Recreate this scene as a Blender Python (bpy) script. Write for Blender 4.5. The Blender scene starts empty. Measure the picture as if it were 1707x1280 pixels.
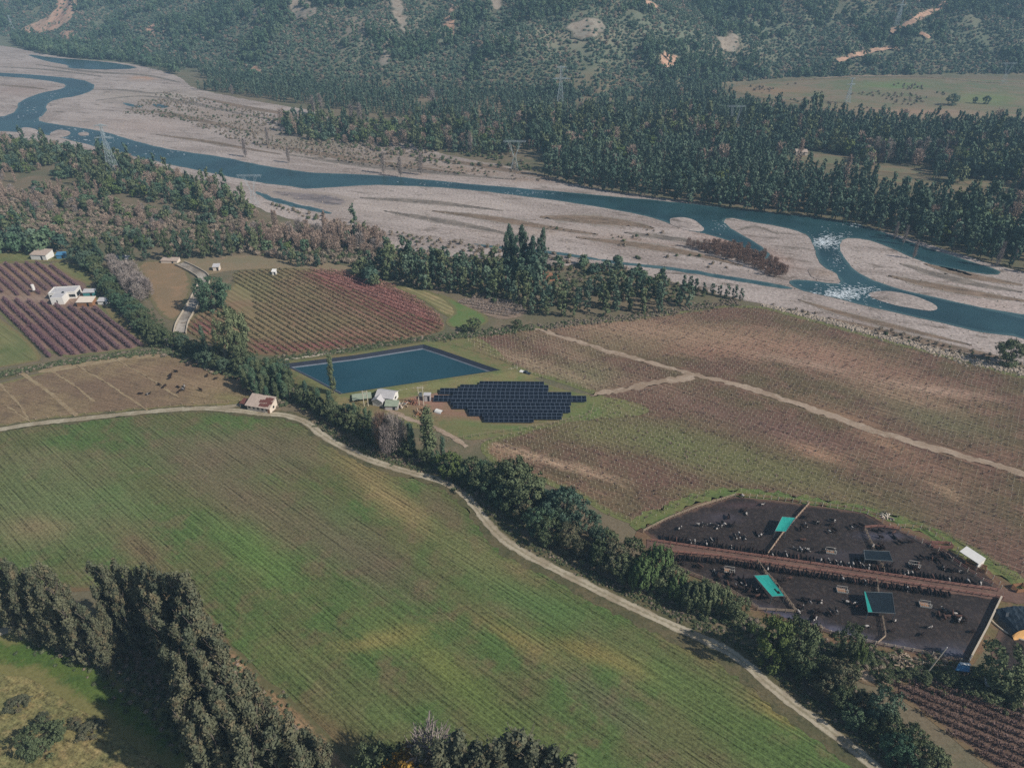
import bpy, math, random
import numpy as np
from mathutils import Vector, Matrix
from mathutils.geometry import delaunay_2d_cdt
R = math.radians
scene = bpy.context.scene
# ---------------------------------------------------------------- camera
CAM_H, FPX, PITCH = 165.0, 1190.0, 32.0
cam_d = bpy.data.cameras.new("camera"); cam = bpy.data.objects.new("camera", cam_d)
scene.collection.objects.link(cam); scene.camera = cam
cam.location = (0, 0, CAM_H); cam.rotation_euler = (R(90 - PITCH), 0, 0)
cam_d.sensor_fit = 'HORIZONTAL'; cam_d.sensor_width = 36.0
cam_d.lens = 36.0 * FPX / 1707.0
cam_d.clip_start = 1.0; cam_d.clip_end = 12000.0
# ---------------------------------------------------------------- light
SUN_EL = 39.0
SUN_DIR = Vector((math.cos(R(-24)), math.sin(R(-24)), math.tan(R(SUN_EL)))).normalized()   # towards the sun
world = bpy.data.worlds.new("World"); scene.world = world; world.use_nodes = True
nt = world.node_tree; bg = nt.nodes["Background"]
sky = nt.nodes.new("ShaderNodeTexSky"); sky.sky_type = 'NISHITA'; sky.sun_disc = False
sky.sun_elevation = R(SUN_EL)
sky.sun_rotation = math.atan2(SUN_DIR.x, SUN_DIR.y)
nt.links.new(sky.outputs[0], bg.inputs[0]); bg.inputs[1].default_value = 0.078
sl = bpy.data.lights.new("sun", 'SUN'); sl.energy = 4.1; sl.angle = R(0.6); sl.color = (1.0, 0.95, 0.88)
sun = bpy.data.objects.new("sun", sl); scene.collection.objects.link(sun)
sun.rotation_euler = (-SUN_DIR).to_track_quat('-Z', 'Y').to_euler()
sun.location = (0, 0, 500)
scene.view_settings.view_transform = 'Standard'; scene.view_settings.look = 'None'
scene.view_settings.exposure = 0.10; scene.view_settings.gamma = 1.0
scene.cycles.use_denoising = False
scene.cycles.max_bounces = 5; scene.cycles.diffuse_bounces = 2; scene.cycles.glossy_bounces = 2
scene.cycles.transmission_bounces = 2; scene.cycles.volume_bounces = 0; scene.cycles.transparent_max_bounces = 8
scene.cycles.use_fast_gi = False
HAZE = 0.00019
rng = np.random.default_rng(7); random.seed(7)
COL = scene.collection
SRC = bpy.data.collections.new("instance_sources")      # never linked: only feeds the scattered ground cover
# ---------------------------------------------------------------- helpers
def lin(r, g, b, k=1.0):
    f = lambda c: ((c/255+0.055)/1.055)**2.4 if c > 10 else c/255/12.92
    return (f(r)*k, f(g)*k, f(b)*k)
sp, cp = math.sin(R(PITCH)), math.cos(R(PITCH))
def ray(px, py):
    a, b = (px-853.5)/FPX, (640-py)/FPX
    return np.array([a, cp + b*sp, -sp + b*cp])
def U(px, py, z=0.0):
    d = ray(px, py); t = (z-CAM_H)/d[2]
    return np.array([d[0]*t, d[1]*t])
def project(x, y, z=0.0):
    x = np.asarray(x, float); y = np.asarray(y, float); z = np.asarray(z, float)-CAM_H
    dep = y*cp - z*sp; up = y*sp + z*cp
    dep = np.maximum(dep, 1e-3)
    return 853.5 + FPX*x/dep, 640 - FPX*up/dep, dep
def vnoise(x, y, seed=0):
    x = np.asarray(x, float)+seed*17.31; y = np.asarray(y, float)-seed*9.77
    xi = np.floor(x).astype(np.int64); yi = np.floor(y).astype(np.int64)
    fx = x-xi; fy = y-yi; fx = fx*fx*(3-2*fx); fy = fy*fy*(3-2*fy)
    def h(a, b):
        n = (a*374761393 + b*668265263 + seed*974711) & 0x7fffffff
        n = ((n ^ (n >> 13))*1274126177) & 0x7fffffff
        return ((n ^ (n >> 16)) & 0xffff)/65535.0
    return (h(xi, yi)*(1-fx)+h(xi+1, yi)*fx)*(1-fy)+(h(xi, yi+1)*(1-fx)+h(xi+1, yi+1)*fx)*fy
def fnoise(x, y, seed=0, o=3):
    s = 0; a = .5; t = 0
    for i in range(o):
        s = s+a*vnoise(x*2**i, y*2**i, seed+i); t += a; a *= .5
    return s/t
# the line where the hills rise out of the valley floor
_foot = [(-260, 52), (-60, 58), (60, 66), (140, 80), (250, 102), (420, 140), (600, 158), (800, 165), (1000, 170), (1120, 158), (1210, 141), (1320, 133), (1500, 128), (1707, 126), (2000, 126)]
_fw = np.array([U(a, b) for a, b in _foot]); _o = np.argsort(_fw[:, 0]); _fw = _fw[_o]
def terrain(x, y):
    x = np.asarray(x, float); y = np.asarray(y, float)
    t = np.maximum(0, y-np.interp(x, _fw[:, 0], _fw[:, 1]))
    t = t*t/(t+35.0)
    k = 0.50*(1+0.9*(fnoise(x/150, y/210, 3, 3)-.5))
    h = t*k + (fnoise(x/42, y/120, 11, 3)-.5)*26*np.clip(t/70, 0, 1)
    h = np.maximum(h, 0)
    return 230*(1-np.exp(-h/230))
_ts = np.concatenate([np.arange(150, 700, 40.), np.arange(700, 4200, 4.)])
def hit(px, py):
    if py > 235: return U(px, py)
    d = ray(px, py); X = d[0]*_ts; Y = d[1]*_ts; Z = CAM_H+d[2]*_ts
    below = np.nonzero(Z < terrain(X, Y))[0]
    if len(below) == 0: return U(px, max(py, -20))
    i = below[0]; a, b = _ts[i-1], _ts[i]
    for _ in range(12):
        m = (a+b)/2
        if CAM_H+d[2]*m < float(terrain(d[0]*m, d[1]*m)): b = m
        else: a = m
    return np.array([d[0]*b, d[1]*b])
def height_from(px, base, top):          # how tall a thing is whose foot and tip stand at these rows
    x, y = U(px, base) if base > 235 else hit(px, base)
    zb = float(terrain(x, y)); v = (640-top)/FPX
    # (y*sp+(z-H)*cp)/(y*cp-(z-H)*sp)=v
    w = y*(v*cp-sp)/(cp+v*sp)
    return max(1.0, w+CAM_H-zb)
def inpoly(x, y, P):
    P = np.asarray(P); c = np.zeros(np.shape(x), bool); n = len(P)
    for i in range(n):
        x1, y1 = P[i]; x2, y2 = P[(i+1) % n]
        if y1 == y2: continue
        m = ((y1 > y) != (y2 > y)) & (x < (x2-x1)*(y-y1)/(y2-y1)+x1)
        c ^= m
    return c
def bdist(X, P):
    P = np.asarray(P); A = P; B = np.roll(P, -1, 0); out = np.full(len(X), 1e9)
    for i in range(len(A)):
        d = B[i]-A[i]; L = max((d*d).sum(), 1e-9)
        t = np.clip(((X-A[i])@d)/L, 0, 1)
        q = X-(A[i]+t[:, None]*d); out = np.minimum(out, (q*q).sum(1))
    return np.sqrt(out)
def mesh(name, V, F, mat=None, smooth=False):
    V = np.asarray(V, np.float32); me = bpy.data.meshes.new(name)
    F = np.asarray(F, np.int32); k = F.shape[1]
    me.vertices.add(len(V)); me.vertices.foreach_set("co", V.ravel())
    me.loops.add(F.size); me.loops.foreach_set("vertex_index", F.ravel())
    me.polygons.add(len(F)); me.polygons.foreach_set("loop_start", np.arange(0, F.size, k, dtype=np.int32))
    me.polygons.foreach_set("loop_total", np.full(len(F), k, np.int32))
    if smooth: me.polygons.foreach_set("use_smooth", np.ones(len(F), bool))
    me.update(calc_edges=True)
    if mat: me.materials.append(mat)
    return me
def link(name, me, parent=None, loc=None, rot=None):
    o = bpy.data.objects.new(name, me); COL.objects.link(o)
    if parent: o.parent = parent
    if loc is not None: o.location = loc
    if rot is not None: o.rotation_euler = rot
    return o
def tag(o, label=None, cat=None, group=None, kind=None):
    if label: o["label"] = label
    if cat: o["category"] = cat
    if group: o["group"] = group
    if kind: o["kind"] = kind
    return o
def empty(name, loc, rz=0.0, **k):
    o = bpy.data.objects.new(name, None); COL.objects.link(o); o.location = loc; o.rotation_euler = (0, 0, rz)
    o.empty_display_size = .5
    return tag(o, **k)
def copy_tree(o, parent=None):
    c = o.copy(); COL.objects.link(c); c.parent = parent
    for ch in o.children: copy_tree(ch, c)
    return c
class MB:                                 # collects boxes, beams and quads into one mesh
    def __init__(s): s.v = []; s.f = []; s.m = []; s.mats = []
    def mi(s, mat):
        if mat not in s.mats: s.mats.append(mat)
        return s.mats.index(mat)
    def poly(s, pts, mat, faces):
        b = len(s.v); s.v += [tuple(p) for p in pts]; i = s.mi(mat)
        for f in faces: s.f.append([b+j for j in f]); s.m.append(i)
    def box(s, c, d, mat, rz=0.0):
        hx, hy, hz = d[0]/2, d[1]/2, d[2]/2; ca, sa = math.cos(rz), math.sin(rz); P = []
        for z in (-hz, hz):
            for x, y in ((-hx, -hy), (hx, -hy), (hx, hy), (-hx, hy)):
                P.append((c[0]+x*ca-y*sa, c[1]+x*sa+y*ca, c[2]+z))
        s.poly(P, mat, [(3, 2, 1, 0), (4, 5, 6, 7), (0, 1, 5, 4), (1, 2, 6, 5), (2, 3, 7, 6), (3, 0, 4, 7)])
    def beam(s, a, b, r, mat, r2=None, n=4):
        a = Vector(a); b = Vector(b); d = (b-a); r2 = r if r2 is None else r2
        if d.length < 1e-6: return
        d.normalize(); u = d.orthogonal().normalized(); w = d.cross(u); P = []
        for c, rr in ((a, r), (b, r2)):
            for k in range(n):
                an = 2*math.pi*k/n+.4; P.append(c+u*math.cos(an)*rr+w*math.sin(an)*rr)
        s.poly(P, mat, [(k, (k+1) % n, n+(k+1) % n, n+k) for k in range(n)]+[tuple(range(n))[::-1], tuple(range(n, 2*n))])
    def mesh(s, name):
        me = bpy.data.meshes.new(name); me.from_pydata([tuple(map(float, v)) for v in s.v], [], s.f)
        for m in s.mats: me.materials.append(m)
        me.polygons.foreach_set("material_index", s.m); me.update(); return me
    def build(s, name, parent=None, loc=None): return link(name, s.mesh(name), parent, loc)
# ---------------------------------------------------------------- node helpers
class NB:
    def __init__(s, name):
        s.mat = bpy.data.materials.new(name); s.mat.use_nodes = True; s.t = s.mat.node_tree; s.t.nodes.clear()
        s.out = s.t.nodes.new("ShaderNodeOutputMaterial")
    def put(s, sock, v):
        if isinstance(v, bpy.types.NodeSocket): s.t.links.new(v, sock)
        elif isinstance(v, (tuple, list)) and len(v) == 3 and sock.type == 'RGBA': sock.default_value = (*v, 1)
        else: sock.default_value = v
    def m(s, op, a, b=0.0, c=None, clamp=False):
        n = s.t.nodes.new("ShaderNodeMath"); n.operation = op; n.use_clamp = clamp
        s.put(n.inputs[0], a); s.put(n.inputs[1], b)
        if c is not None: s.put(n.inputs[2], c)
        return n.outputs[0]
    def vm(s, op, a, b=None):
        n = s.t.nodes.new("ShaderNodeVectorMath"); n.operation = op; s.put(n.inputs[0], a)
        if b is not None: s.put(n.inputs[1], b)
        return n.outputs['Value'] if op in ('DOT_PRODUCT', 'LENGTH') else n.outputs[0]
    def mix(s, f, a, b, mode='MIX'):
        n = s.t.nodes.new("ShaderNodeMix"); n.data_type = 'RGBA'; n.blend_type = mode; n.clamp_factor = True
        s.put(n.inputs[0], f); s.put(n.inputs[6], a); s.put(n.inputs[7], b); return n.outputs[2]
    def noise(s, vec, scale, detail=3.0, rough=.55, dist=0.0):
        n = s.t.nodes.new("ShaderNodeTexNoise"); s.put(n.inputs['Vector'], vec)
        n.inputs['Scale'].default_value = scale; n.inputs['Detail'].default_value = detail
        n.inputs['Roughness'].default_value = rough; n.inputs['Distortion'].default_value = dist; return n.outputs[0]
    def vor(s, vec, scale, feat='F1', out='Distance'):
        n = s.t.nodes.new("ShaderNodeTexVoronoi"); n.feature = feat; s.put(n.inputs['Vector'], vec)
        n.inputs['Scale'].default_value = scale; return n.outputs[out]
    def step(s, v, lo, hi):
        n = s.t.nodes.new("ShaderNodeMapRange"); n.interpolation_type = 'SMOOTHSTEP'; s.put(n.inputs[0], v)
        n.inputs[1].default_value = lo; n.inputs[2].default_value = hi; return n.outputs[0]
    def comb(s, x, y, z=0.0):
        n = s.t.nodes.new("ShaderNodeCombineXYZ"); s.put(n.inputs[0], x); s.put(n.inputs[1], y); s.put(n.inputs[2], z); return n.outputs[0]
    def pos(s): return s.t.nodes.new("ShaderNodeNewGeometry").outputs['Position']
    def attr(s, name):
        n = s.t.nodes.new("ShaderNodeAttribute"); n.attribute_name = name; return n
    def scale(s, col, f):
        n = s.t.nodes.new("ShaderNodeVectorMath"); n.operation = 'SCALE'; s.put(n.inputs[0], col); s.put(n.inputs[3], f); return n.outputs[0]
    def fin(s, col, rough=.95, spec=.08, bump=None, metal=0.0, bd=.3):
        p = s.t.nodes.new("ShaderNodeBsdfPrincipled"); s.put(p.inputs['Base Color'], col)
        s.put(p.inputs['Roughness'], rough); s.put(p.inputs['Specular IOR Level'], spec); s.put(p.inputs['Metallic'], metal)
        if bump is not None:
            b = s.t.nodes.new("ShaderNodeBump"); b.inputs['Strength'].default_value = 1.0; b.inputs['Distance'].default_value = bd
            s.put(b.inputs['Height'], bump); s.t.links.new(b.outputs[0], p.inputs['Normal'])
        s.t.links.new(p.outputs[0], s.out.inputs[0]); return s.mat
def field_mat(name, c1, c2, c3, dirw=(1, 0), row=0.0, rowk=0.0, streak=0.3, swid=.9, slen=40., fine=.3, big=35., edge=None, mid=9., bump=0.0, warp=0.6, speck=None, fs=1.1):
    b = NB(name); P = b.pos(); dx, dy = dirw; L = math.hypot(dx, dy); dx /= L; dy /= L
    u = b.vm('DOT_PRODUCT', P, (dx, dy, 0)); v = b.vm('DOT_PRODUCT', P, (-dy, dx, 0))
    nb = b.noise(P, 1/big, 4, .6); nm = b.noise(P, 1/mid, 4, .6); nf = b.noise(P, fs, 4, .7)
    col = b.mix(b.step(nb, .40, .60), c1, c2); col = b.mix(b.m('MULTIPLY', b.step(nm, .48, .68), .8), col, c3)
    t = b.attr("Tint"); st0 = b.noise(b.comb(b.m('DIVIDE', u, slen*.35), b.m('DIVIDE', v, max(swid, .5)*2.2), 3.0), 1.0, 4, .65)
    al = b.m('MULTIPLY', t.outputs['Alpha'], b.step(b.m('ADD', b.m('MULTIPLY', t.outputs['Alpha'], .42), b.m('ADD', b.m('MULTIPLY', nm, .5), b.m('MULTIPLY', st0 if streak else nf, .5))), .50, .68), clamp=True)
    col = b.mix(al, col, t.outputs['Color'])
    nf2 = b.noise(P, fs*2.6, 3, .8)
    val = b.m('MULTIPLY_ADD', b.m('SUBTRACT', nf2, .5), fine*2.6, b.m('MULTIPLY_ADD', b.m('SUBTRACT', nf, .5), fine*2.8, 1.0))
    if streak:
        st = b.noise(b.comb(b.m('DIVIDE', u, slen), b.m('DIVIDE', v, swid), 0.0), 1.0, 3, .65)
        val = b.m('MULTIPLY_ADD', b.m('SUBTRACT', st, .5), streak*2.4, val)
        l2 = b.noise(b.comb(b.m('DIVIDE', u, slen*.6), b.m('DIVIDE', v, swid*.75), 9.0), 1.0, 2, .5)
        val = b.m('SUBTRACT', val, b.m('MULTIPLY', b.step(l2, .56, .66), streak*.75))
        val = b.m('ADD', val, b.m('MULTIPLY', b.m('SUBTRACT', 1.0, b.step(l2, .33, .42)), streak*.5))
    if row:
        w = b.m('MULTIPLY', b.noise(P, 1/14, 2), warp*row)
        s = b.m('SINE', b.m('MULTIPLY', b.m('ADD', v, w), 2*math.pi/row))
        amp = b.m('MULTIPLY', rowk, b.m('ADD', .35, b.m('MULTIPLY', 1.2, nm)))
        val = b.m('MULTIPLY_ADD', s, amp, val)
    col = b.scale(col, b.m('MAXIMUM', val, .12))
    if edge:
        e = b.m('ADD', b.attr("edge").outputs['Fac'], b.m('MULTIPLY', b.m('SUBTRACT', b.noise(P, .35, 4, .7), .5), 1.1))
        col = b.mix(b.step(e, .25, .75), b.scale(edge, b.m('MULTIPLY_ADD', b.m('SUBTRACT', nf, .5), 1.0, 1.0)), col)
    if speck:
        vs = b.vor(P, speck[0]); col = b.mix(b.m('MULTIPLY', b.step(vs, speck[1]+.06, speck[1]), .8), col, speck[2])
    return b.fin(col, bump=b.m('MULTIPLY', nf, 1.0) if bump else None, bd=bump or .1)
def tint(me_, V, z, blobs):
    n = len(V); px, py, _ = project(V[:, 0], V[:, 1], z); C = np.zeros((n, 4), np.float32); C[:, :3] = .1
    wob = 10*(fnoise(V[:, 0]/9, V[:, 1]/9, 5, 3)-.5); px = px+wob*2; py = py+wob
    for bl in blobs:
        x, y, rx, ry, c = bl[:5]; s = bl[5] if len(bl) > 5 else .8; a = R(bl[6]) if len(bl) > 6 else 0
        dx = px-x; dy = py-y; ux = dx*math.cos(a)+dy*math.sin(a); uy = -dx*math.sin(a)+dy*math.cos(a)
        w = s*np.exp(-((ux/rx)**2+(uy/ry)**2)*1.2)
        k = w/np.maximum(w+C[:, 3]*(1-w), 1e-6)
        C[:, :3] = C[:, :3]*(1-k[:, None])+np.array(lin(*c, 1.45))*k[:, None]; C[:, 3] = w+C[:, 3]*(1-w)
    at = me_.color_attributes.new("Tint", 'FLOAT_COLOR', 'POINT'); at.data.foreach_set("color", C.ravel())
def dens(W, step):
    out = []; n = len(W)
    for i in range(n):
        a, b = W[i], W[(i+1) % n]; k = max(1, int(np.linalg.norm(b-a)/step))
        for j in range(k): out.append(a+(b-a)*j/k)
    return np.array(out)
def round_poly(W, it=2):
    W = np.asarray(W)
    for _ in range(it):
        N = np.roll(W, -1, 0); W = np.stack([W*.75+N*.25, W*.25+N*.75], 1).reshape(-1, 2)
    return W
SHEETS = {}
def sheet(name, poly, mat, z, grid=4., jit=.8, blobs=(), edge_w=3., label=None, px=True, rnd=2, dome=0.0, kind='structure', cat=None, jf=1.0):
    W = np.array([hit(*p) for p in poly]) if px else np.array(poly)
    if rnd: W = round_poly(W, rnd)
    W = dens(W, max(grid*.7, 1.0))
    J = np.stack([fnoise(W[:, 0]/(7*jf), W[:, 1]/(7*jf), 31, 4), fnoise(W[:, 0]/(7*jf), W[:, 1]/(7*jf), 47, 4)], 1)-.5
    W = W+J*2*jit
    lo, hi = W.min(0), W.max(0)
    gx, gy = np.meshgrid(np.arange(lo[0], hi[0], grid), np.arange(lo[1], hi[1], grid))
    G = np.stack([gx.ravel(), gy.ravel()], 1)+rng.uniform(-.2, .2, (gx.size, 2))*grid
    G = G[inpoly(G[:, 0], G[:, 1], W)]
    if len(G):
        G = G[bdist(G, W) > grid*.4]
    pts = [Vector(p) for p in np.concatenate([W, G])] if len(G) else [Vector(p) for p in W]
    n = len(W); r = delaunay_2d_cdt(pts, [(i, (i+1) % n) for i in range(n)], [], 1, 1e-4)
    V = np.array([tuple(v) for v in r[0]]); F = np.array([f for f in r[2]], np.int32)
    if len(F):
        a, b_, c = V[F[:, 0]], V[F[:, 1]], V[F[:, 2]]
        cr = (b_[:, 0]-a[:, 0])*(c[:, 1]-a[:, 1])-(b_[:, 1]-a[:, 1])*(c[:, 0]-a[:, 0])
        F[cr < 0] = F[cr < 0][:, ::-1]
    D = bdist(V, W); zz = terrain(V[:, 0], V[:, 1])+z+dome*np.clip(D/6, 0, 1)*(.5+fnoise(V[:, 0]/5, V[:, 1]/5, 2, 2))
    me_ = mesh(name, np.c_[V, zz], F, mat, smooth=True)
    ea = me_.attributes.new("edge", 'FLOAT', 'POINT'); ea.data.foreach_set("value", np.clip(D/edge_w, 0, 1).astype(np.float32))
    tint(me_, V, zz, blobs)
    o = link(name, me_); tag(o, label, cat, kind=kind); SHEETS.setdefault(name, []).append(W); return o
def smooth_line(P, it=3):
    P = np.asarray(P, float)
    for _ in range(it):
        Q = [P[0]]
        for i in range(len(P)-1): Q += [P[i]*.75+P[i+1]*.25, P[i]*.25+P[i+1]*.75]
        Q.append(P[-1]); P = np.array(Q)
    return P
def ribbon(name, line, width, mat, z=.1, jit=.25, kind='structure', label=None, cat=None, px=True):
    W = smooth_line([hit(*p) for p in line] if px else line)
    seg = np.r_[0, np.cumsum(np.linalg.norm(np.diff(W, axis=0), axis=1))]
    s = np.arange(0, seg[-1], 1.6); X = np.stack([np.interp(s, seg, W[:, 0]), np.interp(s, seg, W[:, 1])], 1)
    T = np.gradient(X, axis=0); T /= np.linalg.norm(T, axis=1)[:, None]; Nn = np.stack([-T[:, 1], T[:, 0]], 1)
    wv = np.interp(s/seg[-1], np.linspace(0, 1, len(width)), width) if isinstance(width, (list, tuple)) else np.full(len(s), width)
    K = np.array([-1, -.75, -.35, 0, .35, .75, 1]); V = []; A = []
    for j, k in enumerate(K):
        off = wv/2*k
        if abs(k) == 1: off = off+(rng.random(len(s))-.5)*jit*2+(fnoise(s/6, s*0+j, 9)-.5)*jit*3
        V.append(X+Nn*off[:, None]); A.append(np.full(len(s), k))
    V = np.stack(V, 1).reshape(-1, 2); A = np.stack(A, 1).ravel(); n = len(s); m = len(K)
    i = np.arange(n-1)[:, None]*m+np.arange(m-1)[None, :]; F = np.stack([i, i+1, i+1+m, i+m], -1).reshape(-1, 4)[:, ::-1]
    zz = terrain(V[:, 0], V[:, 1])+z
    me_ = mesh(name, np.c_[V, zz], F, mat, smooth=True)
    at = me_.attributes.new("across", 'FLOAT', 'POINT'); at.data.foreach_set("value", A.astype(np.float32))
    ea = me_.attributes.new("edge", 'FLOAT', 'POINT'); ea.data.foreach_set("value", np.clip((1-np.abs(A))*2.2, 0, 1).astype(np.float32))
    tint(me_, V, zz, ())
    return tag(link(name, me_), label, cat, kind=kind)
# ---------------------------------------------------------------- foliage
def leaf_mat(name, a, b_, k=1.0, twig=None):
    b = NB(name); P = b.pos(); oi = b.t.nodes.new("ShaderNodeObjectInfo")
    n = b.noise(P, .9, 3, .7)
    col = b.mix(oi.outputs['Random'], lin(*a, k), lin(*b_, k))
    col = b.scale(col, b.m('MULTIPLY_ADD', b.m('SUBTRACT', n, .5), 1.5, 1.0))
    if twig: col = b.mix(b.step(b.noise(P, .45, 3), .52, .66), col, lin(*twig, k))
    return b.fin(col, rough=.8, spec=.12)
def simple(name, c, rough=.8, spec=.2, var=.25, sc=1.0, k=1.0, metal=0.0):
    b = NB(name); n = b.noise(b.pos(), sc, 4, .65)
    return b.fin(b.scale(lin(*c, k), b.m('MULTIPLY_ADD', b.m('SUBTRACT', n, .5), var*2.5, 1.0)), rough, spec, metal=metal)
M = {}
M['euc'] = leaf_mat('eucalyptus_leaves', (70, 74, 58), (88, 88, 68), 1.5, (94, 86, 66))
M['oak'] = leaf_mat('broad_leaves', (70, 80, 56), (94, 100, 72), 1.4)
M['willow'] = leaf_mat('willow_leaves', (74, 94, 58), (86, 102, 64), 1.2)
M['lime'] = leaf_mat('yellow_green_leaves', (80, 96, 56), (92, 102, 60), 1.2)
M['pine'] = leaf_mat('dark_conifer_needles', (58, 76, 62), (76, 90, 72), 1.4)
M['wood'] = leaf_mat('distant_forest_leaves', (58, 76, 64), (84, 98, 80), 1.45)
M['wood2'] = leaf_mat('distant_grove_leaves', (64, 88, 68), (90, 106, 80), 1.25)
M['bare'] = leaf_mat('bare_twigs', (130, 112, 100), (142, 124, 110), 1.45)
M['bareg'] = leaf_mat('grey_bare_twigs', (118, 108, 104), (134, 124, 116), 1.4)
M['barer'] = leaf_mat('reddish_bare_twigs', (118, 94, 82), (130, 106, 92), 1.1)
M['yellow'] = leaf_mat('yellow_leaves', (150, 118, 50), (160, 126, 60), 1.1)
M['scrub'] = leaf_mat('hill_scrub_leaves', (62, 82, 68), (94, 106, 88), 1.55)
M['scrubd'] = leaf_mat('dry_scrub_twigs', (104, 96, 82), (124, 110, 96), 1.7)
M['bark'] = simple('tree_bark', (118, 108, 98), var=.35, sc=1.5)
M['barkd'] = simple('dark_tree_bark', (86, 76, 68), var=.35, sc=1.5)
M['canes'] = leaf_mat('purple_canes', (100, 76, 82), (106, 86, 88), 1.4)
M['redcanes'] = leaf_mat('red_canes', (128, 92, 86), (132, 102, 94), 1.6)
M['darkcanes'] = leaf_mat('dark_vine_canes', (92, 74, 70), (102, 84, 78), 1.5)
M['olivecanes'] = leaf_mat('olive_canes', (92, 88, 66), (102, 92, 70), 1.6)
def quads(C, Nn, size, asp=1.0, up=None, r=None):
    r = r or rng; n = len(C); Nn = Nn/np.maximum(np.linalg.norm(Nn, axis=1), 1e-6)[:, None]
    if up is None: T = r.normal(size=(n, 3))
    else: T = np.asarray(up, float)+r.normal(size=(n, 3))*.25
    A = np.cross(Nn, T); A /= np.maximum(np.linalg.norm(A, axis=1), 1e-6)[:, None]; B = np.cross(Nn, A)
    s = (np.asarray(size)*np.ones(n))[:, None]*r.uniform(.6, 1.3, (n, 1))
    A = A*s*.5; B = B*s*.5*asp
    V = np.stack([C-A*.9-B*.5, C+A*.35-B, C+A-B*-.3, C-A*.3+B], 1).reshape(-1, 3)
    F = np.arange(4*n).reshape(-1, 4)
    return V, F
def cloud(clumps, per, leaf, r, asp=1.0, up=None, bias=.5, hollow=.45, axis=True):
    C = []; Nn = []
    for c in clumps:
        x, y, z, rr, rz = c; n = max(8, int(per*(rr**1.5)))
        d = r.normal(size=(n, 3)); d /= np.linalg.norm(d, axis=1)[:, None]
        rad = (hollow+(1-hollow)*r.random(n)**.6)[:, None]
        p = d*rad*np.array([rr, rr, rz]); p *= (1+.25*r.normal(size=(n, 1)))
        C.append(p+np.array([x, y, z])); o = d.copy()
        if axis:
            ax = np.array([x, y, z*.0+.3*rr]); o = o*.7+.5*ax/max(np.linalg.norm(ax), .5)
        Nn.append(o+r.normal(size=(n, 3))*(1-bias)*.9)
    return quads(np.concatenate(C), np.concatenate(Nn), leaf, asp, up, r)
def trunk_mesh(name, h, r0, mat, limbs=5, seed=0, lean=.03, top=.9, lr=.4, spread=2.5):
    r = random.Random(seed); b = MB(); p = [Vector((0, 0, -.3))]; n = 6
    for i in range(1, n+1):
        p.append(Vector((r.uniform(-1, 1)*lean*h*i/n, r.uniform(-1, 1)*lean*h*i/n, h*top*i/n)))
    for i in range(n): b.beam(p[i], p[i+1], r0*(1-.82*i/n), mat, r0*(1-.82*(i+1)/n), n=6)
    for k in range(limbs):
        i = r.randint(2, n-1); a = r.uniform(0, 6.28); q = p[i]+Vector((math.cos(a)*spread*r.uniform(.5, 1), math.sin(a)*spread*r.uniform(.5, 1), h*.16*r.uniform(.6, 1.4)))
        b.beam(p[i], q, r0*lr*(1-.6*i/n), mat, r0*.08, n=4)
    return b.mesh(name)
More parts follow.
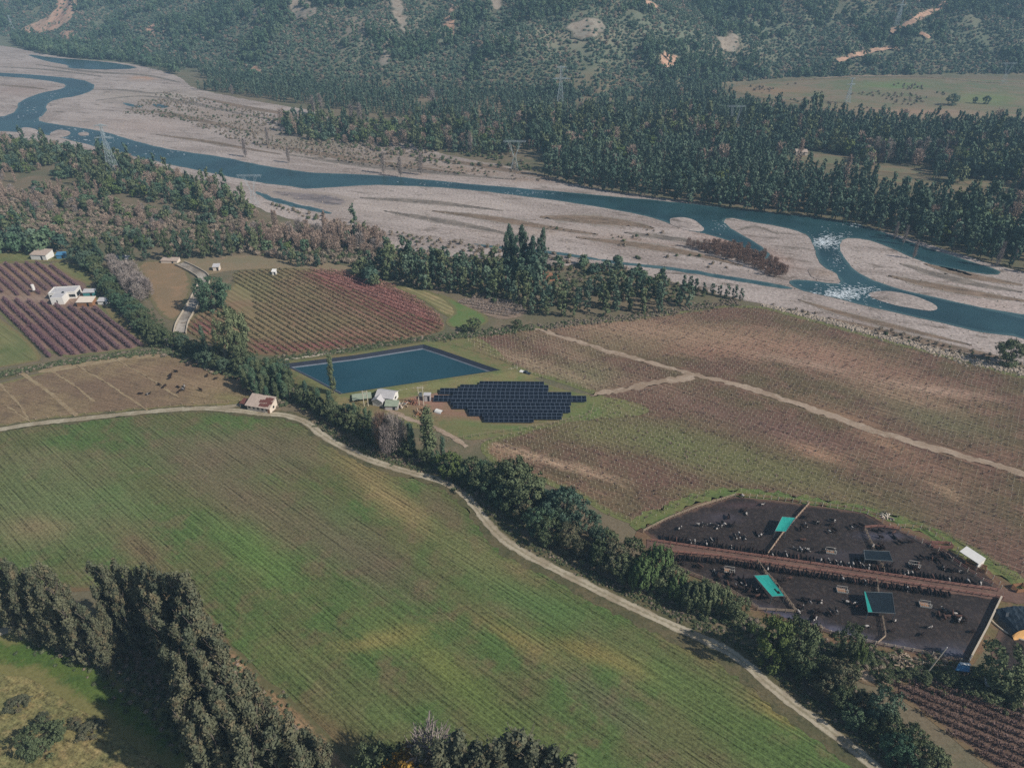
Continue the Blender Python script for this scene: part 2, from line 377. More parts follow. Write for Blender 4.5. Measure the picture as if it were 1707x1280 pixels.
def env(kind, seed, detail=1.0):
    r = np.random.default_rng(seed+100); cl = []
    if kind == 'euc':                      # tall, ragged, plume-like; built 30 m tall
        ph = [r.uniform(0, 6.28) for _ in range(3)]
        for k in range(64):
            f = .12+.87*(k+r.random())/64; a = r.uniform(0, 6.28)
            R0 = 3.9*(math.sin(math.pi*min(1, (f*.86+.10)))**.65)*(1.0-.12*f)*(.72+.28*math.sin(a*2+f*9+ph[0])+.18*math.sin(f*23+ph[1]))
            q = R0*r.uniform(.35, 1.05); s = r.uniform(.5, 1.15)
            cl.append((q*math.cos(a), q*math.sin(a), 30*f, s, s*r.uniform(1.3, 2.4)))
        return cloud(cl, 105*detail, .50/detail**.5, r, asp=1.4, bias=.4, hollow=.2), 30
    if kind == 'oak':                      # rounded and lumpy, skirted to the ground; 12 m
        lob = [(r.uniform(0, 6.28), r.uniform(-.2, .9), r.uniform(.25, .5)) for _ in range(5)]
        for k in range(78):
            u = r.uniform(-.6, 1); a = r.uniform(0, 6.28); q = math.sqrt(max(0, 1-u*u))*r.uniform(.6, 1.02)
            g = .78+sum(w_*max(0, math.cos(a-a_))*max(0, 1-abs(u-u_)) for a_, u_, w_ in lob); s = r.uniform(.45, 1.15)
            cl.append((4.3*q*g*math.cos(a), 4.3*q*g*math.sin(a), 6.2+4.6*u*(.8+.22*g), s, s*1.1))
        for k in range(8):
            a = r.uniform(0, 6.28); s = r.uniform(.9, 1.4); cl.append((3.2*math.cos(a), 3.2*math.sin(a), 1.4, s, s))
        return cloud(cl, 78*detail, .44/detail**.5, r, bias=.5, hollow=.3), 12
    if kind == 'willow':
        for k in range(84):
            u = r.uniform(-.2, 1); a = r.uniform(0, 6.28); q = math.sqrt(max(0, 1-u*u))*r.uniform(.6, 1.0)
            cl.append((5.0*q*math.cos(a), 5.0*q*math.sin(a), 7.0+5.5*u-r.uniform(0, 3.0), .5, 2.4))
        return cloud(cl, 170*detail, .34, r, asp=2.8, up=(0, 0, 1), bias=.6, hollow=.4), 13
    if kind == 'pine':
        for k in range(40):
            f = (k+.5)/40; R0 = 2.9*(1-f)**.7*(.75+.5*r.random())+.15; a = r.uniform(0, 6.28); s = .45+.8*(1-f)
            cl.append((R0*.72*math.cos(a), R0*.72*math.sin(a), 1.0+14.6*f, s, s*.9))
        return cloud(cl, 70*detail, .62/detail**.5, r, bias=.4, hollow=.25), 16
    if kind == 'column':
        for k in range(30):
            f = .20+.79*(k+r.random())/30; R0 = 1.5*math.sin(math.pi*min(1, f*.82+.14))**.6; a = r.uniform(0, 6.28)
            cl.append((R0*.6*math.cos(a), R0*.6*math.sin(a), 20*f, r.uniform(.55, 1.0), 1.3))
        return cloud(cl, 130*detail, .40, r, bias=.45, hollow=.3), 20
    if kind == 'farpine':
        for k in range(16):
            f = .1+.88*(k+r.random())/16; R0 = 2.7*math.sin(math.pi*min(1, f*.62+.24))**.9; a = r.uniform(0, 6.28); s = r.uniform(.8, 1.3)
            cl.append((R0*.7*math.cos(a), R0*.7*math.sin(a), 18*f, s, s*1.5))
        return cloud(cl, 16, 1.25, r, bias=.5, hollow=.4), 18
    if kind == 'farbroad':
        for k in range(20):
            u = r.uniform(-.6, 1); a = r.uniform(0, 6.28); q = math.sqrt(max(0, 1-u*u))*r.uniform(.6, 1.05); s = r.uniform(.9, 1.7)
            cl.append((3.6*q*math.cos(a), 3.6*q*math.sin(a), 4.3+3.9*u, s, s))
        return cloud(cl, 13, 1.15, r, bias=.6, hollow=.5), 9
    if kind == 'bush':
        for k in range(7):
            a = r.uniform(0, 6.28); q = r.uniform(0, .8); s = r.uniform(.45, .8)
            cl.append((q*math.cos(a), q*math.sin(a), .75+r.uniform(-.3, .45), s, s*.8))
        return cloud(cl, 90, .30, r, bias=.6, hollow=.45), 1.8
def twigs(kind, seed, n=900, H=10., Rr=3.0, base=.15, w=.085, ln=1.5):
    r = np.random.default_rng(seed+900); f = base+(1-base)*r.random(n)**.8; a = r.uniform(0, 6.28, n)
    if kind == 'poplar': e = Rr*np.sin(np.pi*np.clip(f*.8+.15, 0, 1))**.7
    else: e = Rr*np.sin(np.pi*np.clip(f*.75+.12, 0, 1))**.6
    q = e*np.sqrt(r.random(n)); P = np.stack([q*np.cos(a), q*np.sin(a), H*f], 1)
    D = np.stack([np.cos(a)*(.5 if kind != 'poplar' else .16), np.sin(a)*(.5 if kind != 'poplar' else .16), np.full(n, .8)], 1)+r.normal(size=(n, 3))*.5
    D /= np.linalg.norm(D, axis=1)[:, None]; S = np.cross(D, r.normal(size=(n, 3))); S /= np.linalg.norm(S, axis=1)[:, None]
    L = ln*r.uniform(.5, 1.2, (n, 1)); S = S*w*r.uniform(.6, 1.3, (n, 1))
    V = np.stack([P-S, P+S, P+D*L+S*.35, P+D*L-S*.35], 1).reshape(-1, 3); return V, np.arange(4*n).reshape(-1, 4)
PROTO = {}
def proto(kind, i, leafmat):
    key = (kind, i, leafmat)
    if key in PROTO: return PROTO[key]
    if kind in ('bare', 'poplar'):
        if kind == 'bare': VF = twigs('bare', i); H = 10; tr = trunk_mesh('trunk', 10, .28, M['barkd'], 9, i, .05, .8, .5, 2.4)
        else: VF = twigs('poplar', i, 600, 16, 1.5, .10, .10, 2.0); H = 16; tr = trunk_mesh('trunk', 16, .26, M['bark'], 6, i, .02, .95, .35, .8)
    else:
        VF, H = env(kind, i)
        tr = {'euc': lambda: trunk_mesh('trunk', 30, .48, M['bark'], 10, i, .02, .93, .3, 2.6), 'oak': lambda: trunk_mesh('trunk', 12, .4, M['barkd'], 7, i, .05, .7, .5, 3.2),
              'willow': lambda: trunk_mesh('trunk', 13, .5, M['barkd'], 7, i, .05, .7, .5, 3.5), 'pine': lambda: trunk_mesh('trunk', 16, .28, M['barkd'], 4, i, .01, .95, .2, .8),
              'column': lambda: trunk_mesh('trunk', 20, .28, M['bark'], 5, i, .015, .93, .3, .7), 'farpine': lambda: trunk_mesh('trunk', 18, .3, M['barkd'], 3, i, .02, .8, .3, 1.2),
              'farbroad': lambda: trunk_mesh('trunk', 9, .25, M['barkd'], 3, i, .04, .6, .4, 1.6), 'bush': lambda: trunk_mesh('trunk', 1.8, .06, M['barkd'], 4, i, .08, .6, .5, .5)}[kind]()
    cr = mesh('crown', VF[0], VF[1], M[leafmat]); PROTO[key] = (tr, cr, H); return PROTO[key]
NTREE = [0]
def tree(name, kind, x, y, h, w=1.0, var=0, leaf='oak', label=None, cat='tree', group=None, z=None, parts=('trunk', 'crown')):
    tr, cr, H = proto(kind, var, leaf); k = h/H
    o = empty(name, (x, y, (float(terrain(x, y)) if z is None else z)), random.uniform(0, 6.28), label=label, cat=cat, group=group)
    o.scale = (k*w, k*w, k)
    link(parts[0], tr, o); link(parts[1], cr, o); NTREE[0] += 1
    return o
def scatter(poly, sp_, px=True, jit=.42, mask=None):
    W = np.array([hit(*p) for p in poly]) if px else np.array(poly)
    lo, hi = W.min(0), W.max(0)
    gx, gy = np.meshgrid(np.arange(lo[0], hi[0]+sp_, sp_), np.arange(lo[1], hi[1]+sp_, sp_*.87))
    gx = gx+(np.arange(gx.shape[0])[:, None] % 2)*sp_*.5
    G = np.stack([gx.ravel(), gy.ravel()], 1)+rng.uniform(-jit, jit, (gx.size, 2))*sp_
    G = G[inpoly(G[:, 0], G[:, 1], W)]
    if mask is not None: G = G[mask(G[:, 0], G[:, 1])]
    return G
def inview(G, m=70, mb=200):
    px, py, d = project(G[:, 0], G[:, 1], terrain(G[:, 0], G[:, 1]))
    return G[(px > -m) & (px < 1707+m) & (py > -60) & (py < 1280+mb)]
_gn = {}
def gn_group(coll):
    if coll.name in _gn: return _gn[coll.name]
    g = bpy.data.node_groups.new("scatter_" + coll.name, 'GeometryNodeTree')
    g.interface.new_socket("Geometry", in_out='INPUT', socket_type='NodeSocketGeometry')
    g.interface.new_socket("Geometry", in_out='OUTPUT', socket_type='NodeSocketGeometry')
    a = g.nodes.new('NodeGroupInput'); z = g.nodes.new('NodeGroupOutput')
    ci = g.nodes.new('GeometryNodeCollectionInfo'); ci.inputs['Collection'].default_value = coll
    ci.inputs['Separate Children'].default_value = True; ci.inputs['Reset Children'].default_value = True
    ip = g.nodes.new('GeometryNodeInstanceOnPoints'); ip.inputs['Pick Instance'].default_value = True
    def at(n, t):
        q = g.nodes.new('GeometryNodeInputNamedAttribute'); q.data_type = t; q.inputs['Name'].default_value = n; return q.outputs['Attribute']
    g.links.new(a.outputs[0], ip.inputs['Points']); g.links.new(ci.outputs[0], ip.inputs['Instance'])
    g.links.new(at('var', 'INT'), ip.inputs['Instance Index']); g.links.new(at('scl', 'FLOAT_VECTOR'), ip.inputs['Scale'])
    g.links.new(at('rot', 'FLOAT_VECTOR'), ip.inputs['Rotation'])
    g.links.new(ip.outputs[0], z.inputs[0]); _gn[coll.name] = g; return g
def source(name, meshes):
    c = bpy.data.collections.new(name)
    for i, me in enumerate(meshes):
        o = bpy.data.objects.new("%s_%02d" % (name, i), me); c.objects.link(o)
    return c
def stuff(name, G, coll, nvar, smin, smax, hk=(.8, 1.25), label=None, cat=None, z=None, sink=0.0, tilt=0.0, S=None):
    n = len(G)
    if n == 0: return None
    zz = (terrain(G[:, 0], G[:, 1]) if z is None else np.full(n, z))-sink
    me_ = bpy.data.meshes.new(name); me_.vertices.add(n); me_.vertices.foreach_set("co", np.c_[G, zz].astype(np.float32).ravel())
    s = rng.uniform(smin, smax, n) if S is None else S
    sc = np.stack([s, s, s*rng.uniform(*hk, n)], 1).astype(np.float32)
    a = me_.attributes.new("scl", 'FLOAT_VECTOR', 'POINT'); a.data.foreach_set("vector", sc.ravel())
    rt = np.stack([rng.normal(size=n)*tilt, rng.normal(size=n)*tilt, rng.uniform(0, 6.28, n)], 1).astype(np.float32)
    a = me_.attributes.new("rot", 'FLOAT_VECTOR', 'POINT'); a.data.foreach_set("vector", rt.ravel())
    a = me_.attributes.new("var", 'INT', 'POINT'); a.data.foreach_set("value", rng.integers(0, nvar, n).astype(np.int32))
    o = link(name, me_); m = o.modifiers.new("scatter", 'NODES'); m.node_group = gn_group(coll)
    return tag(o, label, cat, kind='stuff')
def srcs(name, specs):                     # [(kind, seed, leaf material)]
    out = []
    for kind, i, lm in specs:
        if kind in ('bare', 'poplar'):
            V, F = twigs(kind, i, 420, 10 if kind == 'bare' else 16, 3.0 if kind == 'bare' else 1.5, .1, .17, 1.6); 
        else: (V, F), H = env(kind, i)
        out.append(mesh(name, V, F, M[lm]))
    return source(name, out)
# ---------------------------------------------------------------- ground
gmat = field_mat('valley_soil', lin(102, 92, 74, 1.3), lin(88, 86, 66, 1.3), lin(112, 98, 80, 1.3), streak=0, fine=.4, big=45, mid=11)
def axis(lo, hi, a, b, f, c): 
    L = [a]; s = f
    while L[-1] < b: L.append(L[-1]+f)
    while L[-1] < hi: s *= 1.22; L.append(min(L[-1]+s, hi))
    s = f; P = [a]
    while P[-1] > lo: s *= 1.22; P.append(max(P[-1]-s, lo))
    return np.array(sorted(set(P+L)))
gx = axis(-4200, 4200, -1000, 800, 8., 0); gy = axis(-700, 5200, 40, 1750, 7., 0)
X, Y = np.meshgrid(gx, gy); Z = terrain(X, Y); ny, nx = X.shape
i = np.arange(ny-1)[:, None]*nx+np.arange(nx-1)[None, :]
V = np.stack([X.ravel(), Y.ravel(), Z.ravel()], 1)
gm = mesh('ground', V, np.stack([i, i+1, i+1+nx, i+nx], -1).reshape(-1, 4), gmat, smooth=True)
HILLTINT = [(850, 60, 1500, 70, (88, 96, 80), .95), (600, 40, 120, 50, (124, 112, 98), .8), (960, 60, 120, 22, (128, 116, 98), .7), (1220, 90, 60, 40, (116, 104, 90), .6),
            (450, 40, 120, 60, (104, 92, 80), .6), (680, 160, 90, 14, (112, 98, 82), .7), (760, 330, 400, 40, (128, 116, 106), .5), (1180, 135, 60, 10, (120, 106, 84), .6)]
tint(gm, V, V[:, 2], HILLTINT)
ground = tag(link('ground', gm), kind='structure')
# ---------------------------------------------------------------- fields and paddocks
def wdir(p, q): a = U(*p); b = U(*q); return (b[0]-a[0], b[1]-a[1])
D1 = wdir((560, 1080), (738, 1230))
TRACK = [(-90, 729), (0, 716), (60, 706), (150, 697), (250, 686), (330, 680), (390, 684), (430, 689), (478, 692), (512, 704), (535, 724), (565, 742), (610, 765), (650, 778), (700, 792), (745, 805), (775, 824), (797, 852), (818, 880), (845, 905), (895, 934), (950, 961), (1000, 986), (1060, 1015), (1130, 1047), (1200, 1077), (1240, 1103), (1280, 1141), (1320, 1172), (1360, 1202), (1395, 1226), (1440, 1262), (1500, 1320), (1600, 1440)]
m_green = field_mat('crop_rows_green', lin(73, 90, 50, 1.3), lin(86, 88, 56, 1.25), lin(96, 86, 62, 1.25), D1, row=1.3, rowk=.12, streak=.55, swid=.5, slen=34, fine=.75, big=30, mid=9, edge=lin(104, 88, 64, 1.2))
sheet('green_field', TRACK[1:-1]+[(1540, 1500), (560, 1500), (480, 1300), (430, 1190), (375, 1085), (320, 1000), (200, 985), (0, 985), (-150, 985), (-150, 745), (-60, 735)], m_green, .10, 2.6, 1.0, edge_w=3.5, blobs=[
    (100, 850, 200, 90, (86, 96, 62), .7), (80, 770, 90, 25, (98, 90, 66), .6), (420, 750, 190, 45, (92, 82, 64), .8), (400, 830, 160, 50, (96, 82, 66), .7, 35),
    (600, 770, 60, 22, (110, 96, 64), .7, 30), (655, 835, 90, 26, (120, 104, 72), .9, 35), (740, 850, 70, 22, (92, 78, 62), .7, 40), (600, 920, 150, 50, (88, 78, 62), .8, 35),
    (430, 930, 90, 40, (78, 98, 52), .9, 40), (60, 880, 60, 22, (112, 96, 72), .7), (235, 915, 70, 30, (98, 80, 62), .8, 35), (800, 940, 90, 30, (96, 94, 62), .8, 35), (870, 955, 60, 15, (106, 92, 66), .7, 30),
    (900, 1010, 130, 32, (72, 90, 52), .95, 20), (630, 1040, 90, 30, (76, 88, 50), .8, 30), (640, 1065, 90, 16, (112, 102, 62), .85, -12), (760, 1130, 110, 24, (102, 102, 56), .85, 40),
    (870, 1070, 90, 16, (110, 98, 60), .85, 30), (980, 1085, 80, 18, (112, 100, 60), .85, 15), (1050, 1110, 50, 14, (112, 96, 60), .8, 25), (800, 1170, 120, 40, (74, 88, 48), .8, 40),
    (1010, 1170, 130, 30, (84, 80, 60), .7, 38), (1150, 1150, 130, 35, (78, 92, 52), .8, 25), (1250, 1230, 150, 50, (72, 86, 48), .8, 35), (1180, 1090, 90, 14, (106, 94, 60), .7, 22),
    (620, 1180, 130, 40, (78, 88, 52), .7, 35), (560, 1230, 90, 30, (96, 80, 58), .8, 35), (460, 1080, 60, 60, (80, 90, 52), .6), (900, 1240, 120, 30, (76, 86, 48), .7, 30), (1300, 1190, 60, 14, (116, 94, 60), .7, 30), (560, 860, 60, 20, (80, 90, 56), .6, 35)])
m_dry = field_mat('dry_pasture', lin(112, 104, 68, 1.35), lin(98, 96, 62, 1.35), lin(128, 112, 76, 1.35), wdir((0, 1120), (100, 1180)), streak=.4, swid=1.2, slen=7, fine=.9, big=14, mid=4, fs=.7)
sheet('dry_pasture', [(-150, 1052), (40, 1040), (130, 1075), (200, 1110), (300, 1180), (400, 1280), (460, 1420), (-200, 1420)], m_dry, .06, 3, 1.0, blobs=[(60, 1240, 90, 30, (120, 102, 74), .5), (250, 1270, 80, 20, (124, 108, 76), .5), (120, 1120, 90, 20, (104, 104, 62), .5)])
m_past = field_mat('green_pasture_grass', lin(70, 90, 42, 1.25), lin(80, 94, 46, 1.25), lin(62, 82, 42, 1.25), streak=0, fine=.5, big=18, mid=5, edge=lin(104, 100, 62, 1.35))
sheet('pasture', [(-60, 1062), (60, 1052), (120, 1072), (190, 1105), (280, 1190), (370, 1290), (300, 1290), (230, 1250), (165, 1205), (95, 1155), (40, 1130), (-60, 1118)], m_past, .12, 2.5, 1.5, edge_w=6)
m_path = field_mat('pinkish_earth', lin(150, 122, 104, 1.3), lin(132, 108, 90, 1.3), lin(160, 136, 118, 1.3), streak=0, fine=.3, big=8, mid=3, edge=lin(108, 92, 70, 1.3))
sheet('earth_strip', [(40, 1034), (110, 1060), (160, 1082), (190, 1100), (185, 1108), (140, 1092), (80, 1066), (30, 1050)], m_path, .17, 1.5, .7, edge_w=1.2)
sheet('farm_yard', [(-80, 1008), (0, 1012), (28, 1028), (20, 1042), (-80, 1062)], m_path, .14, 2, .6, edge_w=1.5)
m_reed = field_mat('dry_reed_bank', lin(134, 108, 82, 1.35), lin(122, 100, 74, 1.35), lin(146, 122, 92, 1.35), D1, streak=.5, swid=.6, slen=4, fine=.4, big=9, mid=3, edge=lin(88, 84, 58, 1.3))
sheet('dry_bank', [(372, 1068), (400, 1085), (430, 1120), (470, 1155), (520, 1200), (570, 1250), (620, 1300), (540, 1300), (480, 1220), (440, 1180), (400, 1140), (370, 1100)], m_reed, .15, 2.5, 1.0, edge_w=3)
# ploughed paddock with the grazing cows
m_pad = field_mat('brown_paddock', lin(104, 86, 68, 1.4), lin(114, 98, 74, 1.4), lin(92, 78, 62, 1.4), wdir((90, 625), (370, 690)), streak=.25, swid=1.0, slen=18, fine=.6, big=30, mid=7, edge=lin(104, 98, 64, 1.35))
sheet('ploughed_paddock', [(-150, 680), (-60, 655), (90, 616), (190, 598), (280, 590), (350, 598), (420, 622), (450, 645), (440, 668), (370, 676), (250, 682), (150, 692), (60, 702), (-150, 735)], m_pad, .08, 3, 1.0, edge_w=2.5,
      blobs=[(330, 640, 90, 14, (124, 104, 82), .6), (120, 640, 90, 20, (98, 80, 66), .6), (250, 615, 80, 10, (116, 94, 76), .5), (400, 665, 50, 8, (100, 98, 62), .7)])
m_line = field_mat('pale_dry_grass', lin(134, 118, 92, 1.3), lin(124, 106, 82, 1.3), lin(140, 124, 98, 1.3), streak=0, fine=.35, big=8, mid=3)
for a, b_, w in [((30, 618), (128, 694), 1.6), ((75, 612), (160, 672), .9), ((120, 605), (250, 688), .8), ((-10, 632), (50, 700), .8), ((0, 672), (60, 712), .6), ((190, 598), (300, 665), .7)]:
    ribbon('grass_strip', [a, ((a[0]+b_[0])/2+4, (a[1]+b_[1])/2-2), b_], w, m_line, .13, .25)
sheet('dry_edge', [(60, 617), (190, 596), (280, 588), (340, 594), (340, 598), (270, 594), (190, 602), (70, 624)], m_line, .12, 2, .7)
# orchard terrace on the left
m_orch = field_mat('orchard_soil', lin(110, 90, 80, 1.35), lin(118, 98, 82, 1.35), lin(104, 80, 74, 1.35), wdir((14, 505), (105, 593)), streak=.3, swid=1.2, fine=.3, big=25, edge=lin(96, 96, 64, 1.3))
sheet('orchard_ground', [(-120, 440), (0, 438), (75, 436), (110, 450), (150, 470), (165, 510), (205, 545), (250, 580), (180, 588), (85, 600), (0, 524), (-120, 420)], m_orch, .06, 3, 1.0, blobs=[(120, 560, 90, 40, (108, 78, 78), .6), (40, 455, 60, 12, (128, 104, 80), .5), (70, 498, 90, 8, (130, 112, 98), .7)])
m_grn2 = field_mat('olive_meadow', lin(92, 96, 62, 1.35), lin(104, 102, 68, 1.35), lin(84, 92, 56, 1.35), wdir((0, 560), (60, 605)), streak=.3, swid=1.3, fine=.25, big=20, edge=lin(108, 98, 68, 1.3))
sheet('meadow', [(-120, 470), (0, 528), (85, 598), (30, 608), (-120, 630)], m_grn2, .08, 3, .8, blobs=[])
sheet('meadow', [(75, 437), (130, 437), (158, 462), (150, 478), (118, 462)], m_grn2, .10, 3, .8)
sheet('meadow', [(168, 512), (185, 515), (215, 540), (255, 570), (248, 582), (205, 548)], m_grn2, .10, 3, .8)
sheet('meadow', [(-60, 425), (0, 420), (60, 418), (130, 424), (130, 436), (60, 436), (-60, 440)], m_grn2, .09, 4, .8)
# dark weedy bank under the terrace
m_bank = field_mat('weedy_bank', lin(66, 66, 46, 1.15), lin(58, 60, 44, 1.15), lin(78, 72, 52, 1.15), streak=.2, fine=.45, big=12, mid=4, edge=lin(94, 88, 62, 1.3))
sheet('weedy_bank', [(-120, 640), (0, 618), (85, 602), (180, 590), (250, 583), (300, 580), (320, 590), (280, 590), (190, 597), (90, 612), (0, 634), (-120, 662)], m_bank, .11, 3, .8, edge_w=2)
sheet('weedy_bank', [(430, 601), (480, 596), (600, 580), (700, 563), (745, 556), (800, 552), (880, 545), (900, 548), (840, 558), (760, 566), (700, 573), (600, 588), (520, 600), (460, 610)], m_bank, .11, 3, .8, edge_w=2)
m_brown = field_mat('brown_pasture', lin(120, 100, 76, 1.4), lin(112, 96, 74, 1.4), lin(128, 104, 80, 1.4), streak=0, fine=.2, big=25, mid=9, edge=lin(98, 92, 66, 1.3))
sheet('brown_pasture', [(222, 436), (290, 434), (312, 448), (322, 470), (312, 510), (300, 535), (270, 532), (248, 500), (240, 470)], m_brown, .07, 4, 1)
sheet('earth_apron', [(290, 430), (420, 424), (560, 440), (640, 455), (600, 462), (480, 447), (385, 450), (345, 460), (318, 448)], field_mat('bare_terrace', lin(118, 104, 82, 1.35), lin(110, 102, 80, 1.35), lin(126, 108, 88, 1.3), streak=0, fine=.3, big=18), .06, 4, 1)
VROW = wdir((382, 453), (590, 570))
m_vin = field_mat('red_vineyard_soil', lin(112, 98, 72, 1.4), lin(112, 92, 72, 1.4), lin(104, 92, 66, 1.4), VROW, row=3.0, rowk=.16, streak=.16, swid=1.4, fine=.25, big=30, edge=lin(100, 92, 66, 1.3))
VINE = [(385, 451), (480, 446), (560, 450), (625, 463), (690, 492), (738, 527), (745, 545), (735, 556), (600, 579), (480, 595), (415, 592), (300, 560), (318, 530), (345, 510), (372, 490), (392, 470)]
sheet('vineyard_ground', VINE, m_vin, .08, 3, 1, blobs=[(620, 500, 110, 40, (124, 88, 78), .9, 25), (450, 585, 120, 12, (128, 90, 78), .9), (340, 545, 50, 20, (124, 94, 78), .8), (600, 560, 90, 14, (124, 88, 76), .8), (420, 480, 60, 30, (108, 104, 72), .7)])
m_redv = field_mat('red_vine_soil', lin(126, 84, 76, 1.15), lin(116, 82, 72, 1.15), lin(134, 92, 82, 1.15), wdir((534, 460), (698, 521)), row=3.0, rowk=.15, streak=.2, fine=.25, big=20, edge=lin(112, 90, 70, 1.2))
sheet('vineyard_ground', [(480, 449), (560, 452), (625, 465), (688, 494), (736, 528), (742, 546), (730, 556), (690, 564), (640, 540), (580, 506), (520, 474)], m_redv, .12, 3, 1.5, edge_w=7)
sheet('vineyard_ground', [(415, 560), (470, 574), (560, 562), (640, 560), (690, 564), (600, 577), (480, 593), (416, 590), (410, 575)], m_redv, .125, 3, 1.5, edge_w=6)
sheet('vineyard_ground', [(316, 535), (345, 528), (372, 536), (370, 560), (330, 562), (306, 556)], m_redv, .125, 3, 1.5, edge_w=6)
m_tan = field_mat('pale_cut_rows', lin(124, 112, 80, 1.35), lin(112, 106, 74, 1.35), lin(132, 116, 86, 1.35), wdir((650, 480), (740, 520)), row=3.0, rowk=.2, streak=.2, fine=.2, big=20, edge=lin(96, 94, 62, 1.3))
sheet('cut_field', [(640, 474), (690, 478), (740, 494), (770, 515), (760, 532), (742, 528), (700, 496)], m_tan, .10, 3, .8)
sheet('meadow', [(725, 486), (760, 500), (790, 515), (820, 530), (800, 548), (748, 548), (742, 532), (762, 522), (742, 500)], field_mat('bright_meadow', lin(78, 98, 56, 1.4), lin(86, 100, 60, 1.4), lin(96, 100, 64, 1.4), streak=0, fine=.2, big=15, edge=lin(100, 96, 66, 1.3)), .12, 3, .8)
m_stub = field_mat('grey_stubble', lin(118, 102, 88, 1.35), lin(108, 96, 80, 1.35), lin(126, 108, 94, 1.35), wdir((760, 500), (880, 520)), row=2.2, rowk=.18, streak=.2, fine=.4, big=20)
sheet('stubble_field', [(752, 500), (800, 496), (850, 502), (884, 516), (866, 530), (830, 534), (790, 516)], m_stub, .14, 3, .6)
# embankment meadow round the pond and the solar rows
m_emb = field_mat('olive_embankment', lin(98, 98, 64, 1.35), lin(106, 96, 68, 1.35), lin(84, 94, 58, 1.35), streak=.15, fine=.3, big=18, mid=6)
sheet('embankment', [(430, 600), (500, 596), (620, 582), (745, 560), (800, 560), (845, 600), (900, 640), (985, 660), (1050, 665), (1100, 690), (960, 700), (840, 725), (780, 738), (740, 720), (690, 715), (600, 690), (540, 665), (480, 640), (440, 620)], m_emb, .07, 3, 1, edge_w=4,
      blobs=[(800, 697, 110, 12, (120, 88, 76), .9, 8), (720, 665, 60, 22, (126, 94, 82), .95), (860, 712, 60, 8, (76, 98, 54), .9, 5), (780, 705, 40, 8, (80, 100, 56), .6, 12), (980, 690, 60, 14, (84, 98, 56), .8), (1010, 670, 40, 8, (90, 98, 58), .7), (640, 690, 60, 14, (104, 94, 68), .7), (860, 625, 50, 8, (110, 100, 70), .7), (700, 640, 110, 7, (86, 94, 54), .7, -8)])
# the great vineyard on the right
TD = wdir((1200, 634), (1600, 760))
m_gv = field_mat('vineyard_earth', lin(100, 78, 66, 1.2), lin(94, 82, 62, 1.2), lin(110, 86, 72, 1.2), TD, row=2.4, rowk=.18, streak=.32, swid=1.0, slen=50, fine=.6, big=34, mid=10, edge=lin(96, 98, 62, 1.3))
GV = [(752, 562), (850, 551), (900, 544), (1000, 535), (1100, 524), (1160, 514), (1210, 508), (1270, 510), (1330, 526), (1400, 545), (1500, 572), (1600, 598), (1707, 628), (2000, 710), (2400, 825), (2450, 1260), (1900, 1075), (1760, 1000), (1680, 962), (1600, 905), (1500, 868), (1400, 846), (1300, 832), (1222, 820), (1150, 838), (1080, 872), (1040, 874), (960, 826), (880, 796), (830, 780), (786, 742), (850, 722), (960, 694), (1020, 668), (960, 645), (880, 625), (840, 605)]
GVB = [(1150, 560, 330, 28, (134, 110, 90), .8, 6), (1450, 620, 260, 26, (128, 100, 84), .7, 15), (1200, 585, 120, 14, (124, 94, 78), .6), (950, 590, 90, 14, (122, 100, 84), .6, 25), (980, 630, 70, 22, (92, 96, 66), .8), (1000, 575, 90, 20, (104, 92, 70), .5),
    (880, 605, 70, 14, (132, 114, 92), .7, 22), (960, 628, 60, 8, (134, 114, 92), .6, 22), (1180, 680, 130, 22, (98, 76, 66), .8, 14), (1300, 720, 120, 22, (96, 74, 66), .8, 14), (1120, 740, 170, 38, (88, 92, 58), .85, 12), (1300, 790, 170, 30, (92, 92, 60), .8, 12),
    (1000, 720, 80, 22, (96, 94, 62), .7), (1400, 685, 110, 16, (108, 88, 70), .6, 18), (1360, 755, 60, 12, (138, 108, 88), .8, 18), (1420, 700, 70, 10, (124, 98, 78), .6, 18), (1540, 785, 120, 20, (118, 92, 76), .7, 18), (1480, 740, 60, 10, (132, 106, 84), .7, 20),
    (1560, 700, 130, 26, (94, 90, 66), .8, 18), (1500, 660, 100, 12, (136, 112, 92), .6, 14), (1560, 650, 100, 8, (150, 126, 108), .7, 8), (1340, 605, 100, 6, (146, 124, 106), .6, 10), (1650, 770, 80, 30, (104, 80, 66), .7), (1600, 850, 120, 40, (94, 78, 64), .8, 20), (1580, 820, 30, 8, (142, 118, 94), .8, 30),
    (900, 765, 110, 8, (150, 126, 104), .85, 17), (1000, 790, 70, 7, (146, 122, 100), .75, 17), (860, 785, 70, 14, (112, 88, 72), .8, 20), (960, 820, 90, 16, (106, 86, 68), .7, 18), (820, 750, 60, 10, (122, 98, 78), .7, 20), (1200, 825, 90, 14, (98, 96, 62), .7, 5), (1060, 640, 90, 14, (112, 92, 76), .6, 10), (1450, 850, 90, 12, (92, 92, 60), .6, 12)]
sheet('vineyard_ground', GV, m_gv, .06, 3, 1.2, edge_w=5, blobs=GVB)
m_track = NB('gravel_track'); b = m_track; _a = b.m('ABSOLUTE', b.attr('across').outputs['Fac']); _P = b.pos(); _n = b.noise(_P, .9, 4, .7); _nb = b.noise(_P, .12, 3)
_c = b.mix(b.step(_nb, .42, .6), lin(158, 148, 128, 1.25), lin(140, 128, 108, 1.25))
_c = b.mix(b.m('MULTIPLY', b.step(b.m('ADD', _a, b.m('MULTIPLY', b.m('SUBTRACT', _n, .5), .9)), .30, .08), .55), _c, lin(112, 104, 80, 1.25))
_c = b.mix(b.step(b.m('ADD', _a, b.m('MULTIPLY', b.m('SUBTRACT', _n, .5), 1.0)), .72, 1.05), _c, lin(96, 90, 68, 1.25))
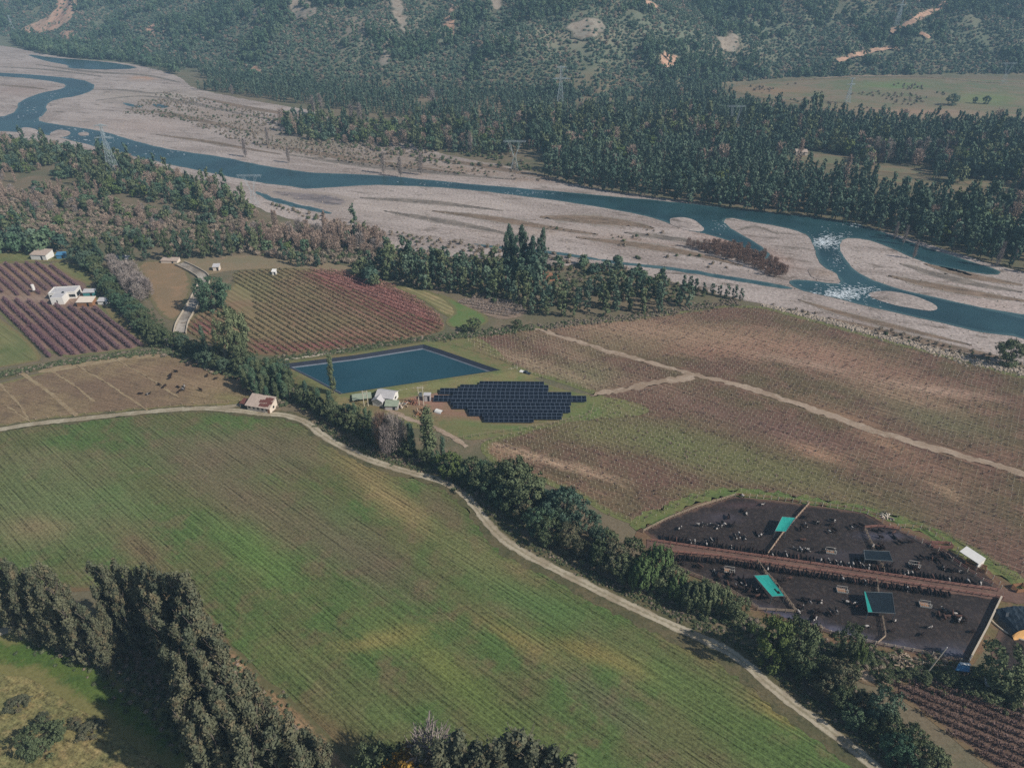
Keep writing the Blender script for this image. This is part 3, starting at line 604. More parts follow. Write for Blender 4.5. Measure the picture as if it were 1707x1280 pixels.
m_track = b.fin(b.scale(_c, b.m('MULTIPLY_ADD', b.m('SUBTRACT', _n, .5), .7, 1.0)))
m_verge = field_mat('rough_verge', lin(78, 76, 54, 1.3), lin(92, 84, 62, 1.3), lin(66, 68, 48, 1.3), streak=0, fine=.45, big=9, mid=3)
ribbon('track_verge', TRACK, [5, 5, 6, 8, 11, 10], m_verge, .12, .9)
ribbon('farm_track', TRACK, [3.0, 3.0, 3.4, 3.2, 3.2, 3.4], m_track, .16, .3)
ribbon('farm_track', [(300, 682), (380, 679), (420, 672), (436, 668)], 2.2, m_track, .165, .3)
m_trk2 = field_mat('dusty_track', lin(146, 128, 110, 1.25), lin(132, 114, 96, 1.25), lin(156, 140, 122, 1.25), streak=0, fine=.25, big=15, mid=4)
ribbon('vineyard_track', [(885, 546), (930, 559), (1000, 582), (1060, 598), (1110, 612), (1170, 627), (1240, 644), (1300, 663), (1380, 692), (1450, 715), (1530, 740), (1600, 759), (1707, 790), (1850, 835), (2300, 975)], [2.4, 3.0, 3.8, 4.0, 3.6, 3.6], m_trk2, .12, .7)
ribbon('vineyard_track', [(984, 660), (1040, 650), (1100, 637), (1160, 628)], [2.2, 3.6, 4.5], m_trk2, .125, .9)
ribbon('vineyard_track', [(640, 680), (680, 698), (704, 706), (740, 720), (780, 745)], 2.0, m_trk2, .125, .4)
ribbon('yard_track', [(-60, 1070), (-8, 1058), (36, 1040)], 3.0, m_track, .19, .3)
ribbon('green_verge', [(1055, 880), (1100, 855), (1160, 832), (1222, 820), (1300, 828), (1400, 842), (1480, 860), (1560, 890), (1640, 935), (1720, 985)], [5, 4, 4, 5, 6], field_mat('green_verge_grass', lin(82, 96, 54, 1.35), lin(96, 98, 60, 1.35), lin(74, 86, 50, 1.35), streak=0, fine=.35, big=10, mid=3), .10, 1.2)
ribbon('hill_road', [(1330, 134), (1400, 128), (1480, 126), (1540, 128), (1640, 138), (1720, 140)], 2.6, m_trk2, .4, .8)
# far meadow at the foot of the hill
m_far = field_mat('far_meadow_grass', lin(116, 106, 86, 1.2), lin(98, 102, 76, 1.2), lin(122, 104, 86, 1.2), streak=.25, fine=.25, big=60, mid=16, edge=lin(112, 98, 76, 1.3))
sheet('far_meadow', [(1205, 146), (1290, 137), (1400, 131), (1540, 130), (1707, 134), (1850, 138), (1850, 225), (1707, 208), (1600, 200), (1500, 200), (1420, 192), (1330, 172), (1250, 160)], m_far, .12, 9, 3, edge_w=12,
      blobs=[(1290, 152, 80, 8, (120, 98, 76), .8), (1520, 188, 100, 9, (134, 108, 90), .8), (1400, 175, 60, 8, (110, 98, 74), .7), (1490, 143, 70, 8, (82, 104, 62), .8), (1640, 165, 70, 12, (98, 108, 68), .7), (1640, 192, 90, 6, (130, 112, 92), .6)])
for p in ([(1322, 262), (1370, 256), (1430, 266), (1440, 276), (1380, 274), (1330, 270)], [(1452, 276), (1500, 278), (1548, 286), (1540, 292), (1480, 288), (1450, 284)], [(1435, 290), (1500, 298), (1560, 306), (1640, 314), (1640, 322), (1560, 316), (1470, 302)], [(795, 182), (835, 182), (838, 192), (800, 190)], [(1600, 300), (1690, 308), (1690, 316), (1620, 312)]):
    sheet('meadow', p, m_far, .15, 6, 2, edge_w=5)
# bottom right field and its surroundings
m_br = field_mat('dark_vineyard_soil', lin(92, 74, 64, 1.35), lin(84, 68, 60, 1.35), lin(100, 82, 70, 1.35), wdir((1530, 1165), (1707, 1238)), streak=.25, fine=.35, big=18, edge=lin(104, 88, 66, 1.3))
BRF = [(1455, 1128), (1500, 1130), (1580, 1142), (1660, 1158), (1760, 1190), (2050, 1330), (2050, 1560), (1800, 1400), (1700, 1330), (1640, 1270), (1560, 1210), (1500, 1165)]
sheet('vineyard_ground', BRF, m_br, .07, 2.5, .8, edge_w=3)
sheet('bare_earth', [(1405, 1106), (1450, 1110), (1540, 1122), (1620, 1136), (1700, 1160), (1690, 1166), (1600, 1148), (1520, 1138), (1470, 1148), (1440, 1140), (1412, 1122)], field_mat('pale_bare_earth', lin(168, 148, 126, 1.2), lin(154, 134, 114, 1.2), lin(176, 158, 138, 1.2), streak=0, fine=.4, big=8, mid=3, edge=lin(104, 88, 68, 1.2)), .12, 2, .8, edge_w=2.5)
sheet('earth_strip', [(1100, 946), (1125, 955), (1160, 975), (1180, 990), (1160, 990), (1120, 972)], m_path, .15, 2, .7, edge_w=2)
sheet('bare_earth', [(852, 460), (880, 452), (915, 453), (936, 462), (925, 470), (880, 468)], field_mat('red_bare_soil', lin(150, 106, 82, 1.2), lin(136, 96, 76, 1.2), lin(120, 96, 74, 1.2), streak=0, fine=.4, big=12, mid=4), .13, 3, 1.5, edge_w=4)
# ---------------------------------------------------------------- cattle yard ground
b = NB('wet_manure_mud'); P = b.pos(); n1 = b.noise(P, .06, 4, .6); n2 = b.noise(P, .8, 4, .7)
c = b.mix(b.step(n1, .45, .7), lin(42, 34, 30, 1.0), lin(56, 47, 44, 1.0)); c = b.mix(b.m('MULTIPLY', b.step(n2, .48, .62), .6), c, lin(74, 62, 54, 1.0))
t = b.attr("Tint"); c = b.mix(b.m('MULTIPLY', t.outputs['Alpha'], b.m('ADD', n2, .4)), c, t.outputs['Color'])
e = b.m('ADD', b.attr("edge").outputs['Fac'], b.m('MULTIPLY', b.m('SUBTRACT', n2, .5), 1.0)); c = b.mix(b.step(e, .2, .7), lin(88, 68, 56, 1.15), c)
m_mud = b.fin(c, rough=.62, spec=.3)
UPEN = [(1072, 884), (1110, 866), (1160, 847), (1222, 828), (1280, 833), (1348, 842), (1400, 849), (1446, 856), (1478, 876), (1505, 885), (1560, 905), (1600, 930), (1640, 955), (1664, 978), (1655, 984), (1560, 971), (1450, 957), (1300, 936), (1180, 918), (1095, 905)]
LPEN = [(1112, 921), (1200, 928), (1300, 943), (1400, 957), (1500, 971), (1600, 986), (1668, 997), (1640, 1045), (1611, 1103), (1570, 1098), (1480, 1080), (1420, 1068), (1330, 1040), (1270, 1020), (1215, 985), (1160, 962), (1118, 945)]
sheet('yard_apron', [(1050, 890), (1100, 862), (1160, 840), (1224, 822), (1300, 828), (1400, 843), (1470, 860), (1560, 895), (1640, 940), (1700, 985), (1720, 1010), (1660, 1060), (1618, 1118), (1560, 1112), (1460, 1092), (1380, 1072), (1290, 1050), (1240, 1025), (1180, 1000), (1110, 955), (1085, 930)],
      field_mat('trampled_earth', lin(100, 80, 62, 1.3), lin(92, 84, 58, 1.3), lin(110, 88, 70, 1.3), streak=0, fine=.35, big=12, mid=4), .08, 3, 1)
PT = [(1110, 897, 40, 6, (86, 82, 88), .6), (1200, 865, 40, 8, (76, 70, 76), .5), (1520, 895, 30, 5, (80, 84, 98), .6), (1480, 925, 40, 6, (70, 72, 84), .5)]
sheet('cattle_yard', UPEN, m_mud, .13, 2.5, .4, rnd=0, edge_w=1.5, blobs=[(1480, 893, 45, 5, (84, 84, 100), .7), (1200, 862, 40, 6, (74, 68, 76), .6), (1390, 925, 50, 6, (66, 62, 70), .5), (1560, 905, 25, 4, (96, 76, 66), .6), (1240, 842, 60, 5, (76, 58, 58), .6)])
sheet('cattle_yard', LPEN, m_mud, .13, 2.5, .4, rnd=0, edge_w=1.5, blobs=[(1310, 1032, 55, 9, (84, 86, 106), .9, 18), (1400, 1058, 60, 9, (92, 92, 110), .9, 15), (1590, 1090, 40, 12, (82, 84, 98), .7), (1480, 1075, 60, 6, (84, 84, 98), .6), (1240, 1010, 40, 10, (72, 68, 74), .5), (1230, 960, 60, 8, (60, 52, 54), .5)])
ribbon('feed_road', [(1078, 906), (1180, 920), (1300, 937), (1450, 960), (1560, 976), (1680, 993), (1800, 1008)], [4.2, 4.6, 5, 5.6], field_mat('reddish_feed_lane', lin(102, 80, 70, 1.2), lin(92, 72, 64, 1.2), lin(110, 88, 76, 1.2), streak=0, fine=.3, big=10, mid=3), .20, .3)
sheet('silage_yard', [(1690, 1010), (1760, 1010), (1850, 1030), (1850, 1180), (1760, 1170), (1700, 1140), (1650, 1100), (1655, 1062)], m_mud, .14, 3, .8, edge_w=3)
# ---------------------------------------------------------------- river plain
RD = wdir((300, 262), (1200, 350))
b = NB('river_gravel'); P = b.pos(); L = math.hypot(*RD); rx, ry = RD[0]/L, RD[1]/L
u = b.vm('DOT_PRODUCT', P, (rx, ry, 0)); v = b.vm('DOT_PRODUCT', P, (-ry, rx, 0))
n1 = b.noise(b.comb(b.m('DIVIDE', u, 90), b.m('DIVIDE', v, 26)), 1.0, 5, .62, .4); n2 = b.noise(b.comb(b.m('DIVIDE', u, 22), b.m('DIVIDE', v, 7)), 1.0, 5, .65, .3); n3 = b.noise(P, .55, 5, .75)
c = b.mix(b.step(n1, .40, .62), lin(156, 144, 136, 1.2), lin(136, 124, 116, 1.2))
c = b.mix(b.m('MULTIPLY', b.step(n2, .53, .68), .8), c, lin(98, 88, 78, 1.1))
t = b.attr("Tint"); c = b.mix(b.m('MULTIPLY', t.outputs['Alpha'], b.m('MULTIPLY', 1.9, n2)), c, t.outputs['Color'])
c = b.scale(c, b.m('MULTIPLY_ADD', b.m('SUBTRACT', n3, .5), 2.2, b.m('MULTIPLY_ADD', b.m('SUBTRACT', b.noise(P, 1.6, 3, .8), .5), 1.2, 1.0)))
vs = b.vor(P, .42); c = b.mix(b.m('MULTIPLY', b.step(vs, .26, .12), .5), c, lin(184, 176, 166, 1.15))
m_gravel = b.fin(c, rough=.95)
GRAV = [(-320, 66), (-40, 72), (30, 80), (75, 92), (140, 100), (200, 104), (262, 116), (300, 128), (322, 148), (380, 160), (430, 170), (520, 184), (560, 200), (640, 225), (720, 252), (780, 266), (860, 280), (905, 296), (1000, 316), (1100, 330), (1250, 353), (1400, 370), (1500, 392), (1600, 425), (1707, 455), (2350, 625), (2400, 790), (1707, 606), (1640, 598), (1560, 578), (1450, 552), (1370, 530), (1280, 508), (1220, 498), (1150, 478), (1060, 455), (980, 436), (940, 446), (860, 438), (780, 430), (700, 424), (640, 408), (590, 392), (520, 376), (450, 356), (410, 336), (340, 304), (300, 289), (250, 272), (200, 262), (120, 244), (40, 232), (-60, 228), (-320, 225)]
GB = [(420, 215, 130, 16, (116, 104, 92), .9, 12), (620, 262, 150, 16, (112, 98, 84), .9, 5), (350, 185, 90, 12, (124, 110, 98), .7), (760, 285, 120, 10, (118, 100, 84), .8), (880, 300, 60, 6, (122, 104, 90), .7), (540, 235, 90, 14, (104, 98, 80), .8),
      (240, 210, 80, 14, (138, 122, 112), .6), (250, 160, 90, 10, (132, 122, 108), .6), (120, 110, 110, 6, (136, 122, 112), .6), (30, 150, 60, 12, (128, 110, 100), .7), (240, 131, 24, 3, (150, 116, 92), .8), (1000, 368, 90, 8, (108, 90, 80), .8, 5),
      (1060, 405, 90, 10, (122, 102, 88), .8, 8), (900, 385, 120, 12, (134, 118, 104), .5), (1240, 415, 80, 14, (128, 98, 82), .8, 20), (1450, 560, 120, 5, (104, 84, 76), .8, 15), (1600, 585, 80, 6, (106, 84, 74), .8, 15), (1500, 555, 120, 6, (124, 106, 96), .6, 15), (700, 345, 200, 18, (158, 146, 136), .5), (1640, 500, 90, 20, (142, 124, 114), .5, 20)]
sheet('gravel_plain', GRAV, m_gravel, .10, 8, 3, edge_w=10, blobs=GB)
b = NB('river_water'); P = b.pos(); u = b.vm('DOT_PRODUCT', P, (rx, ry, 0)); v = b.vm('DOT_PRODUCT', P, (-ry, rx, 0))
n1 = b.noise(P, .02, 4, .6); n2 = b.noise(b.comb(b.m('DIVIDE', u, 14), b.m('DIVIDE', v, 4)), 1.0, 5, .7); n3 = b.noise(P, .8, 3, .6)
c = b.mix(b.step(n1, .38, .62), lin(32, 60, 64, .95), lin(44, 76, 80, .95)); c = b.mix(b.m('MULTIPLY', b.step(n2, .62, .74), .18), c, lin(104, 134, 138, 1.0))
e = b.m('ADD', b.attr("edge").outputs['Fac'], b.m('MULTIPLY', b.m('SUBTRACT', n2, .5), .8)); c = b.mix(b.step(e, .5, .0), c, lin(70, 96, 96, 1.0))
m_water = b.fin(c, rough=.32, spec=.35, bump=n3, bd=.15)
RIV = [(-120, 198), (0, 197), (28, 186), (30, 170), (68, 155), (105, 149), (112, 142), (92, 137), (50, 131), (0, 128), (-120, 122), (-120, 116), (0, 122), (70, 126), (135, 133), (158, 141), (157, 151), (128, 161), (92, 166), (76, 176), (78, 188), (60, 200), (85, 207), (140, 214), (180, 222), (240, 240), (300, 253), (370, 262), (440, 277), (500, 287), (560, 290), (620, 292), (700, 299), (760, 305), (850, 313), (930, 320), (1000, 326), (1100, 335), (1200, 345), (1300, 357), (1380, 364), (1420, 371), (1460, 384), (1500, 398), (1560, 418), (1620, 438), (1672, 453), (1662, 460), (1600, 452), (1540, 438), (1480, 412), (1440, 398), (1405, 397), (1398, 412), (1412, 440), (1440, 462), (1500, 484), (1560, 497), (1640, 514), (1707, 530), (2350, 690), (2350, 730), (1707, 564), (1640, 555), (1560, 538), (1480, 519), (1420, 505), (1370, 493), (1330, 483), (1312, 470), (1330, 466), (1395, 475), (1400, 466), (1372, 446), (1362, 436), (1357, 405), (1340, 388), (1300, 378), (1250, 370), (1212, 362), (1206, 374), (1260, 404), (1290, 432), (1280, 436), (1235, 408), (1190, 393), (1135, 383), (1100, 366), (1040, 352), (950, 338), (860, 326), (800, 318), (700, 311), (620, 309), (560, 312), (520, 316), (480, 311), (430, 305), (370, 292), (300, 279), (250, 267), (190, 253), (140, 240), (100, 229), (60, 222), (0, 219), (-120, 218)]
sheet('river', RIV, m_water, .22, 5, 1.6, edge_w=6, jf=2, rnd=1)
sheet('river', [(40, 90), (90, 97), (150, 101), (210, 108), (236, 115), (160, 117), (110, 114), (118, 110), (70, 101)], m_water, .22, 5, 1.5, edge_w=6, rnd=1)
sheet('river', [(203, 171), (225, 175), (240, 179), (228, 180), (210, 176)], m_water, .2, 4, 1, edge_w=4)
sheet('river', [(250, 173), (275, 175), (282, 180), (262, 181)], m_water, .2, 4, 1, edge_w=4)
sheet('river', [(428, 318), (455, 330), (500, 342), (556, 354), (550, 358), (495, 347), (450, 336), (425, 322)], m_water, .2, 3, 1.5, edge_w=6)
sheet('river', [(1000, 432), (1060, 440), (1140, 448), (1220, 462), (1320, 478), (1318, 484), (1215, 467), (1135, 453), (1055, 444), (1000, 436)], m_water, .2, 3, 1.2, edge_w=5)
sheet('river', [(770, 405), (850, 412), (930, 420), (1000, 432), (1000, 436), (925, 424), (840, 416)], m_water, .2, 3, 1.2, edge_w=6)
sheet('river', [(1560, 500), (1620, 512), (1707, 524), (1850, 548), (1850, 556), (1700, 536), (1610, 522), (1565, 512)], m_water, .2, 3, 1.5, edge_w=8)
for p in ([(1442, 488), (1480, 484), (1530, 495), (1566, 512), (1560, 520), (1510, 514), (1462, 502)], [(1112, 365), (1140, 362), (1165, 370), (1178, 388), (1150, 386), (1122, 378)], [(28, 218), (40, 212), (66, 217), (60, 226), (35, 228)], [(80, 224), (96, 216), (118, 219), (115, 228), (92, 230)],
          [(350, 268), (1, 1)], [(128, 222), (146, 220), (150, 226), (134, 228)], [(1350, 444), (1380, 448), (1400, 462), (1396, 470), (1366, 468), (1344, 458)], [(1700, 535), (1760, 545), (1820, 556), (1760, 552)]):
    if len(p) > 2: sheet('gravel_bar', p, m_gravel, .28, 4, 1.2, dome=.6, edge_w=4, blobs=[(1370, 455, 30, 8, (118, 100, 84), .6)])
# braided dry channels and damp streaks in the gravel
m_damp = field_mat('damp_gravel', lin(118, 108, 98, 1.15), lin(102, 94, 86, 1.15), lin(130, 118, 108, 1.15), RD, streak=.5, swid=2, slen=15, fine=.5, big=14, mid=5, edge=lin(138, 128, 118, 1.15))
m_silt = field_mat('brown_silt', lin(122, 104, 88, 1.1), lin(110, 96, 82, 1.1), lin(132, 114, 98, 1.1), RD, streak=.4, swid=3, slen=20, fine=.5, big=20, mid=7, edge=lin(138, 128, 118, 1.15))
for ln, w, mm in [([(160, 168), (240, 158), (320, 172), (400, 190), (450, 200)], 5, m_damp), ([(150, 150), (210, 150), (260, 158), (300, 150)], 4, m_damp), ([(210, 182), (280, 188), (350, 205), (430, 222)], 6, m_silt), ([(60, 108), (160, 122), (240, 124), (300, 138)], 6, m_damp), ([(260, 225), (340, 235), (420, 250), (470, 258)], 4, m_silt),
                  ([(330, 162), (420, 182), (520, 196), (560, 210)], 6, m_silt), ([(440, 240), (560, 262), (680, 278), (780, 290)], 7, m_silt), ([(480, 258), (600, 276), (720, 288), (860, 300)], 5, m_damp), ([(700, 262), (800, 276), (880, 290), (960, 308)], 6, m_silt),
                  ([(600, 330), (700, 336), (760, 342), (840, 352)], 4, m_damp), ([(720, 352), (820, 364), (900, 378), (1000, 392)], 5, m_silt), ([(640, 352), (720, 366), (800, 380), (870, 396)], 4, m_damp), ([(900, 362), (980, 366), (1060, 374), (1090, 382)], 9, m_silt), ([(960, 396), (1060, 408), (1160, 424), (1240, 444)], 5, m_silt), ([(1040, 388), (1120, 398), (1180, 406)], 4, m_damp),
                  ([(1480, 408), (1520, 420), (1560, 440), (1620, 460)], 3, m_damp), ([(1480, 460), (1560, 478), (1640, 492), (1720, 504)], 5, m_silt), ([(1540, 440), (1620, 462), (1707, 476)], 5, m_silt), ([(1500, 440), (1600, 470), (1707, 488)], 4, m_damp), ([(1330, 500), (1420, 528), (1520, 552), (1620, 576)], 3, m_silt), ([(1230, 384), (1260, 376), (1300, 392)], 2, m_damp), ([(1380, 530), (1480, 556), (1580, 578), (1700, 604)], 4, m_silt),
                  ([(0, 142), (50, 146), (80, 150)], 5, m_silt), ([(0, 112), (80, 116), (170, 128)], 5, m_damp), ([(350, 272), (420, 290), (480, 306)], 2.5, m_damp)]:
    ribbon('dry_channel', ln, [w*.5, w*2, w*2.6, w*1.6, w*.5], mm, .17, w*.28)
# white water: real little foam patches lying on the rapids
m_foam = simple('river_foam', (214, 222, 224), rough=.6, var=.2, k=1.0)
def streaks(name, spots, mat, z, label, cat, ang=(rx, ry), seed=5):
    r = np.random.default_rng(seed); C = []; S = []
    for (x, y, sx, sy, n, ss) in spots:
        px = x+r.normal(size=n)*sx; py = y+r.normal(size=n)*sy
        W = np.array([U(a, c) for a, c in zip(px, py)]); C.append(W); S.append(ss*r.uniform(.3, 1.2, n))
    C = np.concatenate(C); S = np.concatenate(S)
    inside = np.zeros(len(C), bool)
    for W in SHEETS['river']: inside |= inpoly(C[:, 0], C[:, 1], W)
    C, S = C[inside], S[inside]; n = len(C); V = []; K = 7
    a = np.arctan2(ang[1], ang[0])+r.normal(size=n)*.5
    for k in range(K):
        t = 2*math.pi*k/K; rr = r.uniform(.6, 1.2, n)*S
        x = np.cos(t)*rr*1.8; y = np.sin(t)*rr*.45
        V.append(np.stack([C[:, 0]+x*np.cos(a)-y*np.sin(a), C[:, 1]+x*np.sin(a)+y*np.cos(a), np.full(n, z)+.004*(np.arange(n) % 19)], 1))
    V = np.stack(V, 1).reshape(-1, 3); F = np.arange(n*K).reshape(n, K)
    return tag(link(name, mesh(name, V, F, mat)), label, cat, kind='stuff')
streaks('river_foam', [(1385, 402, 16, 7, 380, .5), (1372, 404, 10, 4, 150, .7), (1396, 430, 8, 12, 60, .4), (1408, 490, 28, 7, 420, .5), (1400, 492, 14, 4, 170, .7), (1440, 484, 12, 4, 70, .45), (1425, 376, 14, 2, 60, .5), (1205, 376, 10, 5, 60, .4), (880, 322, 30, 2, 40, .5), (720, 306, 40, 2, 24, .5),
                       (75, 160, 30, 6, 40, .9), (50, 190, 20, 9, 30, 1.0), (110, 225, 50, 7, 60, 1.0), (170, 238, 30, 6, 20, .9), (260, 257, 25, 3, 14, .8), (1480, 500, 12, 3, 24, .45)], m_foam, .27, 'white foam broken on the river rapids', 'foam')
sheet('wet_gravel', [(430, 312), (470, 316), (560, 322), (600, 335), (560, 350), (500, 340), (450, 328)], field_mat('wet_gravel', lin(120, 110, 106, 1.25), lin(98, 92, 92, 1.25), lin(136, 124, 118, 1.25), RD, streak=.5, swid=3, slen=20, fine=.4, big=25, mid=6, edge=lin(140, 128, 118, 1.25)), .16, 4, 2, edge_w=12)
# ---------------------------------------------------------------- pond
def lift(poly, z): return [U(a, b_, z) for a, b_ in poly]
RIMZ, WATZ = 2.0, .7
RIM = np.array(lift([(470, 607), (592, 592), (706, 574), (735, 583), (834, 617), (700, 637), (566, 657), (520, 632)], RIMZ))
cen = RIM.mean(0)
def offs(P, d):
    P = np.asarray(P); n = len(P); out = []
    ar = sum(P[i][0]*P[(i+1) % n][1]-P[(i+1) % n][0]*P[i][1] for i in range(n)); sg = 1 if ar > 0 else -1
    for i in range(n):
        a = P[i]-P[i-1]; c_ = P[(i+1) % n]-P[i]; a /= np.linalg.norm(a); c_ /= np.linalg.norm(c_)
        na = np.array([a[1], -a[0]])*sg; nc = np.array([c_[1], -c_[0]])*sg; m_ = na+nc; m_ /= np.linalg.norm(m_); out.append(P[i]+m_*d/max(.4, float(m_@na)))
    return np.array(out)
def rings(name, specs, mats, matf):
    V = []; n = None
    for P, z in specs:
        n = len(P); V += [(p[0], p[1], z) for p in P]
    mb = MB()
    for r_ in range(len(specs)-1):
        for i in range(n):
            j = (i+1) % n; q = [V[r_*n+i], V[r_*n+j], V[(r_+1)*n+j], V[(r_+1)*n+i]]
            mb.poly(q, mats[matf[r_]], [(0, 1, 2, 3)])
    return mb.build(name)
RD_ = dens(RIM, 4)
m_liner = simple('black_pond_liner', (44, 48, 58), rough=.45, spec=.4, var=.2, sc=.3, k=1.1); m_linep = simple('pale_dried_liner_edge', (104, 110, 118), rough=.6, var=.5, sc=.5, k=1.1)
o = rings('pond_embankment', [(offs(RIM, 7.5), .02), (offs(RIM, 2.0), RIMZ), (RIM, RIMZ+.02)], [m_emb], [0, 0]); tint(o.data, np.array([v.co for v in o.data.vertices]), 0, ()); tag(o, kind='structure')
o = rings('pond_liner', [(RIM, RIMZ+.03), (offs(RIM, -1.9), RIMZ-.95), (offs(RIM, -2.5), WATZ-.05)], [m_liner, m_linep], [0, 1]); tag(o, kind='structure')
b = NB('pond_water'); n1 = b.noise(b.pos(), .02, 3); n2 = b.noise(b.pos(), 1.0, 3)
m_pond = b.fin(b.mix(b.step(n1, .35, .65), lin(32, 66, 76, 1.0), lin(40, 76, 86, 1.0)), rough=.28, spec=.3, bump=n2, bd=.03)
sheet('pond_water', [tuple(p) for p in offs(RIM, -2.35)], m_pond, WATZ, 6, .0, px=False, rnd=0)
mb = MB(); LD = [U(474, 602), U(572, 588)]
m_conc = simple('pale_concrete', (168, 156, 138), var=.25, sc=.8, k=1.25)
a, c_ = LD; d = c_-a; L = np.linalg.norm(d); mb.box(((a[0]+c_[0])/2, (a[1]+c_[1])/2, .35), (L, 1.6, .7), m_conc, math.atan2(d[1], d[0])); mb.box(((a[0]+c_[0])/2, (a[1]+c_[1])/2-1.9, .2), (L*.96, .9, .4), m_conc, math.atan2(d[1], d[0]))
o = mb.build('concrete_channel'); tag(o, 'long pale concrete feed channel beside the far rim of the pond', 'channel')
# ---------------------------------------------------------------- stone levee and boulders
def rock(seed, s=1.0):
    import bmesh
    bm = bmesh.new(); bmesh.ops.create_icosphere(bm, subdivisions=1, radius=s); r = random.Random(seed)
    for v_ in bm.verts: v_.co = Vector((v_.co.x*r.uniform(.7, 1.3), v_.co.y*r.uniform(.7, 1.2), v_.co.z*r.uniform(.55, 1.0)))
    me_ = bpy.data.meshes.new('rock'); bm.to_mesh(me_); bm.free(); me_.materials.append(m_stone); return me_
m_stone = simple('pale_boulder_stone', (158, 144, 128), var=.5, sc=.6, k=1.1)
ROCKS = source('rock_source', [rock(k) for k in range(4)])
LEV = smooth_line([U(*p) for p in [(1268, 508), (1330, 522), (1400, 540), (1450, 555), (1520, 572), (1580, 592), (1640, 606), (1707, 620), (1800, 640), (2100, 710)]], 2)
def along(line, n, wid):
    seg = np.r_[0, np.cumsum(np.linalg.norm(np.diff(line, axis=0), axis=1))]; s = rng.uniform(0, seg[-1], n)
    P_ = np.stack([np.interp(s, seg, line[:, 0]), np.interp(s, seg, line[:, 1])], 1); Q = np.stack([np.interp(s+1, seg, line[:, 0]), np.interp(s+1, seg, line[:, 1])], 1)-P_
    Q = Q/np.maximum(np.linalg.norm(Q, axis=1), .1)[:, None]; w_ = rng.normal(size=n)*(np.asarray(wid(s/seg[-1])) if callable(wid) else wid)
    return P_+np.stack([-Q[:, 1], Q[:, 0]], 1)*w_[:, None]
def inriver(x, y):
    o = np.zeros(x.shape, bool)
    for W in SHEETS['river']: o |= inpoly(x, y, W)
    return o
stuff('stone_levee', along(LEV, 3000, lambda t: .7+1.5*np.sin(math.pi*np.clip(t, 0, 1))), ROCKS, 4, .3, .95, label='pale boulder levee between vineyard and riverbed', cat='boulders', sink=.1, tilt=.6)
stuff('river_boulders', inview(scatter(GRAV, 6.5, mask=lambda x, y: ~inriver(x, y))), ROCKS, 4, .12, .55, label='grey stones strewn over the gravel plain', cat='stones', z=.15, tilt=.6)
# ---------------------------------------------------------------- bare patches on the hill
def hmat(n, c, c2): return field_mat(n, lin(*c, 1.35), lin(*c2, 1.35), lin(c[0]*.75, c[1]*.72, c[2]*.7, 1.3), streak=0, fine=.4, big=30, mid=8, fs=.5, edge=lin(84, 84, 70, 1.2))
m_or = hmat('orange_earth', (168, 134, 112), (156, 130, 110)); m_rk = hmat('grey_rock', (134, 122, 108), (122, 116, 104))
HP = [([(97, -5), (133, -5), (130, 18), (120, 34), (100, 50), (70, 56), (40, 60), (28, 52), (40, 46), (70, 32), (90, 26)], m_or), ([(96, 56), (118, 50), (130, 62), (155, 62), (156, 69), (110, 71)], m_or), ([(240, 55), (252, 42), (266, 40), (260, 52), (248, 64)], m_or),
      ([(414, 120), (420, 108), (436, 114), (440, 126), (424, 127)], m_or), ([(556, 133), (564, 125), (578, 132), (572, 138)], m_or), ([(645, -5), (668, -5), (680, 30), (684, 62), (668, 60), (655, 30)], m_rk), ([(628, 86), (655, 82), (660, 100), (645, 112), (628, 106)], m_rk),
      ([(744, 14), (757, 14), (762, 50), (758, 66), (745, 60), (742, 38)], m_or), ([(812, -5), (838, -5), (836, 20), (820, 26)], m_rk), ([(940, 48), (975, 30), (1012, 40), (1006, 62), (980, 72), (952, 60)], m_rk), ([(908, 76), (920, 72), (928, 86), (915, 90)], m_rk),
      ([(1096, 95), (1118, 90), (1135, 98), (1130, 115), (1110, 122), (1096, 110)], m_or), ([(1070, -2), (1100, 10), (1095, 20), (1075, 10)], m_or), ([(1192, 60), (1220, 55), (1240, 72), (1225, 92), (1200, 86)], m_rk), ([(480, -5), (520, -5), (530, 30), (500, 40), (478, 20)], m_rk), ([(420, 20), (450, 5), (440, 30), (420, 36)], m_rk)]
HOLES = []
for p, m_ in HP:
    sheet('bare_slope', p, m_, 1.6, 4, 9, edge_w=5, jf=1.6, rnd=1, blobs=[]); HOLES.append(SHEETS['bare_slope'][-1])
for line, w in (([(1610, -5), (1575, 12), (1545, 22), (1525, 38), (1500, 48), (1482, 56)], 9), ([(1530, 58), (1545, 62), (1550, 66)], 6), ([(1495, 82), (1465, 84), (1450, 88), (1420, 96), (1395, 104)], 7)):
    ribbon('hill_track', line, [w, w*1.5, w*1.5], m_or, 2.2, 2.5); q = smooth_line([hit(*p) for p in line], 2); HOLES.append(np.concatenate([q+[0, -11], (q+[0, 9])[::-1]]))
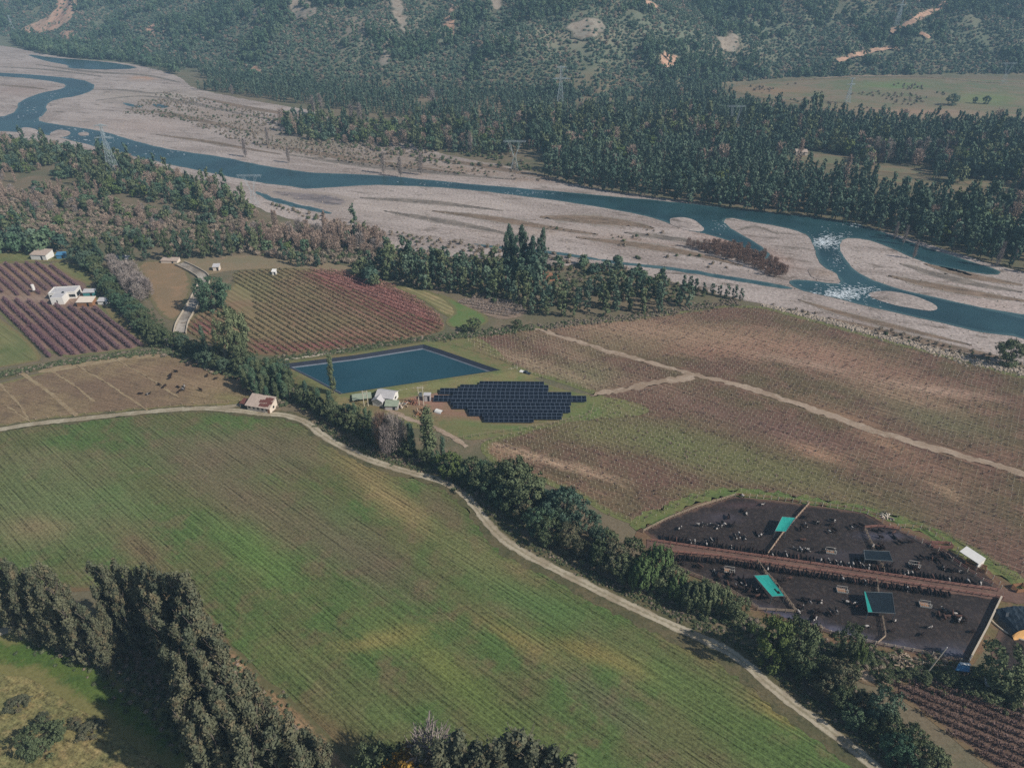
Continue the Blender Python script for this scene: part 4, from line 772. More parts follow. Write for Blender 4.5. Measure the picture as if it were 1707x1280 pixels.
# concrete spillway running down beside the rounded brown pasture
CH = [(300, 440), (322, 450), (343, 463), (338, 478), (326, 500), (312, 525), (303, 540), (300, 558)]
o = ribbon('spillway_bed', CH, [4.5, 6, 5], field_mat('weathered_concrete', lin(146, 138, 128, 1.3), lin(120, 112, 102, 1.3), lin(104, 92, 80, 1.3), wdir((340, 470), (300, 558)), row=9, rowk=.2, streak=.2, fine=.3, big=12, mid=3), .22, .3)
mb = MB(); q = smooth_line([U(*p) for p in CH], 2); T = np.gradient(q, axis=0); T /= np.linalg.norm(T, axis=1)[:, None]; Nn = np.stack([-T[:, 1], T[:, 0]], 1)
for s_ in (-1, 1):
    w_ = q+Nn*s_*2.9
    for i in range(len(w_)-1): d = w_[i+1]-w_[i]; mb.box(((w_[i][0]+w_[i+1][0])/2, (w_[i][1]+w_[i+1][1])/2, .55), (np.linalg.norm(d)+.1, .35, 1.1+.003*i), m_conc, math.atan2(d[1], d[0]))
tag(mb.build('spillway_wall'), 'low concrete walls of the stepped spillway beside the brown pasture', 'wall')
# ---------------------------------------------------------------- trees standing as things of their own
def grove(name, kind, poly, sp_, hlo, hhi, leaf, label, group, w=(.8, 1.15), nv=4, cat='tree', mask=None, lim=400, parts=('trunk', 'crown')):
    G = scatter(poly, sp_, mask=mask); G = inview(G, 60, 420); rng.shuffle(G)
    for p in G[:lim]:
        lf = leaf if isinstance(leaf, str) else random.choice(leaf)
        tree(name, kind, p[0], p[1], random.uniform(hlo, hhi), random.uniform(*w), random.randrange(nv), lf, label, cat, group, parts=parts)
def row_of(name, kind, line, sp_, hlo, hhi, leaf, label, group, w=(.8, 1.15), side=1.0, nv=4, cat='tree', pz=None):
    q = smooth_line([hit(*p) for p in line], 2); seg = np.r_[0, np.cumsum(np.linalg.norm(np.diff(q, axis=0), axis=1))]; s = 0.0
    while s < seg[-1]:
        x = np.interp(s, seg, q[:, 0])+random.uniform(-side, side); y = np.interp(s, seg, q[:, 1])+random.uniform(-side, side)
        lf = leaf if isinstance(leaf, str) else random.choice(leaf)
        tree(name, kind, x, y, random.uniform(hlo, hhi), random.uniform(*w), random.randrange(nv), lf, label, cat, group); s += sp_*random.uniform(.75, 1.3)
# big eucalyptus shelter belt, lower left
EL = 'tall ragged dark eucalyptus of the first belt beside the green pasture'
for (px, by, ty) in [(28, 1050, 950), (48, 1056, 938), (62, 1048, 932), (78, 1066, 940), (92, 1058, 952), (112, 1076, 948), (130, 1070, 942), (146, 1088, 960), (122, 1092, 975), (164, 1098, 1000), (178, 1106, 1010), (192, 1112, 1030), (150, 1108, 1000), (36, 1066, 985), (66, 1078, 985), (100, 1088, 990), (205, 1098, 1005), (182, 1124, 1050)]:
    x, y = U(px, by); tree('eucalyptus_tree', 'euc', x, y, height_from(px, by, ty), random.uniform(.72, .95), random.randrange(4), 'euc', EL, 'tree', 'eucalyptus belt beside the pasture')
EL2 = 'tall ragged brownish eucalyptus of the second belt along the green crop field'
for (px, by, ty) in [(205, 1062, 940), (222, 1068, 942), (240, 1062, 938), (258, 1072, 946), (276, 1078, 950), (292, 1086, 945), (308, 1092, 952), (326, 1100, 958), (345, 1106, 955), (362, 1118, 958), (372, 1136, 985), (235, 1090, 985), (300, 1112, 990), (346, 1130, 1000), (352, 1150, 1010), (376, 1166, 1020), (286, 1124, 1016), (308, 1150, 1030), (334, 1164, 1040), (356, 1186, 1060), (366, 1200, 1050), (398, 1190, 1060),
                     (316, 1196, 1080), (338, 1220, 1092), (348, 1236, 1100), (384, 1232, 1090), (410, 1216, 1085), (346, 1262, 1130), (360, 1276, 1135), (392, 1266, 1120), (420, 1252, 1110), (446, 1240, 1120), (350, 1306, 1165), (380, 1312, 1170), (412, 1300, 1150), (440, 1286, 1140), (466, 1272, 1150), (400, 1346, 1200), (430, 1336, 1190), (460, 1322, 1180), (486, 1306, 1180), (510, 1300, 1190), (372, 1350, 1210), (450, 1370, 1222), (486, 1352, 1215), (516, 1340, 1205), (540, 1330, 1215), (560, 1352, 1232), (530, 1376, 1245)]:
    x, y = U(px, by); tree('eucalyptus_tree', 'euc', x, y, height_from(px, by, ty), random.uniform(.7, .95), random.randrange(4), 'euc', EL2, 'tree', 'eucalyptus belt along the crop field')
EL3 = 'brown-green eucalyptus crown rising from the bottom of the green crop field'
for (px, by, ty, w) in [(708, 1340, 1246, .9), (742, 1352, 1238, 1.0), (772, 1350, 1228, 1.1), (800, 1362, 1244, 1.0), (832, 1366, 1236, 1.1), (862, 1362, 1222, 1.2), (886, 1372, 1240, 1.1), (915, 1384, 1252, 1.0), (940, 1398, 1268, 1.0)]:
    x, y = U(px, by); tree('eucalyptus_tree', 'euc', x, y, height_from(px, by, ty), w*1.2, random.randrange(4), 'euc', EL3, 'tree', 'eucalyptus crowns below the crop field')
x, y = U(690, 1345); tree('autumn_tree', 'oak', x, y, height_from(690, 1345, 1262), .8, 1, 'yellow', 'small yellow autumn tree at the bottom of the green crop field', 'tree')
x, y = U(640, 1330); tree('round_tree', 'oak', x, y, height_from(640, 1330, 1258), .8, 2, 'oak', 'small grey-green tree in the shade beside the yellow autumn tree', 'tree')
x, y = U(724, 1320); tree('bare_tree', 'bare', x, y, height_from(724, 1320, 1232), .9, 2, 'bareg', 'bare grey tree between the yellow autumn tree and brown-green eucalyptus', 'tree')
x, y = U(2, 1030); tree('round_tree', 'oak', x, y, height_from(2, 1030, 962), 1.0, 2, 'oak', 'dark tree beside the pinkish farm yard at the pasture corner', 'tree')
# hedgerow between the track and the vineyard
HB = 'trees of the dark hedgerow between farm track and vineyard'
row_of('hedgerow_tree', 'oak', [(836, 842), (874, 872), (914, 902), (954, 922), (999, 944), (1044, 964), (1084, 978)], 5.6, 7.5, 11.5, ['oak', 'oak', 'euc', 'wood2'], 'grey-green leafy tree of the lower hedgerow along the pale farm track', 'trees of the lower hedgerow by the track', (.75, 1.05), 1.0)
row_of('hedgerow_tree', 'oak', [(808, 814), (858, 832), (900, 850), (933, 872), (973, 894), (1000, 905)], 6.2, 10, 15.5, ['oak', 'oak', 'pine', 'wood'], 'dark leafy tree of the upper hedgerow backing onto the vineyard', 'trees of the upper hedgerow by the vineyard', (.95, 1.25), 1.2)
row_of('hedgerow_tree', 'oak', [(1004, 912), (1030, 926), (1056, 940)], 5.4, 8, 10.5, ['oak', 'oak', 'pine'], 'dark leafy tree of the upper hedgerow backing onto the vineyard', 'trees of the upper hedgerow by the vineyard', (.8, 1.0), 1.0)
row_of('hedgerow_tree', 'oak', [(710, 776), (740, 786), (770, 798), (800, 814), (825, 832)], 4.8, 7, 9.5, ['oak', 'wood2'], 'rounded green tree in the hedgerow where the farm track bends', 'trees of the hedgerow at the track bend', (.7, .95), 1.0)
row_of('hedgerow_tree', 'oak', [(750, 790), (790, 806), (830, 822), (870, 838)], 8, 8, 11, ['oak', 'wood2', 'lime'], 'rounded green tree in the hedgerow where the farm track bends', 'trees of the hedgerow at the track bend', (.9, 1.1), 1.2)
grove('willow_tree', 'willow', [(1052, 962), (1078, 950), (1104, 972), (1096, 1000), (1066, 1002)], 6.2, 11, 14, 'willow', 'large weeping willow with bright hanging foliage beside the cattle yard', 'weeping willows beside the cattle yard', (.85, 1.05), 3)
row_of('hedgerow_tree', 'willow', [(1120, 994), (1150, 1008), (1176, 1014), (1202, 1018)], 5.0, 8, 11, ['oak', 'willow'], 'drooping dark green tree between willow and track below the cattle yard', 'drooping trees below the cattle yard', (1.0, 1.2), 1.2)
row_of('hedgerow_tree', 'oak', [(1110, 990), (1140, 1002), (1190, 1020), (1240, 1040)], 6.5, 7, 10, ['oak'], 'drooping dark green tree between willow and track below the cattle yard', 'drooping trees below the cattle yard', (1.0, 1.2), 1.5)
for (px, by, ty, w, k, lf, lab) in [(1283, 1108, 1030, .62, 'oak', 'lime', 'bright yellow-green leafy tree in the hedgerow below the cattle yard'), (1322, 1104, 1034, .75, 'oak', 'oak', 'dark round tree right beside the bright yellow-green hedgerow tree'), (1410, 1098, 1042, .6, 'oak', 'oak', 'small dark tree standing alone before the lower yard fence'), (1306, 1082, 1040, .7, 'oak', 'oak', 'dark round tree just behind the bright yellow-green hedgerow tree'),
                                  (1425, 1108, 1072, .6, 'willow', 'lime', 'low lighter green tree beside the lone dark tree at the yard fence'), (1652, 1148, 1092, 1.15, 'oak', 'oak', 'spreading olive-green tree beside the blue shelter roof'), (1684, 1166, 1132, 1.1, 'oak', 'oak', 'low dark tree just beyond the spreading tree by the blue roof'), (1676, 606, 566, 1.15, 'oak', 'oak', 'lone dark round tree on the riverside boulder levee'),
                                  (1378, 702, 690, .6, 'oak', 'scrubd', 'tiny shrub in the middle of the great vineyard')]:
    if 'tiny' in lab: continue
    x, y = U(px, by); tree('round_tree', k, x, y, height_from(px, by, ty), w, random.randrange(4), lf, lab, 'tree')
HL = 'lumpy dark green tree of the hedgerow beside the dark lower vineyard'
row_of('hedgerow_tree', 'oak', [(1345, 1134), (1402, 1188), (1462, 1240), (1515, 1290), (1560, 1340)], 5.0, 6, 9.5, ['oak', 'oak', 'wood2', 'euc'], HL, 'trees of the hedgerow beside the lower vineyard', (.75, 1.0), 1.0)
row_of('hedgerow_tree', 'oak', [(1331, 1114), (1386, 1148), (1438, 1194), (1498, 1242), (1566, 1302), (1626, 1362)], 5.4, 7, 11.5, ['oak', 'oak', 'pine', 'euc'], HL, 'trees of the hedgerow beside the lower vineyard', (.75, 1.0), 1.0)
row_of('hedge_shrub', 'oak', [(1470, 1132), (1530, 1138), (1580, 1140), (1640, 1158), (1707, 1186)], 5, 2.5, 4.5, 'oak', 'low dark shrub in the strip between cattle yard and lower vineyard', 'low shrubs below the cattle yard', (1.2, 1.6), 1.0, cat='shrub')
# trees from the white farm shed down to the pump houses
grove('leafy_tree', 'column', [(398, 642), (430, 622), (470, 632), (500, 662), (470, 676), (420, 668)], 3.6, 8, 11, ['wood2', 'oak', 'wood2'], 'slender pale green tree in the thicket behind the white farm shed', 'thicket behind the white farm shed', (1.5, 2.0), 3)
grove('leafy_tree', 'oak', [(395, 606), (440, 604), (474, 622), (470, 634), (430, 626)], 5.5, 6, 9, ['oak', 'pine'], 'dark bushy tree between ploughed paddock and pond', 'bushy trees between paddock and pond', (.9, 1.1), 4)
row_of('hedgerow_tree', 'oak', [(500, 672), (527, 684), (557, 704), (587, 722), (617, 737), (652, 752), (692, 764)], 4.6, 6.5, 9.5, ['oak', 'wood2', 'oak'], 'dense dark tree in the hedgerow between farm shed and pump houses', 'hedgerow between farm shed and pump houses', (.65, .9), 1.0)
row_of('hedgerow_tree', 'column', [(506, 664), (540, 682), (574, 703), (610, 724), (660, 744), (712, 762), (750, 772)], 4.2, 8, 12, ['oak', 'wood2', 'pine'], 'upright dark tree in the hedgerow between farm shed and pump houses', 'upright trees of the hedgerow by the pump houses', (1.2, 1.9), 1.8)
row_of('hedgerow_tree', 'oak', [(560, 696), (590, 712), (620, 728)], 6, 7, 10, ['oak'], 'dense dark tree in the hedgerow between farm shed and pump houses', 'hedgerow between farm shed and pump houses', (.8, 1.1), 1.0)
for (px, by, ty, w, k, lf, lab) in [(397, 603, 506, .60, 'oak', 'oak', 'very large dark rounded eucalyptus towering over the terrace edge'), (405, 612, 552, .55, 'oak', 'oak', 'lower leafy tree under the very large dark eucalyptus'), (357, 519, 460, .95, 'oak', 'wood2', 'dense grey-green tree standing alone beside the stepped spillway'), (371, 512, 474, .7, 'oak', 'wood2', 'smaller grey-green tree touching the one beside the spillway'),
                                  (350, 610, 545, .95, 'column', 'pine', 'narrow dark upright tree at the paddock corner'), (366, 606, 574, .65, 'oak', 'oak', 'dark tree filling the gap beside the very large eucalyptus'), (558, 662, 592, .95, 'column', 'oak', 'slim poplar with bare lower trunk standing before the pond'), (717, 768, 682, 1.6, 'column', 'oak', 'tall narrow dark tree rising from the hedgerow by the pump houses'),
                                  (689, 762, 716, 1.4, 'column', 'wood2', 'grey-leaved upright tree beside the tall narrow dark tree'), (792, 552, 528, 1.0, 'oak', 'oak', 'small round tree at the corner of the great vineyard'), (775, 553, 541, 1.2, 'oak', 'oak', 'low dark bush beside the small round tree at the vineyard corner'), (862, 548, 532, 1.1, 'oak', 'oak', 'small round bush on the weedy bank near the grove'), (330, 590, 566, 1.2, 'oak', 'oak', 'low dark tree between narrow upright tree and terrace edge')]:
    x, y = U(px, by); tree('leafy_tree', k, x, y, height_from(px, by, ty), w, random.randrange(4), lf, lab, 'tree')
for (px, by, ty) in [(640, 752, 690), (652, 750, 694), (662, 758, 696), (630, 742, 700), (672, 752, 702), (646, 764, 712)]:
    x, y = U(px, by); tree('bare_tree', 'bare', x, y, height_from(px, by, ty), .5, random.randrange(4), random.choice(['barer', 'bareg']), 'leafless reddish tree in the hedgerow below the pump houses', 'tree', 'leafless reddish trees below the pump houses')
# belt between the orchard terrace and the rounded brown pasture
row_of('leafy_tree', 'oak', [(160, 452), (168, 474), (190, 500), (215, 525), (240, 552), (262, 570), (290, 584)], 5.2, 6.5, 10, ['oak', 'wood2'], 'green leafy tree in the belt between orchard and brown pasture', 'leafy belt between orchard and brown pasture', (.9, 1.15), 1.6)
row_of('leafy_tree', 'oak', [(176, 470), (205, 500), (232, 530), (258, 556)], 6, 6.5, 9, ['oak', 'wood2'], 'green leafy tree in the belt between orchard and brown pasture', 'leafy belt between orchard and brown pasture', (.9, 1.15), 1.6)
row_of('leafy_tree', 'oak', [(262, 566), (290, 575), (318, 590), (345, 604), (380, 618), (410, 626)], 5.2, 6, 9, ['oak', 'pine'], 'dark leafy tree along the bank above the ploughed paddock', 'trees along the bank above the paddock', (.9, 1.2), 1.6)
grove('bare_tree', 'bare', [(176, 440), (205, 442), (235, 470), (252, 505), (236, 515), (205, 482)], 5.6, 8, 11, 'bareg', 'leafless grey-brown tree above the belt beside the brown pasture', 'leafless trees beside the brown pasture', (.9, 1.2))
# grove between the vineyards and the gravel plain
LG = 'dark tall tree of the grove between vineyard and gravel plain'
grove('grove_tree', 'farpine', [(610, 450), (640, 436), (700, 440), (770, 455), (850, 460), (905, 458), (912, 480), (880, 512), (800, 498), (720, 488), (650, 468)], 7.6, 12, 18, ['pine', 'wood', 'oak'], LG, 'dark grove by the gravel plain', (.95, 1.3), 5, lim=190)
grove('grove_tree', 'euc', [(838, 450), (905, 452), (918, 466), (850, 470)], 6.5, 21, 29, ['pine', 'wood'], 'towering pale-trunked eucalyptus at the river end of the grove', 'towering eucalyptus of the grove', (.95, 1.25), 4)
grove('grove_tree', 'farpine', [(880, 500), (960, 490), (1010, 478), (1080, 478), (1140, 498), (1152, 518), (1090, 528), (1000, 528), (910, 534), (870, 520)], 8.0, 9, 15, ['pine', 'wood', 'oak'], 'dark tree of the low grove at the vineyard corner', 'dark low grove at the vineyard corner', (1.0, 1.35), 5, lim=120)
row_of('young_conifer', 'farpine', [(1138, 478), (1165, 486), (1190, 492), (1215, 497), (1238, 502)], 4.2, 5, 8, 'pine', 'young dark conifer in the line at the vineyard edge', 'line of young conifers', (1.1, 1.4), .8)
grove('leafy_tree', 'farbroad', [(920, 445), (1000, 440), (1070, 452), (1130, 478), (1060, 475), (960, 468)], 10, 5, 8, ['wood2', 'wood'], 'low green tree scattered beside the gravel plain', 'low green trees beside the gravel plain', (1, 1.2), 4)
row_of('grove_tree', 'farpine', [(484, 440), (500, 442), (520, 444), (545, 444)], 4.5, 7, 10, 'pine', 'dark tree of the small clump above the red vineyard', 'small dark clump above the red vineyard', (1.1, 1.4), 2.0)
row_of('leafy_tree', 'farbroad', [(598, 462), (612, 470), (640, 482), (600, 452)], 6, 6, 9, ['wood', 'oak'], 'round dark tree at the upper corner of the red vineyard', 'round trees at the corner of the red vineyard', (1.1, 1.3), 2.0)
# upper left: tall eucalyptus line and mixed wood
row_of('eucalyptus_tree', 'euc', [(150, 440), (190, 438), (225, 436), (262, 436)], 6.0, 15, 21, ['pine', 'oak'], 'tall dark eucalyptus of the line above the orchard terrace', 'eucalyptus line above the orchard terrace', (1.1, 1.4), 2.0)
row_of('eucalyptus_tree', 'euc', [(284, 434), (320, 430), (360, 428), (405, 428)], 5.4, 16, 21, ['pine', 'oak'], 'tall dark eucalyptus of the line above the rounded brown pasture', 'eucalyptus line above the brown pasture', (1.1, 1.4), 2.0)
grove('leafy_tree', 'oak', [(122, 444), (135, 434), (160, 440), (166, 456), (144, 456)], 5.5, 8, 11, ['wood2', 'wood'], 'round green tree at the top end of the orchard', 'round trees at the top end of the orchard', (.9, 1.2))
grove('leafy_tree', 'farbroad', [(-60, 412), (0, 405), (60, 410), (110, 420), (40, 430), (-60, 432)], 9, 9, 14, ['wood2', 'wood'], 'round green tree behind the pink-roofed cottage', 'trees behind the pink-roofed cottage', (.9, 1.2), 4, lim=40)
# bare poplars across the river
for (px, by, ty) in [(523, 190, 160), (536, 192, 158), (588, 212, 176), (602, 216, 174), (612, 208, 182), (722, 188, 148), (388, 160, 142), (482, 272, 246), (640, 290, 255), (668, 296, 262), (702, 292, 258), (784, 256, 222), (856, 228, 200), (410, 262, 232), (448, 243, 214), (1098, 252, 218), (770, 196, 178)]:
    x, y = hit(px, by); tree('bare_poplar', 'poplar', x, y, height_from(px, by, ty), 1.1, random.randrange(4), 'bareg', 'leafless pale poplar standing in the scrub across the river', 'tree', 'leafless poplars across the river')
for i, (px, by, ty) in enumerate([(1455+i*10, 268+(i % 3)*2, 230+(i*7 % 11)) for i in range(14)]):
    x, y = hit(px, by); tree('bare_poplar', 'poplar', x, y, height_from(px, by, ty), 1.3, random.randrange(4), 'bareg', 'leafless purple-grey poplar in the row before the far forest', 'tree', 'row of leafless poplars before the far forest')
for (px, by, ty, w, lab) in [(1586, 176, 155, 1.2, 'largest lone dark tree on the far meadow'), (1624, 173, 161, .8, 'small middle tree of the three lone trees on the far meadow'), (1643, 174, 159, .9, 'outermost of the three lone trees on the far meadow, beside the hill edge')]:
    x, y = hit(px, by); tree('meadow_tree', 'oak', x, y, height_from(px, by, ty), w, 1, 'wood', lab, 'tree')
for (px, by, ty) in [(1522, 432, 402), (1660, 446, 405), (1688, 438, 412), (1490, 400, 372), (1505, 408, 378)]:
    x, y = U(px, by); tree('bare_poplar', 'poplar', x, y, height_from(px, by, ty), .9, 1, 'bareg', 'slim leafless pale tree at the riverside edge of the far forest', 'tree', 'slim leafless trees at the forest edge')
for (px, by, ty, w) in [(62, 1250, 1222, 2.2), (96, 1226, 1212, 1.6)]:
    pass
for (px, by, ty, w, lab) in [(76, 1252, 1218, 1.35, 'largest dark round shrub on the dry pasture'), (97, 1225, 1211, 2.0, 'middle-sized dark shrub touching the largest pasture shrub'), (32, 1178, 1167, 2.4, 'low brown shrub alone on the dry pasture near the frame edge'), (73, 1207, 1198, 2.4, 'low brown shrub between largest shrub and green pasture'), (129, 1210, 1202, 2.2, 'smaller of the paired low brown pasture shrubs'), (155, 1221, 1210, 2.6, 'larger of the paired low brown pasture shrubs'), (125, 1108, 1101, 1.8, 'small dark bush on the bright green pasture')]:
    x, y = U(px, by); tree('pasture_shrub', 'oak', x, y, height_from(px, by, ty), w*.95, random.randrange(3), 'euc' if 'brown' in lab else 'oak', lab, 'shrub', parts=('stem', 'foliage'))
# ---------------------------------------------------------------- forest and ground cover that reads as one mass
S_pine = srcs('forest_source', [('farpine', i, 'wood') for i in range(5)]+[('farpine', 7, 'pine')])
S_brd = srcs('grove_source', [('farbroad', i, 'wood2') for i in range(3)]+[('farbroad', 5, 'wood'), ('farpine', 9, 'wood2')])
S_mix = srcs('mixed_wood_source', [('farbroad', 11, 'wood2'), ('farbroad', 12, 'oak'), ('farbroad', 13, 'wood'), ('farpine', 14, 'pine'), ('farbroad', 15, 'lime'), ('bare', 16, 'bare'), ('farpine', 17, 'oak')])
S_bare = srcs('bare_source', [('bare', i, 'bare') for i in range(3)]+[('bare', 5, 'bareg'), ('poplar', 6, 'bare')])
S_scrub = srcs('scrub_source', [('bush', i, 'scrub') for i in range(5)]+[('bush', 8, 'scrubd')])
S_dry = srcs('dry_scrub_source', [('bush', i, 'scrubd') for i in range(3)]+[('bush', 5, 'oak')])
S_weed = srcs('weed_source', [('bush', i, 'oak') for i in range(3)]+[('bush', 5, 'scrubd')])
CLEAR = [np.array([hit(*p) for p in q]) for q in ([(1310, 260), (1370, 252), (1436, 264), (1450, 300), (1380, 300), (1315, 292)], [(1448, 272), (1500, 274), (1556, 284), (1552, 318), (1480, 310), (1448, 304)], [(1430, 290), (1500, 298), (1560, 304), (1650, 312), (1655, 346), (1560, 338), (1460, 322)], [(1598, 298), (1700, 306), (1700, 338), (1610, 334)], [(1195, 212), (1250, 212), (1255, 236), (1200, 232)], [(1030, 240), (1090, 246), (1095, 262), (1035, 256)], [(792, 180), (838, 181), (842, 196), (796, 194)])]
def notclear(x, y):
    m_ = np.ones(x.shape, bool)
    for C_ in CLEAR: m_ &= ~inpoly(x, y, C_)
    return m_
# the front rows along the water, as trees of their own
row_of('riverside_tree', 'farpine', [(905, 292), (960, 306), (1010, 318), (1100, 330), (1200, 344), (1290, 356), (1360, 362), (1430, 372), (1500, 390), (1560, 408), (1620, 428), (1707, 448), (1790, 470)], 7.5, 14, 20, ['wood', 'pine'], 'dark forest tree in the front row along the far river bank', 'front row of the riverside forest', (1.0, 1.4), 2.5, 5)
row_of('riverside_tree', 'farpine', [(915, 284), (1010, 310), (1100, 322), (1200, 336), (1300, 348), (1400, 358), (1500, 378), (1600, 410), (1707, 436)], 8.5, 15, 21, ['wood', 'pine'], 'dark forest tree in the front row along the far river bank', 'front row of the riverside forest', (1.0, 1.4), 2.5, 5)
F1_ = [(900, 250), (930, 288), (1000, 310), (1100, 322), (1250, 344), (1400, 360), (1500, 380), (1600, 412), (1707, 440), (1900, 490), (1900, 222), (1707, 212), (1600, 216), (1500, 212), (1400, 208), (1310, 196), (1230, 180), (1180, 170), (1050, 180), (960, 190), (900, 200), (860, 215)]
FG = inview(scatter(F1_, 7.2, mask=notclear)); FM = fnoise(FG[:, 0]/110, FG[:, 1]/90, 404, 3)+.16*rng.random(len(FG)); FG = FG[rng.random(len(FG)) < .93]; FM = fnoise(FG[:, 0]/110, FG[:, 1]/90, 404, 3)+.16*rng.random(len(FG))
stuff('mixed_forest', FG[FM > .62], S_mix, 7, .8, 1.6, label='lighter round-crowned patches of the valley forest', cat='forest')
FG = FG[FM <= .62]; FB = FG[rng.random(len(FG)) < .025]
stuff('leafless_forest_trees', FB, S_bare, 5, 1.0, 1.7, label='grey leafless trees scattered through the valley forest', cat='trees')
stuff('riverside_forest', FG, S_pine, 6, .5, 1.1, (.8, 1.3), label='dense dark forest filling the valley floor beyond the river', cat='forest')
F2_ = [(900, 250), (960, 190), (1100, 172), (1180, 168), (1210, 150), (1200, 144), (1000, 160), (600, 150), (420, 132), (300, 105), (250, 98), (300, 128), (332, 150), (420, 162), (520, 178), (600, 192), (700, 200), (800, 204)]
stuff('foothill_forest', inview(scatter(F2_, 8.2, mask=lambda x, y: notclear(x, y) & (fnoise(x/60, y/60, 505, 3) > .36))), S_pine, 6, .4, .95, label='dark tree belt along the foot of the hill', cat='forest')
F3_ = [(470, 206), (520, 196), (600, 212), (680, 208), (790, 206), (860, 218), (890, 250), (840, 262), (760, 256), (680, 250), (560, 238), (480, 228)]
stuff('riverside_grove', inview(scatter(F3_, 9.0)), S_mix, 7, .7, 1.3, label='lighter green grove on the far gravel bank', cat='grove')
stuff('foothill_grove', inview(scatter([(20, 66), (140, 84), (250, 104), (300, 126), (260, 114), (200, 102), (130, 98), (70, 90), (30, 78)], 8.5)), S_brd, 5, .8, 1.5, label='mixed trees at the foot of the orange cliff', cat='grove')
G4 = [(-100, 244), (0, 240), (80, 246), (180, 262), (260, 285), (300, 300), (380, 322), (430, 345), (432, 366), (380, 368), (300, 352), (220, 330), (140, 312), (60, 290), (-100, 285)]
stuff('near_bank_wood', inview(scatter(G4, 6.4, mask=lambda x, y: fnoise(x/30, y/30, 61, 3) > .36)), S_mix, 7, .4, 1.05, label='green wood on the near bank of the river', cat='wood')
G5 = [(-100, 292), (0, 294), (90, 312), (170, 332), (240, 350), (320, 368), (440, 372), (560, 378), (640, 390), (620, 410), (520, 398), (420, 398), (300, 390), (200, 384), (100, 366), (0, 350), (-100, 345)]
stuff('leafless_wood', inview(scatter(G5, 9, mask=lambda x, y: fnoise(x/40, y/30, 33, 3) > .47)), S_bare, 5, .38, .75, label='brown leafless wood between the green wood and the terrace', cat='wood')
G6 = [(-80, 352), (0, 356), (90, 372), (200, 394), (300, 402), (430, 408), (600, 420), (600, 432), (480, 436), (420, 424), (300, 418), (150, 418), (0, 404), (-80, 398)]
stuff('leafless_wood', inview(scatter([(380, 392), (440, 384), (560, 386), (650, 404), (640, 430), (600, 426), (500, 416), (420, 410)], 6.5)), S_bare, 5, .5, .9, label='pale leafless poplars between terrace and gravel plain', cat='wood')
stuff('terrace_wood', inview(scatter(G6, 10, mask=lambda x, y: fnoise(x/40, y/30, 35, 3) > .45)), S_mix, 7, .45, 1.0, label='patchy green trees above the terrace fields', cat='wood')
stuff('thicket_trees', inview(scatter(G5, 9, mask=lambda x, y: fnoise(x/35, y/25, 38, 3) > .54)), S_mix, 7, .4, .95, label='dark green clumps among the leafless wood', cat='trees')
stuff('terrace_scrub', inview(scatter([(-80, 300), (100, 330), (430, 372), (620, 392), (640, 440), (520, 442), (420, 424), (200, 410), (0, 400), (-80, 396)], 3.4)), S_dry, 4, .7, 1.9, label='low brown scrub above the terrace', cat='scrub')
stuff('grove_scrub', inview(scatter([(560, 392), (700, 416), (900, 440), (1050, 455), (1200, 488), (1130, 505), (1000, 490), (900, 520), (640, 470), (580, 445)], 3.6)), S_weed, 4, .6, 1.5, label='low scrub under and around the grove', cat='scrub')
G7 = [(200, 190), (262, 150), (400, 180), (500, 205), (600, 230), (720, 258), (880, 292), (900, 302), (780, 292), (640, 282), (520, 262), (400, 240), (300, 200)]
stuff('gravel_scrub', inview(scatter(G7, 5, mask=lambda x, y: fnoise(x/45, y/22, 71, 3)+.3*rng.random(x.shape) > .60)), S_dry, 4, .5, 1.4, label='brown scrub scattered on the far gravel bank', cat='scrub')
stuff('green_scrub', inview(scatter([(445, 200), (520, 205), (700, 238), (860, 262), (900, 288), (760, 275), (600, 262), (480, 240)], 7, mask=lambda x, y: fnoise(x/35, y/25, 77, 3) > .50)), S_weed, 4, 1.0, 2.2, label='dark green bushes scattered on the far gravel bank', cat='scrub')
S_reed = srcs('reed_source', [('bare', i, 'barer') for i in range(3)])
stuff('reed_band', inview(scatter([(1145, 412), (1190, 406), (1240, 414), (1290, 436), (1318, 462), (1290, 466), (1240, 440), (1180, 426)], 3.2)), S_reed, 3, .28, .5, label='reddish dry reeds lining the side channel', cat='reeds')
stuff('gravel_scrub', inview(scatter([(900, 375), (1060, 380), (1180, 400), (1320, 470), (1200, 455), (1000, 425), (880, 405)], 6, mask=lambda x, y: fnoise(x/25, y/16, 171, 3) > .60)), S_dry, 4, .6, 1.3, label='dry tufts on the near gravel plain', cat='scrub')
stuff('gravel_edge_scrub', inview(scatter([(400, 325), (460, 350), (560, 378), (660, 404), (800, 428), (960, 446), (1080, 462), (1060, 450), (900, 420), (760, 404), (640, 384), (520, 356), (440, 336)], 4.5, mask=lambda x, y: fnoise(x/20, y/14, 371, 3) > .47)), S_dry, 4, .6, 1.6, label='brown scrub at the near edge of the gravel plain', cat='scrub')
stuff('levee_scrub', inview(scatter([(1260, 502), (1400, 528), (1560, 572), (1707, 604), (1760, 616), (1700, 618), (1560, 584), (1400, 542)], 3.4, mask=lambda x, y: fnoise(x/14, y/9, 271, 3) > .50)), S_dry, 4, .5, 1.1, label='dry weeds behind the boulder levee', cat='scrub')
